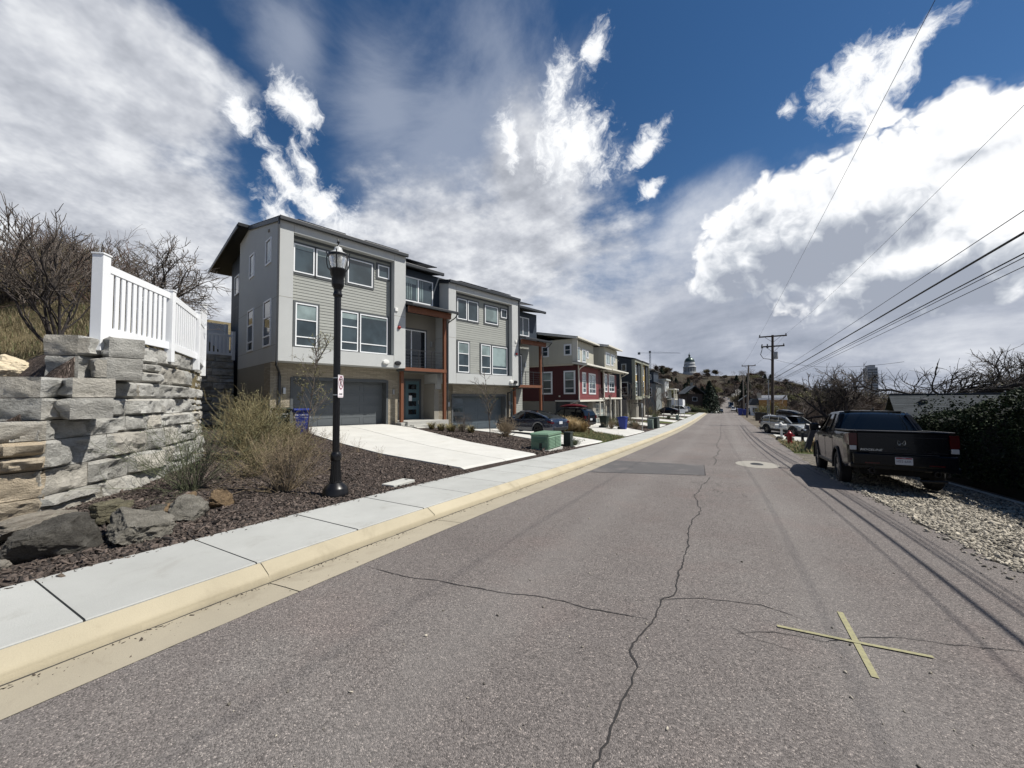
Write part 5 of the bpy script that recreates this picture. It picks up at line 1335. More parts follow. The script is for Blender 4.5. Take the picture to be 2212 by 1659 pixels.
st_ = thing('tree_stake', 'short brown stake on the lawn beside the straw grass', 'stake', at(-7.7,24.7)); MB().tube([(0,0,-.05),(.02,0,1.5)], .022, 6).build('pole', M['wood'], st_); MB().box(-.03,.03,-.005,.005,1.3,1.42).build('tie', M['blackplastic'], st_)
st_ = thing('yard_sign', 'small white yard sign on two legs near the far street lamp', 'sign', at(-5.5,66.8), RAD(20)); MB().box(-.38,.38,-.01,.01,.75,1.4).build('board', M['vinyl'], st_)
for s in (-.3,.3): MB().box(s-.02,s+.02,-.015,.015,0,.76).build('leg', M['chrome'], st_)

# ------------------------------------------------------------------ vehicles
M['tyre'] = mat('tyre_rubber', (.012,.012,.012), .85, .2, 20); M['rim'] = mat('alloy_rim', '#7e8184', .35, .1, 10, metal=.8); M['rimdk'] = mat('dark_alloy_rim', (.02,.02,.022), .4, .1, 10, metal=.6)
M['cargl'] = mat('car_glass', (.006,.008,.01), .04, .1, 1, spec=.7); M['undr'] = mat('underbody', (.006,.006,.006), .9, .1, 4); M['trimblk'] = mat('black_trim', (.01,.01,.011), .55, .1, 6)
M['tail'] = mat('red_tail_lamp', (.05,.003,.004), .2, .1, 8, spec=.3); M['lens'] = mat('clear_lens', '#aeb0b0', .15, .1, 8, spec=.6); M['plate'] = mat('licence_plate', '#b9bcc0', .5, .05, 10); M['plateblue'] = mat('plate_letters', '#20274a', .5, .05, 10); M['platered'] = mat('plate_red', '#8d2a33', .5, .05, 10)
def paint(name, c, rough=.22, metal=0., coat=1., spec=.5): return mat(name, c, rough, .03, 2, coat=coat, coatr=.03, metal=metal, spec=spec)
M['pblack'] = paint('black_car_paint', (.003,.004,.006), .18, 0., .12, .16); M['pnavy'] = paint('midnight_blue_paint', (.009,.016,.034), .25); M['psilver'] = paint('silver_paint', (.42,.44,.44), .3, .3); M['pwhite'] = paint('white_car_paint', (.68,.69,.69), .3); M['pgrey'] = paint('grey_car_paint', (.1,.105,.11), .3, .3); M['pdark'] = paint('charcoal_car_paint', (.02,.022,.025), .3); M['pred'] = paint('dark_red_paint', (.13,.012,.014), .3)
def wheel(par, x, y, z, R_, w, side, rim='rim', spokes=5):
    hub = MB(); W_ = thing_part('wheel', par, (x,y,z))
    MB().lathe([(R_*.62,-w/2),(R_*.9,-w/2),(R_,-w*.36),(R_,w*.36),(R_*.9,w/2),(R_*.62,w/2)], 28, axis='y', ring=True).build('tyre', M['tyre'], W_, smooth=40)
    b = MB(); o = side*w*.38
    b.lathe([(R_*.6,o-.01),(R_*.66,o-.01),(R_*.66,o+.012),(R_*.6,o+.012)], 28, axis='y', ring=True)
    b.lathe([(.0,o-.05*side-.005),(R_*.6,o-.06*side-.005),(R_*.6,o-.06*side+.005),(.0,o-.05*side+.005)], 24, axis='y') if False else None
    for k in range(spokes):
        a = 6.2832*k/spokes
        for q in (-.13,.13): b.bar((R_*.12*math.cos(a),o,R_*.12*math.sin(a)), (R_*.63*math.cos(a+q),o,R_*.63*math.sin(a+q)), .02, R_*.11, up=(-math.sin(a),0,math.cos(a)))
    b.lathe([(.0,o-.012),(R_*.16,o-.012),(R_*.16,o+.014),(.0,o+.014)], 14, axis='y'); b.build('rim', M[rim], W_, smooth=40)
    MB().lathe([(.0,-.02),(R_*.64,-.02),(R_*.64,.02),(.0,.02)], 20, axis='y').build('hub', M['undr'], W_)
    return W_
def thing_part(name, par, loc):
    o = bpy.data.objects.new(name, None); COL.objects.link(o); o.parent = par; o.location = loc; return o
def itp(x, T): return float(np.interp(x, [p[0] for p in T], [p[1] for p in T]))
def body_mesh(top, halfw, sill, wheels, Rw, x0, x1, n=110, arch=1.17, shoulder=.72, crown=.02, tumble=.04):
    """lower body: top(x) line, half width, wheel arches cut from the sill"""
    b = MB(); P = []
    for i in range(n+1):
        x = x0+(x1-x0)*i/n; zt, w = itp(x, top), itp(x, halfw); zb = itp(x, sill)
        for wx in wheels:
            dx = abs(x-wx); Ra = Rw*arch
            if dx < Ra: zb = max(zb, Rw*.98 + math.sqrt(Ra*Ra-dx*dx))
        zb = min(zb, zt-.16); H_ = zt-zb; zs = max(zb+.05, zb + (zt-zb)*shoulder)
        sec = [(w*.8,zb-.0),(w*.965,zb),(w*.995,zb+min(.07,H_*.15)),(w,(zb+zs)*.5),(w,zs),(w-tumble*.45,zt-.07 if H_ > .3 else zt-.03),(w-tumble,zt-.018),(w-tumble-.05,zt),(w*.5,zt+crown*.7),(0,zt+crown)]
        P.append([(x,y,z) for y,z in sec] + [(x,-y,z) for y,z in sec[-2::-1]])
    b.grid(P)
    for row in (P[0], P[-1]):
        k = len(b.v); b.v += row; b.f.append(tuple(range(k, k+len(row))))
    return b
def cabin(par, prof, wb, wr, zbelt, m_paint, pillars, n=30, pw=.05, belt_in=.0, roof_over=.01):
    """greenhouse of dark glass under a painted roof with pillars; prof = (x,z) roof line from the tail to the windscreen foot"""
    xs = sorted(set([p[0] for p in prof]) | set(np.linspace(prof[0][0], prof[-1][0], n))); b = MB(); P = []; zmax = max(p[1] for p in prof)
    def sec(x, off=0.):
        z = itp(x, prof); zb = itp(x, zbelt) if hasattr(zbelt,'__len__') else zbelt; f = max(0,(z-zb))/(zmax-zb+1e-6)
        w0 = itp(x, wb) if hasattr(wb,'__len__') else wb; w1 = w0 + (wr-w0)*min(1.,f)
        z = max(z, zb+.002)
        return [(w0+off, zb-.02),(w1+off, max(zb+.001, z-.075*f)),(w1-.03+off*.5, z-.028*f+off),(w1-.1, z-.006*f+off),(w1*.5, z+.012*f+off),(0, z+.018*f+off)]
    P = [[(x,y,z) for y,z in sec(x)] + [(x,-y,z) for y,z in sec(x)[-2::-1]] for x in xs]
    b.grid(P).build('glass', M['cargl'], par, recalc=True, smooth=40)
    r = MB(); xr0, xr1 = [p[0] for p in prof if p[1] > zmax-.09][0], [p[0] for p in prof if p[1] > zmax-.09][-1]
    X = [x for x in xs if xr0-1e-6 <= x <= xr1+1e-6]
    r.grid([[(x,y,z) for y,z in sec(x,roof_over)[1:]] + [(x,-y,z) for y,z in sec(x,roof_over)[-2:0:-1]] for x in X])
    for (xa, za_x, pwid) in pillars:                       # pillar from (belt x) to (roof x)
        for s in (-1,1):
            za = itp(za_x, prof); s0 = sec(xa, .012); s1 = sec(za_x, .012)
            lo = (xa, s*s0[0][0], s0[0][1]); hi = (za_x, s*s1[1][0], s1[1][1]+.01); r.bar(lo, hi, pwid, .02, up=(0,s,.25))
    for s in (-1,1):                                       # windscreen and tail pillars along the profile
        for q in (prof[0],prof[-1]):
            seq = [p for p in prof if (p[0] <= xr0+1e-6 if q is prof[0] else p[0] >= xr1-1e-6)]
            for p0, p1 in zip(seq, seq[1:]):
                a, c = sec(p0[0],.006), sec(p1[0],.006)
                r.add([(p0[0],s*(a[1][0]+.004),a[1][1]-.005),(p1[0],s*(c[1][0]+.004),c[1][1]-.005),(p1[0],s*(c[3][0]+.02),c[3][1]+.008),(p0[0],s*(a[3][0]+.02),a[3][1]+.008),(p1[0],s*c[2][0],c[2][1]+.008),(p0[0],s*a[2][0],a[2][1]+.008)], [(0,1,4,5),(5,4,2,3)])
    r.build('roof', m_paint, par, smooth=40)
def car(name, label, cat, loc, heading, L, W_, H_, kind, p, group=None, rim='rim', tail=True, plate=None, detail=True, pitch=0., roll=0., R_=.33, cargo=None, mirrors=True, nose=None):
    """heading: direction of the nose on the ground (x, y)"""
    rz = math.atan2(heading[1], heading[0]); C_ = thing(name, label, cat, loc, rz, group); C_.rotation_euler = (roll, pitch, rz)
    a, hw = L/2, W_/2
    if kind == 'sedan':
        top = [(-a,.78),(-a+.06,.93),(-a+.35,1.02),(-a+.9,1.0),(0,.93),(a-1.5,.9),(a-.6,.78),(a-.15,.66),(a,.5)]
        prof = [(-a+.25,1.0),(-a+.8,1.19),(-a+1.35,1.34),(-a+1.85,1.43),(-a+2.2,H_),(-a+2.6,H_-.01),(a-1.95,1.33),(a-1.15,.93)]; belt = [(-a,1.0),(-.5,.93),(a-1.2,.9)]
        wf, wr_ = a-.88, -a+.98; pil = [(-.15,-.2,.06)]; wroof = hw-.31; sill = [(-a,.36),(-a+.3,.24),(a-.4,.22),(a,.3)]
    elif kind == 'wagon':
        top = [(-a,.72),(-a+.04,.95),(-a+.3,1.0),(0,.96),(a-1.45,.94),(a-.5,.84),(a-.12,.7),(a,.5)]
        prof = [(-a+.06,.98),(-a+.32,1.38),(-a+.55,H_-.03),(-a+1.2,H_),(a-2.3,H_-.02),(a-1.9,1.43),(a-1.12,.96)]; belt = [(-a,.99),(0,.95),(a-1.1,.93)]
        wf, wr_ = a-.9, -a+.98; pil = [(-a+1.25,-a+1.1,.09),(-.15,-.2,.08)]; wroof = hw-.25; sill = [(-a,.4),(-a+.3,.27),(a-.4,.27),(a,.32)]
    elif kind == 'suv':
        top = [(-a,.6),(-a+.04,1.0),(-a+.3,1.08),(0,1.04),(a-1.5,1.05),(a-.5,.97),(a-.12,.85),(a,.55)]
        prof = [(-a+.06,1.06),(-a+.22,1.4),(-a+.5,H_-.04),(-a+1.2,H_),(a-2.4,H_-.01),(a-2.0,H_-.12),(a-1.25,1.05)]; belt = [(-a,1.07),(0,1.03),(a-1.2,1.04)]
        wf, wr_ = a-.9, -a+.95; pil = [(-a+1.15,-a+1.0,.1),(-.1,-.15,.08)]; wroof = hw-.22; sill = [(-a,.45),(-a+.3,.32),(a-.4,.3),(a,.38)]
    else:
        top = [(-a,.6),(-a+.04,1.0),(a-.8,1.0),(a-.3,.95),(a,.6)]; prof = [(-a+.03,1.),(-a+.08,H_-.05),(-a+.3,H_),(a-1.3,H_),(a-.9,H_-.25),(a-.35,1.)]; belt = [(-a,1.),(a,1.)]
        wf, wr_ = a-.8, -a+1.; pil = []; wroof = hw-.08; sill = [(-a,.4),(a,.35)]
    hwl = [(-a,hw*.82),(-a+.12,hw*.93),(-a+.5,hw),(a-.7,hw),(a-.25,hw*.9),(a,hw*.7)]
    body_mesh(top, hwl, sill, (wf,wr_), R_, -a, a).build('body', p, C_, smooth=35)
    MB().box(-a+.25,a-.3,-hw+.22,hw-.22,.24,.78).build('underbody', M['undr'], C_)
    cabin(C_, prof, hw-.1, wroof, belt, p, pil)
    for x in (wf, wr_):
        for s in (-1,1): wheel(C_, x, s*(hw-.12), R_, R_, .225, s, rim)
    if tail:
        for s in (-1,1):
            b = MB(); zz = itp(-a+.1, top)
            if kind in ('suv','wagon'): b.box(-a+.02,-a+.22,min(s*(hw*.72),s*(hw*.955)),max(s*(hw*.72),s*(hw*.955)),zz-.2,zz+.06)
            else: b.prism([(-a-.005,.72),(-a-.0,.82),(-a+.32,.9),(-a+.3,.8)], lambda q,k: (q[0], s*(hw*.66 if k==0 else hw*.968), q[1]))
            b.build('tail_lamp', M['tail'], C_, bevel=.01)
        for s in (-1,1): MB().box(a-.42,a-.1,min(s*hw*.55,s*hw*.9),max(s*hw*.55,s*hw*.9),itp(a-.2,top)-.16,itp(a-.2,top)-.04).build('headlight', M['lens'], C_, bevel=.02)
        b = MB().box(-a-.03,-a+.02,-hw*.7,hw*.7,.32,.5); b.build('rear_bumper', M['trimblk'], C_, bevel=.02)
        b = MB().box(a-.06,a+.015,-hw*.62,hw*.62,.3,.58); b.build('grille', M['trimblk'], C_, bevel=.02)
    if plate:
        zz = .68; MB().box(-a-.025,-a-.0,-.155,.155,zz,zz+.16).build('licence_plate', M['plate'], C_)
    if mirrors:
        for s in (-1,1): MB().box(a-1.95,a-1.78,min(s*(hw-.02),s*(hw+.18)),max(s*(hw-.02),s*(hw+.18)),itp(0,belt)+.02,itp(0,belt)+.16).build('mirror', p, C_, bevel=.03)
        if detail:
            for x in (-a+1.45,-.1,a-1.65): 
                for s in (-1,1): MB().box(x-.004,x+.004,s*(hw+.0015)-.002,s*(hw+.0015)+.002,.36,.86).build('door_seam', M['trimblk'], C_)
            for x in (-.35,.85):
                for s in (-1,1): MB().box(x-.1,x+.1,s*(hw+.008)-.008,s*(hw+.008)+.008,.78,.805).build('door_handle', M['trimblk'], C_)
    return C_
car('sedan', 'midnight blue fastback sedan parked nose in on the second driveway', 'car', at(-10.6,21.85,.04), (-.968,.25), 4.72, 1.88, 1.44, 'sedan', M['pnavy'], rim='rimdk', plate=True, R_=.345, roll=.0)
suv = car('suv', 'black sport utility vehicle with a red cargo carrier, behind the straw grass', 'car', at(-12.0,32.6,.04), (-.955,.29), 4.75, 1.9, 1.68, 'suv', M['pblack'], rim='rimdk', plate=True, R_=.36)
cb = thing('cargo_carrier', 'dark red cargo carrier strapped on the roof of the black vehicle', 'roof box', (-12.0,32.6,land(-12.,32.6)+.04), suv.rotation_euler[2])
P = []
for i in range(15):
    x = -2.0+2.9*i/14; w = .36*math.sin(math.pi*min(1.,max(.08,(i+.6)/15.2)))**.5; hgt = .3*math.sin(math.pi*(i+.6)/15.2)**.6
    P.append([(x, w*math.cos(a_), 1.76+hgt*.5*(1+math.sin(a_))) for a_ in np.linspace(0, 6.2832, 13)])
MB().grid(P).build('shell', M['pred'], cb, smooth=60)
for x in (-1.3,.2): MB().box(x-.03,x+.03,-.62,.62,1.7,1.745).build('crossbar', M['trimblk'], cb)

# the black pickup, near right
def pickup():
    loc = Vector((3.47, 13.87, 0)); hd = Vector((.045,1,0)).normalized(); zr, zf = land(3.0,12.36), land(3.1,15.55)
    T = thing('pickup_truck', 'black pickup truck seen from behind, parked on the gravel shoulder by the hedge', 'pickup truck', (loc.x, loc.y, (zr+zf)/2+.01))
    ph = math.atan2(zf-zr, 3.2); T.rotation_euler = (0, -ph, math.atan2(hd.y, hd.x)); T.scale = (1, .9, 1)
    a, hw, p = 2.67, .995, M['pblack']
    wr_, wf, R_ = -1.47, 1.71, .40
    top = [(-a,1.24),(-a+.03,1.29),(-1.0,1.3),(-.95,1.28),(1.3,1.25),(1.6,1.23),(2.3,1.14),(2.58,1.02),(a,.78)]
    hwl = [(-a,hw*.93),(-a+.1,hw*.975),(-a+.4,hw),(2.0,hw),(2.45,hw*.93),(a,hw*.78)]; sill = [(-a,.56),(-a+.3,.5),(-.8,.42),(1.2,.42),(2.3,.42),(a,.48)]
    b = body_mesh(top, hwl, sill, (wf,wr_), R_, -a+.03, a, n=140, arch=1.2, shoulder=.74, crown=.0, tumble=.06)
    b.build('body', p, T, smooth=35)
    MB().box(-2.4,2.3,-.72,.72,.36,.95).build('underbody', M['undr'], T)
    # open bed: rails round a flat dark sheet standing in for the shaded inside
    MB().box(-2.55,-1.02,-.78,.78,1.31,1.318).build('bed_shade', M['undr'], T)
    for s in (-1,1): MB().box(-2.62,-.98,min(s*.8,s*.93),max(s*.8,s*.93),1.3,1.335).build('bed_rail', M['trimblk'], T, bevel=.012)
    tg = MB().box(-a-.03,-a+.05,-.79,.79,.85,1.3); tg.box(-a-.06,-a+.06,-.8,.8,1.3,1.33); t_o = tg.build('tailgate', p, T, bevel=.018)
    b = MB().box(-a-.036,-a-.028,-.76,.76,1.2,1.207).box(-a-.036,-a-.028,-.76,.76,.89,.896); b.build('crease', M['trimblk'], t_o)
    MB().box(-a-.045,-a-.03,-.12,.12,.93,.99).build('tailgate_handle', M['trimblk'], t_o, bevel=.008)
    cabin(T, [(-1.0,1.27),(-.88,1.5),(-.75,1.71),(-.6,1.775),(-.3,1.8),(.5,1.8),(.75,1.75),(1.55,1.24)], hw-.05, hw-.24, [(-1.,1.27),(1.6,1.23)], p, [(-.3,-.3,.1),(.52,.45,.09)])
    # wide painted rear pillars so that the back window reads as a pane
    for s in (-1,1):
        b = MB()
        b.add([(-.99,s*.955,1.27),(-.74,s*.775,1.7),(-.64,s*.71,1.778),(-.775,s*.64,1.73),(-.91,s*.74,1.47),(-1.015,s*.82,1.27)], [(0,1,2,3,4,5)])
        b.add([(-.99,s*.957,1.27),(-.74,s*.778,1.7),(-.5,s*.782,1.7),(-.72,s*.957,1.27)], [(0,1,2,3)])
        b.build('rear_pillar', p, T, recalc=False)
    b = MB().box(-.62,-.55,-.62,.62,1.785,1.81); b.build('brake_lamp', M['trimblk'], T, bevel=.01)
    an = MB().prism([(-.1,0),(.12,0),(.06,.03),(-.07,.075),(-.1,.07)], lambda q,k: (-.42+q[0], -.05+(-.018,.018)[k], 1.815+q[1])); an.build('antenna', M['trimblk'], T)
    bp = MB().box(-a-.1,-a+.1,-.9,.9,.58,.85); bp.box(-a-.06,-a+.2,-.95,.95,.5,.62); bp.build('rear_bumper', p, T, bevel=.03)
    MB().box(-a-.115,-a-.09,-.6,.6,.845,.862).build('bumper_step', M['trimblk'], T, bevel=.005)
    for s in (-1,1):
        b = MB().add([(-a-.035,s*.80,1.0),(-a-.035,s*.955,1.0),(-a-.035,s*.955,1.27),(-a-.035,s*.80,1.27),(-a+.24,s*1.0,1.05),(-a+.2,s*.985,1.25),(-a+.02,s*.79,1.0),(-a+.02,s*.79,1.27)], [(0,1,2,3),(1,4,5,2),(0,3,7,6),(3,2,5,7),(0,6,4,1)])
        tl = b.build('tail_lamp', M['tail'], T, recalc=True)
        MB().box(-a-.038,-a+.0,min(s*.815,s*.94),max(s*.815,s*.94),.9,.995).build('reverse_lens', M['lens'], tl, bevel=.006)
        MB().box(-a-.108,-a-.095,min(s*.42,s*.68),max(s*.42,s*.68),.625,.65).build('reflector', M['tail'], T)
        MB().lathe([(.045,-.02),(.06,-.02),(.06,.1),(.045,.1)], 20, axis='x', ring=True).xf(Matrix.Translation((-a-.07,s*.56,.47))).build('exhaust_tip', M['rimdk'], T, smooth=40)
        m_ = MB().box(.98,1.14,min(s*1.0,s*1.25),max(s*1.0,s*1.25),1.24,1.46).box(1.02,1.1,min(s*.93,s*1.02),max(s*.93,s*1.02),1.25,1.32); m_.build('mirror', p, T, bevel=.035)
        for (x, kk) in ((wr_,'r'),(wf,'f')):
            arc = MB(); arc.tube([(x+math.cos(q)*R_*1.2, s*(hw+.006), R_*.98+math.sin(q)*R_*1.22) for q in np.linspace(-.1, math.pi+.1, 20)], .03, 6); arc.build('arch_trim', M['trimblk'], T, smooth=60)
        MB().box(-.95,1.2,min(s*.93,s*1.01),max(s*.93,s*1.01),.4,.48).build('rocker_panel', M['trimblk'], T, bevel=.02)
        for x in (-.98,.12,1.32): MB().box(x-.005,x+.005,min(s*(hw+.001),s*(hw+.004)),max(s*(hw+.001),s*(hw+.004)),.5,1.2).build('door_seam', M['undr'], T)
        for x in (-.75,.3): MB().box(x-.11,x+.11,min(s*hw,s*(hw+.04)),max(s*hw,s*(hw+.04)),1.08,1.115).build('door_handle', p, T, bevel=.01)
        for x in (wr_, wf): wheel(T, x, s*(hw-.125), R_, R_, .25, s, 'rim')
        MB().box(2.35,2.6,min(s*.55,s*.9),max(s*.55,s*.9),.9,1.02).build('headlight', M['lens'], T, bevel=.03)
    MB().tube([(-a+.05,-.3,.3),(-a+.05,-.75,.32)], .03, 8).build('hitch_bar', M['trimblk'], T)
    # badge, name and plate (local: rear face looks along -x; reading direction is -y)
    FB = lambda y, z, x=-a-.034: face((0,-1,0),(0,0,1),(x,y,z))
    bd = MB(); S_ = lambda pts: bd.tube([(-a-.036,-u,v+1.085) for u,v in pts], .007, 6)
    S_([(-.05,.05),(-.062,.045),(-.068,.0),(-.055,-.045),(-.045,-.05)]); S_([(.05,.05),(.062,.045),(.068,.0),(.055,-.045),(.045,-.05)])
    bd.tube([(-a-.037,.045,1.13),(-a-.037,.022,1.08),(-a-.037,.014,1.071),(-a-.037,-.014,1.071),(-a-.037,-.022,1.08),(-a-.037,-.045,1.13)], [.01,.009,.007,.007,.009,.01], 6)
    bd.tube([(-a-.037,.022,1.065),(-a-.037,.035,1.038)], .01, 6); bd.tube([(-a-.037,-.022,1.065),(-a-.037,-.035,1.038)], .01, 6)
    bd.build('badge', M['chrome'], t_o, smooth=60)
    text('lettering', 'RIDGELINE', .062, M['chrome'], t_o, FB(.55,.915) @ Matrix.Diagonal((1.35,1,1,1)), .002, shear=.25)
    text('lettering', 'AWD', .045, M['rimdk'], t_o, FB(-.55,.915), .002)
    pl = MB().prism(rrect(.305,.155,.015), lambda q,k: (-a-.125+(0,.006)[k], -q[0], .71+q[1])).build('licence_plate', M['plate'], T)
    MB().box(-a-.127,-a-.1255,-.14,.14,.753,.779).build('header', M['platered'], pl)
    text('lettering', 'UTAH', .024, M['plate'], pl, FB(0,.766,-a-.128), .0004)
    text('lettering', 'H52 6AK', .068, M['plateblue'], pl, FB(0,.70,-a-.1265), .0006)
    return T
pickup()
# ------------------------------------------------------------------ houses further up the street
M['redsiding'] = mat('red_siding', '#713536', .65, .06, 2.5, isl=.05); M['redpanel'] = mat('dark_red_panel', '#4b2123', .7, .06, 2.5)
M['cream'] = mat('cream_board', '#b9b6a6', .7, .05, 2.5); M['creamtrim'] = mat('cream_trim', '#cfccc0', .55, .05, 3); M['tansiding'] = mat('tan_siding', '#a8925f', .7, .06, 2.5, isl=.05)
M['slate'] = mat('dark_slate_siding', '#2a3036', .7, .06, 2.5); M['greysiding'] = mat('mid_grey_siding', '#6f7473', .7, .06, 2.5); M['palegrey'] = mat('pale_grey_board', '#a5a8a4', .7, .05, 2.5); M['greentrim'] = mat('grey_green_trim', '#8a8c7c', .65, .06, 3); M['doorgreen'] = mat('dark_green_door', '#1d2d2b', .5, .08, 4)
M['frost'] = m_glass('frosted_door_glass', '#9aa3a0', .3)
def house(name, label, loc, ha=1.4): return thing(name, label, 'townhouse', loc, -RAD(ha))
def eave_roof(par, x0, x1, y0, y1, z, rise, m_roof, m_trim, th=.1):
    MB().prism([(x1,z),(x0,z+rise),(x0,z+rise+th),(x1,z+th)], lambda p,k: (p[0], (y0,y1)[k], p[1])).build('roof', m_roof, par)
    MB().box(x1-.0,x1+.1,y0,y1,z-.05,z+th+.01).build('gutter', m_trim, par, bevel=.015)
    MB().prism([(x1,z-.14),(x0,z+rise-.14),(x0,z+rise+.05),(x1,z+.05)], lambda p,k: (p[0], (y0-.05,y0-.004)[k], p[1])).build('fascia', m_trim, par)
    MB().prism([(x1-.02,z-.03),(x0,z+rise-.03),(x0,z+rise-.004),(x1-.02,z-.004)], lambda p,k: (p[0], (y0,y1)[k], p[1])).build('soffit', m_trim, par)
hung = (0,.24,.62,1)
wt = dict(trim=.09, trimmat='vinyl', fw=.06)
# red and cream pair
RH = house('red_townhouse', 'red and cream townhouse with white trim, second building up the street', (-11.71, 34.64, 0))
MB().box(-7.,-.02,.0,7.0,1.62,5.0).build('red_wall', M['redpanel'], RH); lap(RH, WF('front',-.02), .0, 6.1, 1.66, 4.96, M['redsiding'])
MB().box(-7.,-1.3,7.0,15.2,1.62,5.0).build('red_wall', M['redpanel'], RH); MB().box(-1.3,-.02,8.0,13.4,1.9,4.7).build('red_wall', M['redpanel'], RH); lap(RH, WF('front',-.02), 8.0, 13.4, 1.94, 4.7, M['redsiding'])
MB().box(-1.3,-.03,6.12,7.0,1.9,5.).build('balcony_wall', M['redpanel'], RH) if False else None
MB().box(-7.,-.45,-.15,5.9,5.1,7.5).build('cream_wall', M['cream'], RH); batten(RH, WF('front',-.45), -.13, 5.88, 5.14, 7.45, M['cream']); batten(RH, WF('side',-.15), -6.95, -.5, 5.14, 7.45, M['cream'], .55)
MB().box(-7.,.35,7.3,12.6,5.2,7.55).build('cream_wall', M['cream'], RH); batten(RH, WF('front',.35), 7.32, 12.58, 5.24, 7.5, M['cream']); batten(RH, WF('side',7.3), -.4, .33, 5.24, 7.5, M['cream'])
MB().box(-7.,-1.0,12.6,15.2,5.0,7.3).build('cream_wall', M['cream'], RH)
eave_roof(RH, -4., .05, -.45, 6.3, 7.55, .75, M['roof'], M['creamtrim']); eave_roof(RH, -4., .85, 7.0, 13.0, 7.58, .85, M['roof'], M['creamtrim'])
MB().prism([(-4,8.28),(-7.6,7.7),(-7.6,7.8),(-4,8.4)], lambda p,k: (p[0], (-.45,15.4)[k], p[1])).build('roof', M['roof'], RH)
MB().box(-5.2,-5.1,1.2,1.35,8.0,8.7).build('roof_vent', M['trimdk'], RH)
eave_roof(RH, -.44, .9, -.4, 7.9, 4.98, .28, M['roof'], M['creamtrim']); eave_roof(RH, .36, .95, 7.95, 15.4, 5.0, .1, M['roof'], M['creamtrim'])
eave_roof(RH, -1.3, .4, 8.0, 15.4, 4.95, .2, M['roof'], M['creamtrim'])
b = MB().box(-6.95,-.5,-.02,.0,5.0,5.12).box(-.04,.02,-.03,.12,1.6,5.).box(-.5,.0,-.18,-.13,5.1,7.5).box(-.46,-.4,-.17,-.0,5.1,7.5); b.build('corner_board', M['creamtrim'], RH)
b = MB().box(-.02,.16,-.1,8.0,1.55,1.72).box(-.02,.2,7.9,15.3,1.75,1.95).box(-2.4,-.02,-.05,.02,1.55,1.7); b.build('ledge_board', M['creamtrim'], RH)
for (u0,u1,z0,z1,c,f) in ((.0,1.55,5.5,6.75,(0,.5,1),-.43),(2.3,3.25,5.52,6.72,(0,1),-.43),(3.6,4.15,6.05,6.7,(0,1),-.43),(7.75,9.25,5.65,6.9,(0,.5,1),.37),(9.8,10.7,5.7,6.88,(0,1),.37),(11.0,11.5,6.15,6.85,(0,1),.37)):
    window(RH, WF('front',f), u0,u1,z0,z1, cols=c, blind=[(.1,.97,0,1)], **wt)
for (u0,u1,z0,z1,c) in ((1.05,1.95,2.4,4.3,(0,1)),(2.95,5.0,2.35,4.3,(0,.4,1)),(8.4,9.3,2.65,4.55,(0,1)),(10.1,12.3,2.65,4.55,(0,.4,1))):
    window(RH, WF('front',.004), u0,u1,z0,z1, rows=hung, cols=c, blind=[(.5,.97,0,1)], **wt)
for (u0,u1,z0,z1,r) in ((-1.4,-.4,2.35,4.4,hung),(-3.7,-2.75,2.35,4.4,hung)): window(RH, WF('side',0.), u0,u1,z0,z1, rows=r, blind=[(.62,.97,0,1)], **wt)
for (u0,u1,z0,z1) in ((-1.28,-.68,6.0,6.92),(-3.65,-3.02,5.97,6.9)): window(RH, WF('side',-.17), u0,u1,z0,z1, rows=(0,.5,1), pane='pane', **wt)
MB().box(-6.8,-2.4,.03,.25,-1.5,1.6).build('foundation', M['foundation'], RH); MB().box(-6.8,-.9,.3,15.,-1.5,1.6).build('ground_wall', M['trimdk'], RH)
for (y0,y1) in ((.05,.6),(5.0,6.0),(9.7,10.2),(15.,15.3)): MB().box(-.88,-.3,y0,y1,-1.4,1.55).build('pier', M['stucco_dk'], RH)
gdoor(RH, WF('front',-.88), .65, 4.95, -.8, 1.35, M['garage'])
gdoor(RH, WF('front',-.6), 6.15, 9.6, -.95, 1.3, M['creamtrim'], glass_right=True, glass_left=False)
g = WB(WF('front',-.56))
for k in range(4): g.rect(6.3,9.45,-.82+k*.54,-.42+k*.54,.0,.03)
g.build('garage_pane', M['frost'], RH)
for y in (6.3, 10.4, 12.4, 15.1): MB().box(.0,.14,y-.07,y+.07,-1.3,1.72 if y < 7 else 4.95 if y > 12.5 else 1.8).build('post', M['creamtrim'], RH)
MB().box(.0,.14,7.75,7.9,-1.2,4.95).build('post', M['creamtrim'], RH)
front = WB(WF('front',-1.28)); front.rect(11.0,12.2,-.95,1.4,0,.06); front.build('front_door', M['doorgreen'], RH); WB(WF('front',-1.28)).rect(13.2,14.6,-.95,1.5,0,.06).build('front_door', M['doorgreen'], RH)
MB().box(-1.3,.1,6.2,7.85,1.75,1.9).build('balcony_floor', M['creamtrim'], RH); MB().box(-1.3,.12,13.4,15.2,1.8,1.95).build('balcony_floor', M['creamtrim'], RH)
railing(RH, [(.08,6.3),(.08,7.75)], 1.9, 1.0, 8); railing(RH, [(.08,13.4),(.08,15.1)], 1.95, 1.0, 8)
window(RH, WF('front',-1.28), 6.5, 7.7, 1.95, 4.2, pane='panedk', name='sliding_door'); window(RH, WF('front',-1.28), 13.6, 15.0, 1.95, 4.2, pane='panedk', name='sliding_door')
d = MB().tube([(.95,-.35,5.),(.3,-.2,4.7),(.06,-.05,4.5),(.06,-.05,1.7),(-.9,-.06,1.3),(-.92,-.06,-1.)], .05, 8); d.build('downspout', M['creamtrim'], RH)
d = MB().tube([(1.0,15.3,5.),(.5,15.2,4.7),(.1,15.25,4.5),(.1,15.25,-1.)], .05, 8); d.build('downspout', M['creamtrim'], RH)
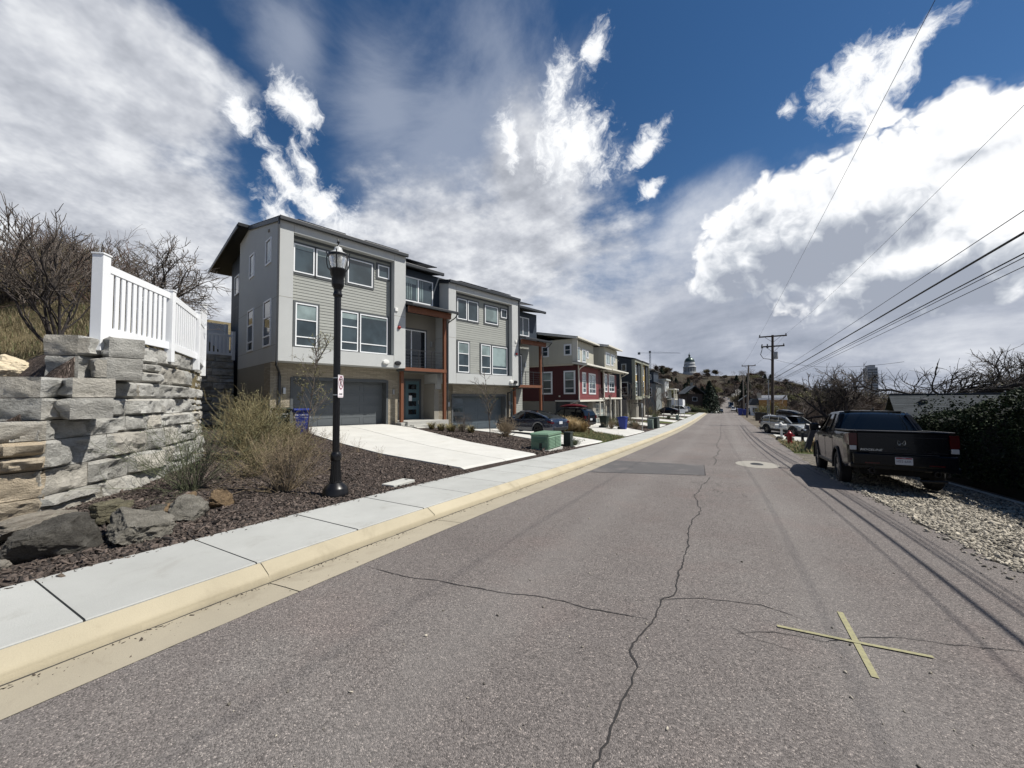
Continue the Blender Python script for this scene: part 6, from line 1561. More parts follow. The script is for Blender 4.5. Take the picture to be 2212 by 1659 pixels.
MB().box(-2.0,-1.85,-.08,.0,2.0,2.15).build('outlet_box', M['creamtrim'], RH)

# slate house with tan bays
DH = house('slate_townhouse', 'dark slate townhouse with tan siding bays, third building up the street', (-10.97, 55.54, 0))
for (y0, y1, z0, z1) in ((0.,4.6,1.67,7.35),(5.1,10.4,1.85,7.4)):
    par = DH
    MB().prism([(.0,z0),(.0,z1),(-2.6,z1+.62),(-8.,z1-.4),(-8.,z0)], lambda p,k: (p[0], (y0,y1)[k], p[1])).build('slate_wall', M['slate'], DH)
    b = MB().box(.0,.45,y0,y0+.22,z0,z1-.02).box(.0,.45,y1-.22,y1,z0,z1-.02).box(.0,.45,y0+.22,y1-.22,z1-.35,z1-.02).box(.0,.45,y0+.22,y1-.22,z0,z0+.45); b.build('bay_frame', M['greentrim'], DH)
    lap(DH, WF('front',.0), y0+.22, y1-.22, z0+.45, z1-.35, M['tansiding'], .2)
    MB().box(.0,.25,y1-1.5,y1-.24,z0+.46,z1-.36).build('slate_panel', M['slate'], DH)
    F_ = WF('front',.024)
    window(DH, F_, y0+.5, y0+1.75, z1-2.0, z1-.75, cols=(0,.5,1), **wt); window(DH, F_, y0+2.1, y0+2.9, z1-2.0, z1-.75, **wt)
    window(DH, F_, y0+.7, y0+2.9, z0+.65, z0+2.6, rows=hung, cols=(0,.4,1), blind=[(.55,.97,.4,1)], **wt)
    MB().prism([(.55,z1-.02),(-2.6,z1+.66),(-8.3,z1-.4),(-8.3,z1-.28),(-2.6,z1+.78),(.55,z1+.1)], lambda p,k: (p[0], (y0-.12,y1+.1)[k], p[1])).build('roof', M['roof'], DH)
MB().box(-8.,-.6,4.6,5.1,1.,6.9).build('link_wall', M['navy'], DH)
MB().box(-8.,-1.7,-.0,10.4,-1.6,1.66).build('foundation', M['foundation'], DH); MB().box(-1.7,-.8,.0,1.2,-1.5,1.66).build('pier', M['foundation'], DH)
for (y0,y1) in ((3.9,5.4),(9.4,10.4)): MB().box(-1.7,-.3,y0,y1,-1.5,1.66).build('pier', M['stucco_dk'], DH)
gdoor(DH, WF('front',-1.2), 1.25, 3.85, -1.1, 1.2, M['palegrey']); gdoor(DH, WF('front',-1.2), 5.5, 9.3, -1.2, 1.2, M['palegrey'])
b = MB().box(-.8,-.6,1.1,1.25,-1.4,1.66); b.build('post', M['greentrim'], DH); MB().box(.2,.34,4.75,4.9,-1.4,1.7).build('post', M['trimdk'], DH)
MB().box(.0,1.1,-.6,1.0,1.1,1.2).build('entry_roof', M['fascia'], DH)
for (u0,u1,z0,z1,r) in ((-1.5,-.62,2.28,4.1,hung),(-1.38,-.82,5.76,6.68,(0,1))): window(DH, WF('side',0.), u0,u1,z0,z1, rows=r, pane='panedk', trim=.08, trimmat='palegrey', frame='palegrey')
for x in (-2.2,-1.95): MB().box(x,x+.16,-.05,.0,7.15,7.3).build('wall_vent', M['palegrey'], DH)

# stepped grey house with balconies
GH = house('grey_townhouse', 'stepped navy and grey townhouse with white balconies, furthest of the row', (-11.5, 79.0, 0))
MB().box(-8.,.0,-.0,5.5,4.7,7.15).build('navy_wall', M['navy'], GH); MB().box(-8.,.45,-.4,6.,-1.8,4.7).build('grey_wall', M['greysiding'], GH)
MB().prism([(.35,7.1),(-8.3,7.6),(-8.3,7.75),(.35,7.25)], lambda p,k: (p[0], (-.4,5.8)[k], p[1])).build('roof', M['roof'], GH)
MB().prism([(.9,4.6),(-.1,5.0),(-.1,5.12),(.9,4.72)], lambda p,k: (p[0], (-.5,6.1)[k], p[1])).build('roof', M['roof'], GH)
lap(GH, WF('front',.45), -.4, 6., -.8, 4.65, M['greysiding'], .2)
window(GH, WF('side',-.0), -1.1, -.5, 5.5, 6.45, trim=.08, trimmat='palegrey', pane='panedk'); window(GH, WF('side',-.4), -1.1, -.35, 2.15, 3.9, rows=hung, trim=.1, trimmat='palegrey', pane='panedk')
MB().box(-7.,1.1,6.,11.8,1.9,5.6).build('grey_wall', M['palegrey'], GH); batten(GH, WF('front',1.1), 6.0, 11.8, 1.95, 5.55, M['palegrey'], .5); MB().box(-7.,.6,6.,12.,-2.,1.9).build('brick_wall', M['brick'], GH)
MB().box(-7.2,1.5,5.8,12.1,5.6,5.85).build('roof', M['palegrey'], GH)
for (u0,u1,z0,z1) in ((6.6,8.2,4.2,5.2),(6.5,9.0,2.1,3.4),(9.8,11.0,4.2,5.2)): window(GH, WF('front',1.15), u0,u1,z0,z1, cols=(0,.5,1), **wt)
for y in (9.4,12.6,15.4): MB().box(2.4,2.56,y-.08,y+.08,-1.7,3.75).build('post', M['creamtrim'], GH)
MB().box(1.1,2.6,9.3,15.6,3.7,3.88).build('balcony_roof', M['creamtrim'], GH); MB().box(1.1,2.6,9.3,15.6,1.5,1.68).build('balcony_floor', M['creamtrim'], GH)
railing(GH, [(2.5,9.4),(2.5,15.5)], 1.68, .95, 6, m='creamtrim'); MB().box(-6.,1.1,12.,15.6,-2.,3.7).build('grey_wall', M['greysiding'], GH)
fence('vinyl_fence', 'pale solid yard fence beyond the last townhouse', [(-13.0,100),(-10.6,100.4),(-8.2,100.8),(-8.0,104)], [.5,.2,-.1,-.6], [1.95,1.9,1.6,1.4], solid=True)

# planting between the drives
SP2 = dict(depth=3, trunk=.9, ratio=.42, ang=.55, kids=(9,5,4), wob=.05, up=.07, min=.008, trunkdepth=0, lo=.35)
for i,(x,y,h,mt_,lb) in enumerate([(-7.6,37.6,3.4,'twig','slim bare street tree in front of the slate townhouse'),(-6.6,41.,3.2,'twig','bare street tree behind the dark utility cabinet'),(-7.8,48.,3.8,'twigred','reddish young tree on the verge by the slate townhouse'),(-7.4,52.5,3.3,'twig','slender bare tree between the further drives'),(-7.2,58.,3.4,'twigred','small rust tinged tree near the far street lamp'),(-8.2,65.,3.2,'twig','bare sapling beyond the far street lamp'),(-9.0,35.2,2.6,'twig','thin leafless sapling against the red townhouse garage')]):
    bare_tree('street_tree', lb, 'tree', at(x,y), h, SP2, 70+i, M['bark'], M[mt_], r0=.035, group='young trees along the row of townhouses')
for i,(x,y,h,r_,mt_,lf,lb) in enumerate([(-8.4,33.3,.7,.55,'twigtan',None,'small tan bush between the green and blue bins'),(-6.6,34.6,.75,.7,'twigtan',None,'straggly tan bush to the right of the blue bin'),(-8.6,37.3,1.0,1.1,'twigolive','leafgreen','dark green bush behind the blue bin'),(-10.,39.5,.8,.9,'twigred','leafolive','rusty low bush before the slate townhouse'),(-7.4,38.0,.7,.8,'twiggreen','leafgreen','low green bush left of the dark cabinet'),(-6.2,40.3,.7,.7,'twigtan','leafgreen','bushy weed right of the dark cabinet'),(-8.5,58.4,.8,.8,'twiggreen','leafgreen','dark shrub on the verge before the far lamp'),(-6.8,60.2,.5,.6,'twiggreen','leafgreen','low dark shrub at the far lamp base'),(-9.6,45.,.9,1.,'twigtan','leafolive','brown shrub on the far drive edge'),(-5.9,16.6,.35,.5,'twiggreen','leafgreen','low green plant around the small dark pedestal'),(-11.5,74.,1.6,1.7,'twigolive','budgreen','yellow green bush before the stepped grey house'),(-9.6,69.,1.0,1.1,'twigred','leafolive','russet bush before the stepped grey house')]):
    shrub('bush', lb, at(x,y), r_, h, 60, 90+i, M[mt_], M[lf] if lf else None, .05 if y > 30 else .03, 3, r0=.012 if y > 30 else .007, kids=4)
car('sedan', 'dark sedan parked on a drive before the stepped grey house', 'car', at(-9.4,80.,.05), (-.96,.28), 4.7, 1.85, 1.45, 'sedan', M['pblack'], detail=False)
car('suv', 'silver sport utility vehicle parked behind the dark sedan up the street', 'car', at(-8.6,87.5,.05), (-.96,.28), 4.7, 1.9, 1.7, 'suv', M['psilver'], detail=False)
car('wagon', 'pale wagon furthest along the row of drives', 'car', at(-8.6,97.,.05), (-.9,.4), 4.6, 1.85, 1.5, 'wagon', M['pgrey'], detail=False)
# ------------------------------------------------------------------ right side of the street
M['hydred'] = mat('red_hydrant_paint', '#8e1420', .35, .15, 12, spec=.5, dirt=('#5a1a18',.5,14.)); M['whitewood'] = mat('white_painted_wood', '#dcdcd8', .5, .05, 6); M['boxdark'] = mat('dark_blue_mailbox', (.012,.016,.028), .4, .1, 6)
mb = thing('mailbox', 'white mailbox numbered 881 on a white post beside the red hydrant', 'mailbox', at(3.5,31.6), RAD(4))
MB().box(-.06,.06,-.06,.06,-.05,.78).box(-.1,.1,-.1,.1,.0,.12).build('post', M['whitewood'], mb, bevel=.01)
MB().prism([(-.11,0),(.11,0),(.11,.17),(.08,.23),(0,.26),(-.08,.23),(-.11,.17)], lambda p,k: ((-.36,.3)[k], p[0], .76+p[1])).build('box', M['whitewood'], mb, bevel=.008)
MB().box(-.4,.34,-.13,.13,.735,.765).build('tray', M['whitewood'], mb); MB().lathe([(.0,1.0),(.07,1.01),(.1,1.06),(.06,1.09),(.03,1.12),(.0,1.13)], 12, c=(-.02,0,.0)).build('ornament', M['whitewood'], mb, smooth=50)
text('lettering', '881', .19, M['signblack'], mb, face((1,0,0),(0,0,1),(-.02,-.113,.86)), .002)
hy = thing('fire_hydrant', 'red fire hydrant on the grassy verge', 'fire hydrant', at(3.35,26.9), 0)
b = MB().lathe([(.0,0),(.17,0),(.17,.05),(.12,.06),(.115,.42),(.145,.43),(.145,.48),(.125,.49),(.125,.58),(.15,.59),(.15,.62),(.11,.68),(.05,.73),(.045,.79),(.0,.8)], 20); b.build('barrel', M['hydred'], hy, smooth=40)
for ax, r, z in (('x',.06,.5),('y',.075,.46)):
    for s in (-1,1):
        if ax == 'y' and s > 0: continue
        o = MB().lathe([(.0,.1),(r*.8,.1),(r*.8,.18),(r,.18),(r,.235),(.0,.24)], 14, axis=ax); o.xf(Matrix.Scale(s,4,(1,0,0) if ax=='x' else (0,1,0))); o.xf(Matrix.Translation((0,0,z))); o.build('outlet', M['hydred'], hy, smooth=40)
b = MB()
for k in range(8): a_ = k*math.pi/4; b.lathe([(.0,.05),(.018,.05),(.018,.075),(.0,.08)], 6, c=(.145*math.cos(a_),.145*math.sin(a_),0))
b.build('flange_bolt', M['hydred'], hy)
dm = thing('mailbox', 'dark mailbox numbered 560 on a thick leaning dark post, just beyond the pickup', 'mailbox', at(3.42,22.6), RAD(5))
MB().bar((0,0,-.1),(.3,.0,1.0),.2,.2).build('post', M['boxdark'], dm, bevel=.015)
b = MB().prism([(-.13,0),(.13,0),(.13,.15)]+[(.13*math.cos(q),.15+.13*math.sin(q)) for q in np.linspace(.2,math.pi-.2,8)]+[(-.13,.15)], lambda p,k: ((-.3,.38)[k], p[0], p[1])); b.xf(Matrix.Translation((.28,0,.98)) @ Matrix.Rotation(RAD(14),4,'Y')); b.build('box', M['boxdark'], dm, smooth=40)
text('lettering', '560', .15, M['plate'], dm, Matrix.Translation((.36,-.132,1.07)) @ Matrix.Rotation(RAD(14),4,'Y') @ face((1,0,0),(0,0,1),(0,0,0)), .002)
ps = thing('marker_post', 'short dark post on the verge behind the hydrant', 'post', at(4.3,29.3)); MB().box(-.07,.07,-.05,.05,-.05,.8).prism([(-.07,.8),(.07,.8),(0,.88)], lambda p,k: (p[0],(-.05,.05)[k],p[1])).build('post', M['boxdark'], ps, bevel=.01); MB().box(-.05,.05,-.056,-.05,.62,.74).build('reflector', M['chrome'], ps)
for i,(x,y,s,lb) in enumerate([(4.35,24.6,.5,'pale rough limestone rock behind the leaning mailbox'),(4.95,23.6,.4,'tan rock beside the pickup front wheel'),(3.85,31.2,.34,'dark mossy rock at the foot of the white mailbox'),(3.3,30.7,.26,'small dark rock on the verge left of the hydrant')]):
    boulder(lb, (x,y,land(x,y)+s*.35), (s,s*.8,s*.75), (.1,.2,i), M['rocktan' if i < 2 else 'rockdark'], 60+i)
for i,(x,y,s) in enumerate([(4.5,25.2,.9),(5.2,24.4,.8),(4.9,26.4,.8)]): tuft('feather_grass', 'pale straw grass clump on the verge behind the leaning mailbox', at(x,y), .6, .9*s, 240, 150+i, M['strawgrass'], .02, 'straw grass on the right verge')
for i,(x,y,lb) in enumerate([(4.0,25.3,'low green weed between hydrant and leaning mailbox'),(4.7,27.8,'grey green low plant right of the hydrant')]): shrub('weed', lb, at(x,y), .5, .35, 40, 160+i, M['twiggreen'], M['leafgreen'], .05, 3)
vh = (.51,-.86)
vc = car('wagon', 'silver station wagon with dark lower cladding parked across the right verge', 'car', at(4.75,37.8,.03), vh, 4.75, 1.88, 1.5, 'wagon', M['psilver'], R_=.345)
b = MB()
for s in (-1,1):
    for x0,x1 in ((-2.2,-1.85),(-1.0,1.05),(1.95,2.25)): b.box(x0,x1,min(s*.9,s*.955),max(s*.9,s*.955),.26,.44)
    for wx in (1.475,-1.395): b.tube([(wx+math.cos(q)*.42, s*.945, .34+math.sin(q)*.42) for q in np.linspace(0, math.pi, 16)], .045, 6)
b.box(2.2,2.42,-.8,.8,.28,.5).box(-2.42,-2.2,-.8,.8,.3,.52); b.build('cladding', M['trimblk'], vc, smooth=50)
rb = thing('roof_box', 'black roof box on top of the silver wagon', 'roof box', at(4.75,37.8,.03), math.atan2(vh[1],vh[0]))
P = []
for i in range(15):
    f = i/14; x = -1.15+2.3*f; w = .42*(1-.25*f**3)*min(1.,(f+.05)*6)**.4; hgt = .36*min(1.,(f+.04)*5)**.5*(1-.75*f**3)
    P.append([(x, w*c_, 1.62+hgt*z_) for c_, z_ in ((.85,0),(1,.12),(1,.55),(.8,.92),(.4,1),(0,1.02),(-.4,1),(-.8,.92),(-1,.55),(-1,.12),(-.85,0),(.85,0))])
b = MB().grid(P); 
for row in (P[0],P[-1]): k = len(b.v); b.v += row; b.f.append(tuple(range(k,k+len(row))))
b.build('shell', M['pblack'], rb, smooth=45)
for x in (-.7,.5): MB().box(x-.03,x+.03,-.66,.66,1.53,1.6).build('crossbar', M['trimblk'], rb)

# hedge
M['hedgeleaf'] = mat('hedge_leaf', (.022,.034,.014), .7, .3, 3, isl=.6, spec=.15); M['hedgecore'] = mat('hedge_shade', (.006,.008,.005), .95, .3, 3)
hd_ = thing('hedge', 'long dark clipped evergreen hedge along the right side behind the pickup', 'hedge', (0,0,0))
rs = np.random.RandomState(4); pts = []
def hedge_surf(rs):
    y = rs.uniform(2.5, 17.3); g_ = land(6.3,y)
    H_ = float(np.interp(y,[3,11,14,17.3],[2.6,2.5,2.2,1.9])) + .18*noise.noise((y*.5,1,2)) + .1*noise.noise((y*1.6,4,2)); q = rs.rand(); r_ = .18
    if q < .5: x, z = 5.5, rs.uniform(.12,1)*H_
    elif q < .85: x, z = rs.uniform(5.5,7.6), H_
    elif q < .93: x, y, z = rs.uniform(5.5,7.6), 17.3, rs.uniform(.1,1)*H_
    else: x, z = 7.6, rs.uniform(.1,1)*H_
    if x < 5.9 and z > H_-.4:                       # rounded shoulder
        a_ = (5.9-x)/.4; z -= a_*a_*.16
    if y > 16.7: z *= 1-.25*((y-16.7)/.6)**2
    bul = noise.noise((y*1.1,z*1.3,x))*.2 + noise.noise((y*3,z*3,x*3))*.09
    return (x + (bul if x < 6.4 else -bul)*(1 if q < .5 else .3), y, g_ + z + (bul*.5 if q > .5 else 0))
pts = [hedge_surf(rs) for _ in range(46000)]
leaf_cloud('foliage', pts, .075, M['hedgeleaf'], hd_, 5, 1, .035)
hz = lambda y: float(np.interp(y,[3,11,14,17.3],[2.6,2.5,2.2,1.9]))
b = MB(); b.grid([[(5.68,y,land(6.3,y)-.1),(5.68,y,land(6.3,y)+.84*hz(y)),(6.0,y,land(6.3,y)+.93*hz(y)),(7.35,y,land(6.3,y)+.93*hz(y)),(7.35,y,land(6.3,y)-.1)] for y in np.linspace(2.6,17.,24)]); k = len(b.v); b.v += [b.v[-5],b.v[-4],b.v[-3],b.v[-2],b.v[-1]]; b.f.append((k,k+1,k+2,k+3,k+4)); b.build('shade_core', M['hedgecore'], hd_, recalc=False)  # solid near-black core standing in for the shade inside the foliage
struct(sheet('hedge_edging', [(5.2,2.),(5.34,2.),(5.34,17.),(5.2,17.)], M['pad'], .04, zf=lambda y: land(5.3,y), n=16))

# shed
M['shingle'] = m_brick('weathered_grey_shingle', '#43484c', '#33383b', '#232628'); M['darkwall'] = mat('dark_brown_wall', '#3b322b', .85, .15, 4); M['tanwall'] = mat('tan_brick_wall', '#9a7748', .85, .12, 6); M['whiteroof'] = mat('white_roof', '#dcdddd', .6, .04, 2); M['rust'] = mat('rust_fence', '#7a3522', .85, .2, 5); M['greyroof'] = mat('slate_grey_roof', '#3c4247', .85, .15, 6)
sh = thing('shed', 'low shed with a weathered grey shingle roof behind the hedge', 'shed', (8.6, 23.4, 0), RAD(-10))
gz = land(8.6,23.4)
MB().box(-1.7,3.0,-1.6,1.6,gz-.3,1.05).build('wall', M['darkwall'], sh)
b = MB().prism([(-2.0,.95),(-.03,1.9),(2.,.95),(2.,.88),(-.03,1.83),(-2.,.88)], lambda p,k: ((-1.9,3.2)[k], p[0], p[1])); b.build('roof', M['shingle'], sh)
MB().box(-1.92,3.22,-.1,.1,1.9,1.94).build('ridge_cap', M['greyroof'], sh); MB().lathe([(.0,0),(.12,0),(.1,.16),(.16,.18),(.0,.24)], 12, c=(-.9,-.75,1.5)).build('roof_vent', M['blackplastic'], sh, smooth=40)

# bare trees, right
SPEC_BIG = dict(depth=5, trunk=.3, ratio=.7, ang=.58, kids=(4,4,4,4,3), wob=.16, up=.03, min=.012, trunkdepth=2, lo=.35)
bare_tree('bare_tree', 'broad dark bare tree rising behind the silver wagon', 'tree', at(7.9,39.,-.1), 8.0, dict(SPEC_BIG, ang=.7), 21, M['barkdk'], M['twig'], forks=4, r0=.2)
SPEC_W = dict(depth=5, trunk=.36, ratio=.7, ang=.62, kids=(4,4,4,5,6), wob=.2, up=.02, min=.009, trunkdepth=3, lo=.3)
WIND[0] = Vector((.075,0,0))
bare_tree('bare_tree', 'bare tree with a stout forked dark trunk behind the shed', 'tree', at(10.2,30.,-.1), 8.6, dict(SPEC_W, trunk=.42), 29, M['barkdk'], M['barkdk'], r0=.24, lean=(-.1,0), buds=.05, budmat=M['leafolive'])
WIND[0] = Vector((.13,0,-.01))
bare_tree('bare_tree', 'wind swept bare tree leaning right above the hedge', 'tree', at(10.4,26.6,-.1), 8.4, dict(SPEC_W, trunk=.42), 35, M['barkdk'], M['barkdk'], r0=.22, lean=(.7,.1), buds=.05, budmat=M['leafolive'])
bare_tree('bare_tree', 'second leaning bare tree low above the far end of the hedge', 'tree', at(9.7,26.4,-.1), 7.0, dict(SPEC_W, trunk=.4), 39, M['barkdk'], M['barkdk'], r0=.18, lean=(.9,-.2), buds=.05, budmat=M['leafolive'])
WIND[0] = Vector((0,0,0))
bare_tree('bare_tree', 'rounded bare tree at the right edge above the hedge', 'tree', at(14.,31.,-.1), 7.8, dict(SPEC_W, trunk=.4), 53, M['barkdk'], M['twig'], r0=.16, lean=(.2,0), buds=.05, budmat=M['leafolive'])
bare_tree('bare_tree', 'slim pale bare tree left of the broad dark one', 'tree', at(6.5,41.,-.1), 6.6, dict(SPEC_BIG, ang=.45, kids=(3,3,3,3,2)), 47, M['bark'], M['twig'], r0=.11, lean=(-.12,0))
for i,(x,y,r_,h,m_) in enumerate([(6.6,43.,1.9,2.1,'twig'),(8.6,41.,2.2,2.3,'twig'),(10.6,38.,2.3,2.4,'twigred'),(7.3,47.,2.1,2.4,'twigred'),(9.8,45.,2.4,2.6,'twig'),(12.5,41.,2.6,2.8,'twigolive'),(11.5,34.,2.2,2.1,'twig'),(8.9,35.2,1.7,1.7,'twig'),(7.2,39.4,1.4,1.6,'twigred')]):
    shrub('bramble', 'tangled leafless bramble thicket behind the silver wagon', at(x,y), r_, h, 130, 170+i, M[m_], None, r0=.013, kids=6, group='bramble thicket behind the wagon')
shrub('bush', 'rounded yellow green bush beside the black bins', at(6.3,71.), 2.2, 2.3, 150, 190, M['twigolive'], M['budgreen'], .12, 6, r0=.02)
ch = thing('garden_chair', 'small white garden chair in front of the yellow green bush', 'chair', at(6.0,62.), .6)
MB().box(-.3,.3,-.3,.3,.35,.4).build('seat', M['whitewood'], ch); MB().bar((-.3,.3,.38),(-.3,.5,1.1),.05,.05).bar((.3,.3,.38),(.3,.5,1.1),.05,.05).bar((-.3,.5,1.05),(.3,.5,1.05),.05,.3).build('backrest', M['whitewood'], ch)
for sx in (-.27,.27):
    for sy in (-.27,.27): MB().box(sx-.03,sx+.03,sy-.03,sy+.03,0,.36).build('leg', M['whitewood'], ch)

# houses on the right
th = thing('tan_house', 'tan flat roofed house with a bright white parapet roof on the right', 'house', (6.85, 95., 0))
MB().box(0,4.8,0,10,-3.2,1.34).build('wall', M['tanwall'], th)
MB().box(-.1,4.9,-.1,.3,1.34,1.75).box(.5,4.9,.6,9,1.34,2.3).build('roof', M['whiteroof'], th); MB().box(-.25,.45,.4,1.1,1.3,2.85).build('chimney', M['stucco_dk'], th)
MB().box(-1.5,-.01,.5,8,-3.2,.28).build('wing_wall', M['whitewood'], th); MB().prism([(-1.75,.25),(.0,.25),(.0,1.55),(-1.1,1.55)], lambda p,k: (p[0], (.2,8.2)[k], p[1])).build('wing_roof', M['greyroof'], th)
window(th, WF('side',0.), 1.15, 1.5, -1.0, 0., pane='panedk', out=.06); window(th, WF('side',0.), 2.6, 3.4, -1.0, .0, pane='panedk', out=.06); window(th, WF('side',.5), -1.2, -.2, -1.3, -.25, cols=(0,.33,.66,1), pane='panedk', out=.06)
rg = thing('gabled_house', 'dark brown gabled house behind the rust coloured fence', 'house', (4.6, 121., 0))
MB().prism([(0,-4.6),(3.6,-4.6),(3.6,.7),(1.5,2.2),(0,1.0)], lambda p,k: (p[0], (0,9)[k], p[1])).build('wall', M['darkwall'], rg)
MB().prism([(-.4,.8),(1.5,2.3),(4.,.5),(4.,.7),(1.5,2.52),(-.4,1.)], lambda p,k: (p[0], (-.4,9.4)[k], p[1])).build('roof', M['greyroof'], rg); window(rg, WF('side',0.), 1.0, 1.6, -.8, .3, pane='panedk')
fence('rust_fence', 'rust red board fence in front of the gabled house', [(4.2,114),(6.,114.2),(8.,114.4)], [-2.9]*3, [-1.0]*3, solid=True)
for c_ in bpy.data.objects['rust_fence'].children: c_.data.materials.clear(); c_.data.materials.append(M['rust'])
lh = thing('roofed_house', 'house with a dark pitched roof on the bank left of the far road', 'house', (-9.2, 151., 0), RAD(20))
MB().box(-2.6,2.6,-3,5,-4,3.3).build('wall', M['darkwall'], lh); MB().prism([(-3.4,3.2),(0,5.9),(3.4,3.2),(3.4,3.45),(0,6.15),(-3.4,3.45)], lambda p,k: (p[0], (-3.7,5.7)[k], p[1])).build('roof', M['greyroof'], lh); MB().box(-.35,.35,-.5,.4,4.8,7.4).build('chimney', M['stucco_dk'], lh); window(lh, WF('side',-3.), -.8, .8, .8, 2.2, pane='panedk')

# ------------------------------------------------------------------ utility poles and wires
M['polewood'] = mat('weathered_pole_wood', (.06,.045,.036), .9, .3, 5, stretch=(1,1,.1)); M['polegrey'] = mat('grey_pole_wood', (.17,.145,.12), .9, .25, 5, stretch=(1,1,.1)); M['insul'] = mat('grey_insulator', (.06,.065,.07), .4, .1, 8); M['cable'] = mat('black_cable', (.012,.012,.013), .6, .1, 4); M['cangrey'] = mat('transformer_grey', (.3,.31,.31), .5, .1, 8)
def upole(label, base, top, armw, arms, m, full=False):
    o = thing('utility_pole', label, 'utility pole', base); d = Vector(top)-Vector(base)
    MB().tube([(0,0,-.3), tuple(d*.5), tuple(d)], [.17,.15,.12], 10).build('pole', M[m], o, smooth=60)
    for zf, w in arms:
        c_ = d*zf; MB().box(c_.x-w/2,c_.x+w/2,c_.y-.2,c_.y-.08,c_.z-.07,c_.z+.07).build('crossarm', M[m], o)
        b = MB()
        for s in (-1,1): b.bar((c_.x+s*w*.28,c_.y-.14,c_.z-.07),(c_.x+s*.08,c_.y-.14,c_.z-.62),.05,.03)
        b.build('brace', M[m], o)
        for s in (-1,1): MB().lathe([(.0,0),(.05,0),(.05,.04),(.07,.08),(.05,.12),(.06,.16),(.0,.2)], 10, c=(c_.x+s*(w/2-.08),c_.y-.14,c_.z+.07)).build('insulator', M['insul'], o, smooth=40)
    return o, d
p1_, d1 = upole('tall dark utility pole with two crossarms and a grey transformer behind the silver wagon', (4.95,52.,land(4.95,52.)), (5.25,52.,8.85), 2.6, [(.985,2.62),(.875,2.2)], 'polewood')
MB().lathe([(.0,0),(.2,0),(.22,.05),(.22,.72),(.2,.78),(.0,.82)], 18, c=(d1.x*.76+.28,-.15,d1.z*.735)).build('transformer', M['cangrey'], p1_, smooth=40)
for x in (-1.0,-.5): MB().lathe([(.0,-.28),(.1,-.26),(.1,.0),(.05,.05),(.07,.2),(.0,.22)], 12, c=(d1.x*.875+x,-.14,d1.z*.875+.08)).build('cutout', M['insul'], p1_, smooth=40)
MB().tube([(d1.x*.875-1.0,-.14,d1.z*.85),(d1.x*.8-1.15,-.14,d1.z*.79),(d1.x*.8-.9,-.14,d1.z*.745),(d1.x*.75-.3,-.14,d1.z*.735),(d1.x*.75-.1,-.14,d1.z*.72)], .035, 6).build('riser_cable', M['cable'], p1_, smooth=60)
MB().tube([(-.28,-.1,-.2),(-.25,-.1,5.2)], .05, 8).tube([(-.42,-.05,-.2),(-.4,-.05,3.)], .045, 8).build('conduit', M['cangrey'], p1_, smooth=60)
upole('shorter grey brown utility pole with one crossarm further up the right side', (3.87,79.3,land(3.87,79.3)), (4.35,79.3,7.55), 2.1, [(.985,2.1)], 'polegrey')[0]
upole('plain pale utility pole in front of the gabled house', (4.7,110.,land(4.7,110.)), (4.8,110.,7.4), 1.2, [(.98,.8)], 'polegrey')
upole('distant slim utility pole right of the far parked cars', (6.8,200.,land(6.8,200.)), (6.2,200.,8.1), 1.5, [(.97,1.5)], 'polewood')
upole('distant utility pole standing by the white blossom tree', (5.9,206.,land(5.9,206.)), (5.5,206.,8.6), 1.5, [(.97,1.5)], 'polewood')
def wire(label, pts, r, name='overhead_wire'):
    """smooth curve through three points"""
    (a, b_, c) = [Vector(p) for p in pts]; out = []
    tb = (b_-a).length/((b_-a).length+(c-b_).length)
    for i in range(49):
        s = i/48; l0 = (s-tb)*(s-1)/((0-tb)*(0-1)); l1 = s*(s-1)/(tb*(tb-1)); l2 = s*(s-tb)/((1)*(1-tb)); out.append(tuple(a*l0+b_*l1+c*l2))
    return tag(MB().tube(out, r, 6).build(name, M['cable'], smooth=180), label, 'cable')
def low(y11, z11, z52, r, lab, x=5.2): wire(lab, [(x-.05,52.,z52),(x,y11,z11),(x,-30.,z11+(z11-z52)/(52-y11)*(y11+30)+.25)], r)
low(11.13,4.94,3.9,.024,'thickest black overhead cable running along the right side')
low(11.09,5.36,4.35,.009,'thin overhead wire just above the thickest cable', 5.2)
low(11.16,4.56,3.5,.014,'black overhead cable just below the thickest one', 5.22)
low(11.16,4.50,3.4,.009,'thin wire paired closely under the lower black cable', 5.25)
low(11.18,4.30,3.3,.008,'lowest thin overhead wire on the right side', 5.2)
wire('faint high wire from the left end of the tall pole crossarm', [(4.02,51.9,8.85),(4.0,10.67,9.81),(4.0,-30,11.1)], .006)
wire('faint high wire from the right end of the tall pole crossarm', [(6.45,51.9,8.85),(6.35,13.23,8.55),(6.4,-30,10.6)], .006)
wire('high wire between the two utility poles, left side', [(4.02,51.9,8.85),(3.7,66.,7.9),(3.4,79.2,7.6)], .008)
wire('high wire between the two utility poles, right side', [(6.45,51.9,8.85),(5.9,66.,7.9),(5.3,79.2,7.6)], .008)
wire('drooping service wire from the tall pole towards the bare trees', [(5.1,52.,6.2),(7.5,47.,4.9),(12.,39.,4.4)], .012)

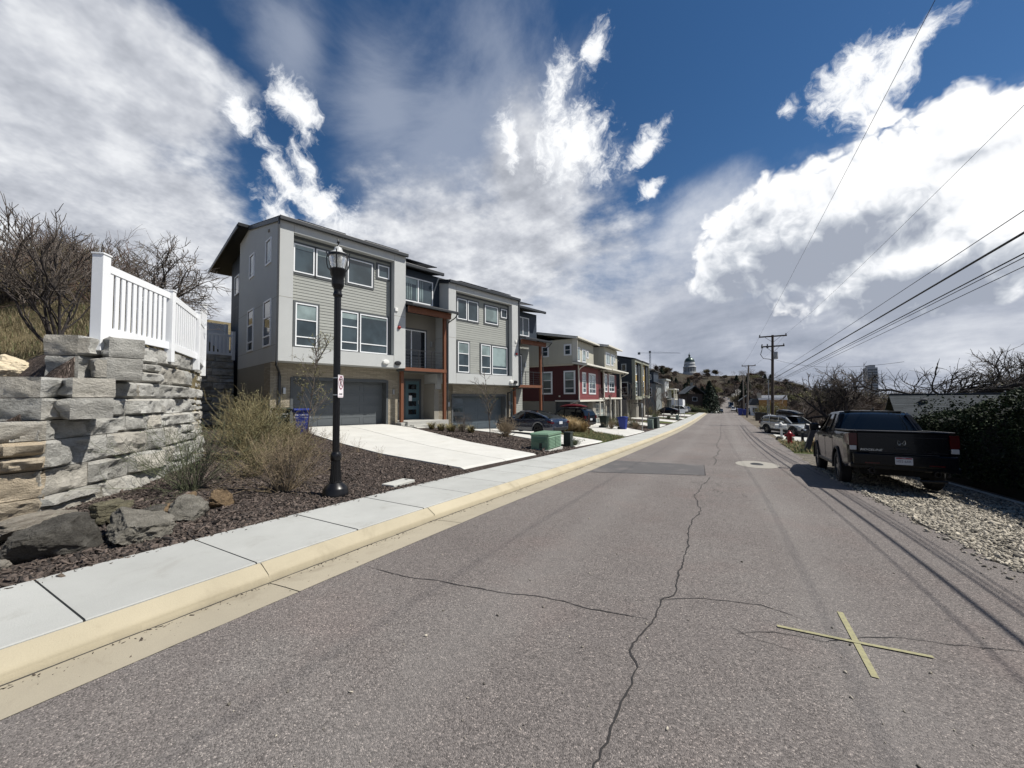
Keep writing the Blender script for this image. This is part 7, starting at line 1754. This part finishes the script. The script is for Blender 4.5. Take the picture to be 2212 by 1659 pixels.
# ------------------------------------------------------------------ the far road: parked cars
for (nm,lb,x,y,k,p,L,W_,H_) in [('pickup','white pickup parked on the right of the far road, nearest of its line',4.9,214.,'suv','pwhite',5.4,2.,1.85),('van','white box van second in the line on the far road',4.9,252.,'van','pwhite',6.,2.2,2.9),('suv','dark car in front of the white van on the far road',4.1,244.,'suv','pdark',4.7,1.9,1.7),('suv','dark car third in the line up the far road',4.9,300.,'suv','pdark',4.8,1.9,1.75),('sedan','small white car high up the far road',5.4,392.,'sedan','pwhite',4.6,1.85,1.45),('sedan','small dark car highest on the far road',2.4,446.,'sedan','pdark',4.6,1.85,1.5),('suv','dark car parked on the left edge of the far road',-.3,200.,'suv','pdark',4.6,1.85,1.6),('sedan','dark blue car behind the blue bins on the right',5.6,99.,'sedan','pgrey',4.6,1.85,1.5),('sedan','white car low behind the second utility pole',7.3,104.,'sedan','pwhite',4.6,1.85,1.45),('sedan','pale car parked behind the white pickup on the far road',6.3,226.,'sedan','psilver',4.6,1.85,1.5)]:
    car(nm, lb, 'car' if nm != 'van' else 'van', at(x,y,.03), (0.,-1.) if y > 150 else (-.6,-.8), L, W_, H_, k, M[p], detail=False)

# ------------------------------------------------------------------ distant trees
M['ftwig'] = mat('far_twig', (.105,.082,.068), .95, .3, .6, isl=.3); M['ftwig2'] = mat('far_twig_olive', (.12,.1,.055), .95, .3, .6, isl=.3); M['ftwig3'] = mat('far_twig_rust', (.125,.078,.055), .95, .3, .6, isl=.3); M['fbark'] = mat('far_bark', (.05,.04,.035), .95, .3, 2)
M['needle'] = mat('conifer_needle', (.014,.026,.013), .85, .35, 2, isl=.6); M['blossom'] = mat('white_blossom', (.52,.5,.45), .8, .15, 2, isl=.3); M['springleaf'] = mat('spring_leaf', (.13,.125,.045), .8, .3, 1, isl=.45)
SF = dict(depth=4, trunk=.34, ratio=.66, ang=.6, kids=(6,5,5,4), wob=.13, up=.05, min=.03, trunkdepth=1, lo=.3)
def cloudtree(name, label, H, seed, m, n, shape='round', leaf=.5, group=None, bark='fbark'):
    t_ = thing(name, label, 'tree', (0,0,0), 0, group); rs = np.random.RandomState(seed)
    MB().tube([(0,0,-.3),(0,0,H*.5),(0,0,H*.96)], [H*.022,H*.014,H*.004], 6).build('trunk', M[bark], t_)
    P_ = []; r = random.Random(seed)
    if shape == 'cone':
        for i in range(n):
            f = rs.rand()**.75; z = H*(.06+.93*f); R_ = H*.24*(1-f)**.8*(1+.35*noise.noise((z*1.3,seed,0)))+.1; a_ = rs.uniform(0,6.283); q = rs.rand()**.5
            sp = 1+.3*noise.noise((math.cos(a_)*2.2,math.sin(a_)*2.2,z*.9+seed)); P_.append((R_*q*sp*math.cos(a_), R_*q*sp*math.sin(a_), z - R_*q*.25))
    else:
        cl = [(r.gauss(0,.2)*H, r.gauss(0,.2)*H, H*r.uniform(.42,.9), H*r.uniform(.09,.17)) for _ in range(20)]
        for i in range(n):
            c_ = cl[rs.randint(len(cl))]; v = rs.normal(0,1,3); v /= np.linalg.norm(v); q = c_[3]*rs.rand()**.4; P_.append((c_[0]+v[0]*q, c_[1]+v[1]*q, c_[2]+v[2]*q*.8))
        L = [([Vector((0,0,H*.3)), Vector((c_[0]*.5,c_[1]*.5,c_[2]*.75)), Vector((c_[0],c_[1],c_[2]))], H*.012, H*.003) for c_ in cl]; V, F = tubes(L, 4); fast('limbs', V, F, M[bark], t_)
    leaf_cloud('crown', P_, leaf, M[m], t_, seed); return t_
def twigtree(label, H, seed, m, n, W_=.42, group=None):
    """distant bare crown: limbs, then many thin twig slivers filling the crown"""
    t_ = thing('far_tree', label, 'tree', (0,0,0), 0, group); r = random.Random(seed); rs = np.random.RandomState(seed)
    out = []; grow(r, out, Vector((0,0,-.2)), Vector((0,0,1)), H*.3, H*.018, 3, dict(depth=3, kids=(5,4,4), ratio=.74, ang=.62, wob=.1, up=.06, lo=.4))
    V, F = tubes([(p, max(a,.05), max(c,.03)) for p,a,c,d in out], 4); fast('trunk', V, F, M['fbark'], t_)
    ends = np.array([tuple(q) for p,a,c,d in out if d <= 1 for q in p]); P_ = ends[rs.randint(len(ends), size=n)] + rs.normal(0, H*.045, (n,3))
    C = np.array([0,0,H*.35]); u = P_ - C + rs.normal(0,H*.12,(n,3)); u /= np.linalg.norm(u,axis=1)[:,None]; w = np.cross(u, rs.normal(0,1,(n,3))); w /= np.linalg.norm(w,axis=1)[:,None]
    L = (H*rs.uniform(.04,.1,n))[:,None]; Wd = (H*.0045*rs.uniform(.7,1.6,n))[:,None]
    V = np.stack([P_-u*L-w*Wd, P_-u*L+w*Wd, P_+u*L+w*Wd*.4, P_+u*L-w*Wd*.4],1).reshape(-1,3); fast('crown', V, np.arange(n*4).reshape(-1,4), m, t_)
    return t_
PROT = []
for k,(tm,lb) in enumerate([('ftwig','bare grey brown tree in the distant wood'),('ftwig','bare grey brown tree in the distant wood'),('ftwig2','olive tinged bare tree in the distant wood'),('ftwig3','rust tinged bare tree in the distant wood')]):
    PROT.append(twigtree(lb, 11., 300+k, M[tm], 3600, group='bare trees of the distant wood'))
PROT.append(cloudtree('far_tree', 'spring green leafing tree in the distant wood', 10., 310, 'springleaf', 1500, 'round', .5, 'leafing trees of the distant wood'))
PROT.append(cloudtree('far_tree', 'dark conifer in the distant wood', 13., 311, 'needle', 1700, 'cone', .7, 'conifers of the distant wood'))
rng = random.Random(17); USED = [False]*6
def put_tree(k, x, y, s, dz=-.2, lab=None, sz=1.):
    o = PROT[k]
    if not USED[k]: USED[k] = True
    else: o = copy_tree(PROT[k])
    o.location = (x, y, land(x,y)+dz); o.rotation_euler[2] = rng.uniform(0,6.28); o.scale = (s*sz, s*sz, s)
    if lab: o['label'] = lab; del o['group']
    return o
def clear(x, y):
    if y < 112 and x < right_x(y)+7: return False
    if x > gut_x(y)-4 and x < right_x(y)+4.5 and y < 485: return False
    if -13 < x < -5 and 140 < y < 160: return False
    if 4 < x < 14 and 88 < y < 135: return False
    return True
def pick():
    q = rng.random(); return 0 if q < .3 else 1 if q < .56 else 2 if q < .74 else 3 if q < .88 else 4 if q < .93 else 5
n = 0
while n < 118:                                        # wooded slope around the far road
    y = rng.uniform(165, 640); x = rng.uniform(-.17*y, .2*y)
    if x < 0 and y < 260 and x > -14 and rng.random() < .5: continue
    if clear(x,y): put_tree(pick(), x, y, rng.uniform(.75,1.2)*(1+.35*(y>400)), sz=1.25); n += 1
n = 0
while n < 78:                                        # skyline of the hill
    y = rng.uniform(640, 890); x = rng.uniform(-.2*y, .22*y)
    if -85 < x < -32 and y > 860: continue
    put_tree(pick(), x, y, rng.uniform(1.1,1.75), sz=1.5); n += 1
n = 0
while n < 78:                                        # the right hand side, beyond the verge
    y = rng.uniform(95, 280); x = rng.uniform(.12*y+4, .52*y)
    if clear(x,y) and (y > 75 or x > 20): put_tree(pick() if rng.random() < .8 else 2, x, y, rng.uniform(.45,.8), sz=1.25); n += 1
for (x,y,s,lb) in [(-3.6,150.,.9,'largest dark conifer left of the far road'),(-5.9,153.,.75,'dark conifer just left of the largest one by the far road'),(-2.6,163.,.8,'dark conifer behind the largest one by the far road'),(9.,205.,.95,'dark conifer between the far utility poles'),(14.,330.,1.3,'tall conifer on the right skyline beyond the second pole'),(-16.,215.,1.0,'dark conifer on the bank above the pitched roof house')]:
    o = put_tree(5, x, y, s, lab=lb, sz=1.25)
def wood(name, label, n, where, m, seed, per=130):
    """a far wood that reads as one mass: crowns of twig slivers"""
    rs = np.random.RandomState(seed); C = []
    while len(C) < n:
        p = where(rs)
        if p is not None: C.append(p)
    C = np.array(C); H = rs.uniform(7.,12.,n)*np.where(C[:,1] > 500, 1.4, 1.)
    ctr = np.repeat(C + np.stack([0*H,0*H,H*.6],1), per, 0); HH = np.repeat(H, per)[:,None]
    v = rs.normal(0,1,(n*per,3)); v /= np.linalg.norm(v,axis=1)[:,None]; P_ = ctr + v*HH*np.array([.42,.42,.4])*rs.rand(n*per,1)**.45
    u = v + rs.normal(0,.5,v.shape) + np.array([0,0,.4]); u /= np.linalg.norm(u,axis=1)[:,None]; w = np.cross(u, rs.normal(0,1,v.shape)); w /= np.linalg.norm(w,axis=1)[:,None]
    L = HH*rs.uniform(.04,.08,(n*per,1)); Wd = HH*.007*rs.uniform(.6,1.6,(n*per,1))
    V = np.stack([P_-u*L-w*Wd, P_-u*L+w*Wd, P_+u*L+w*Wd*.4, P_+u*L-w*Wd*.4],1).reshape(-1,3)
    stuff(fast(name, V, np.arange(n*per*4).reshape(-1,4), m), label)
def wh(y0, y1, a, c):
    def f(rs):
        y = rs.uniform(y0, y1); x = rs.uniform(a*y, c*y)
        if not clear(x, y) or (-100 < x < -20 and y > 870): return None
        if x < 14 and x > -16 and y < 200: return None
        return (x, y, land(x,y)-.5)
    return f
wood('distant_wood', 'grey brown leafless wood covering the far hill', 300, wh(300, 930, -.19, .24), M['ftwig'], 1)
wood('distant_wood', 'rust brown patches of leafless wood on the far hill', 110, wh(260, 900, -.19, .24), M['ftwig3'], 2)
wood('distant_wood', 'olive patches of budding wood on the far hill and valley side', 120, wh(200, 800, -.17, .5), M['ftwig2'], 3)
wood('valley_wood', 'brown tree belt in the valley on the right', 150, wh(170, 360, .14, .56), M['ftwig'], 4)
wood('valley_wood', 'yellow brown budding tree belt in the valley on the right', 90, wh(160, 320, .16, .5), M['ftwig2'], 5)
bt = cloudtree('blossom_tree', 'white blossoming tree right of the far road', 11., 320, 'blossom', 2200, 'round', .42); bt.location = (10.2, 262., land(10.2,262.)-.2); bt.scale = (1.15,1.15,1.)
for i,(x,y,r_,h) in enumerate([(-7.5,118.,2.2,1.7),(-10.,124.,2.6,2.1),(-5.6,126.,1.8,1.3),(-12.5,116.,2.6,2.2),(-8.2,134.,2.6,2.),(-5.,138.,1.8,1.3),(-14.5,128.,3.,2.6),(-6.2,112.,1.5,1.1)]):
    shrub('bank_shrub', 'low shrub on the bank left of the far road', at(x,y), r_, h, 70, 330+i, M['twigolive' if i%2 else 'twiggreen'], M['leafgreen' if i%2 else 'leafolive'], .16, 5, r0=.03, group='shrubs on the bank')
struct(sheet('far_footpath', [(-2.9,186.),(-1.3,186.),(-1.0,500.),(-2.3,500.)], M['pad'], .12, n=40))
wl = thing('garden_wall', 'pale garden wall at the bend below the bank', 'wall', (-5.,150.,land(-5.,150.))); MB().bar((-3.,-4,.3),(2.2,14,-.2),.3,1.4).build('wall', M['pad'], wl)

# the domed capitol on the hill
M['granite'] = mat('pale_granite', '#a9abab', .8, .06, .2); M['dome'] = mat('dark_green_copper', (.035,.055,.048), .35, .2, .15, metal=.4); M['granitedk'] = mat('granite_shade', '#62686c', .8, .1, .3)
cp = thing('capitol', 'pale domed capitol building with a dark green dome on the wooded skyline', 'capitol', (-58.2, 905., 0))
MB().box(-32,32,-20,20,28,46).box(-36,36,-22,22,27,30).build('block', M['granite'], cp); MB().lathe([(.0,48),(13.6,48),(13.6,56.5),(13.0,57.2),(.0,57.2)], 48).build('base', M['granite'], cp, smooth=30)
MB().lathe([(.0,57),(10.3,57),(10.3,67.6),(.0,67.6)], 48).build('drum', M['granitedk'], cp, smooth=30)
b = MB()
for k in range(24): a_ = 2*math.pi*k/24; b.lathe([(.95,57.2),(.75,58.),(.68,66.8),(.95,67.6)], 8, c=(12.*math.cos(a_),12.*math.sin(a_),0))
b.build('colonnade', M['granite'], cp, smooth=40)
MB().lathe([(.0,67.6),(13.,67.6),(13.2,68.6),(12.6,69.6),(11.2,70.),(11.,74.5),(11.3,75.2),(10.6,76.),(10.2,78.6),(10.5,79.3),(.0,79.3)], 48).build('entablature', M['granite'], cp, smooth=30)
b = MB()
for k in range(24): a_ = 2*math.pi*(k+.5)/24; M4 = Matrix.Rotation(a_,4,'Z'); b.add([tuple(M4 @ Vector(p)) for p in ((11.12,-.55,70.8),(11.12,.55,70.8),(11.12,.55,73.8),(11.12,-.55,73.8))],[(0,1,2,3)])
b.build('window_band', M['granitedk'], cp)
b = MB(); P = []
for i in range(13):
    q = RAD(88*i/12); r_, z = 10.1*math.cos(q), 79.3+10.2*math.sin(q); P.append([((r_*(1+.014*(k%4==0)))*math.cos(2*math.pi*k/96), (r_*(1+.014*(k%4==0)))*math.sin(2*math.pi*k/96), z) for k in range(97)])
b.grid(P).build('dome', M['dome'], cp, smooth=50)
MB().lathe([(.0,88.6),(2.6,88.8),(2.6,89.8),(1.7,90.),(1.7,93.2),(2.3,93.4),(2.2,94.),(1.5,95.6),(.5,96.6),(.35,98.),(.55,98.5),(.2,99.6),(.0,100.)], 20).build('lantern', M['dome'], cp, smooth=40)
# tower crane
M['cranesteel'] = mat('pale_crane_steel', '#8c949b', .5, .05, .5)
cr = thing('tower_crane', 'slim pale tower crane standing on the skyline left of the capitol', 'crane', (-92.5, 605., 0))
b = MB()
for sx in (-.9,.9):
    for sy in (-.9,.9): b.box(sx-.2,sx+.2,sy-.2,sy+.2,20,71)
for k in range(26):
    z = 20+k*2; s = 1 if k%2 else -1
    b.bar((-.9*s,-.9,z),(.9*s,-.9,z+2),.2,.2).bar((-.9*s,.9,z),(.9*s,.9,z+2),.2,.2).bar((-.9,-.9*s,z),(-.9,.9*s,z+2),.2,.2)
b.build('mast', M['cranesteel'], cr)
b = MB().bar((-16,0,71.2),(42.,0,67.2),.5,.35).bar((0,0,73.4),(30.,0,68.6),.12,.12)
for k in range(20): x = 2*k; z = 71.2-(x+16)*.069; b.bar((x,0,z),(x+1,0,z+1.1),.14,.14).bar((x+1,0,z+1.1),(x+2,0,z-.14),.14,.14)
b.build('jib', M['cranesteel'], cr); MB().box(-17.5,-14,-1,1,68.6,72.).build('counterweight', M['granitedk'], cr); MB().box(-1.4,1.4,-1.4,1.4,70.6,73.).build('cab', M['granitedk'], cr)
tb = thing('apartment_block', 'faint pale apartment tower on the right skyline', 'building', (155., 600., 0)); MB().box(-4.5,4.5,-8,8,-10,36).box(-2.5,2.5,-7.8,8,36,39).build('wall', M['granite'], tb)
b = MB()
for r_ in range(9): b.box(-4,4,-8.1,-8.02,8.5+r_*3.,10.+r_*3.)
b.build('window_band', M['granitedk'], tb)
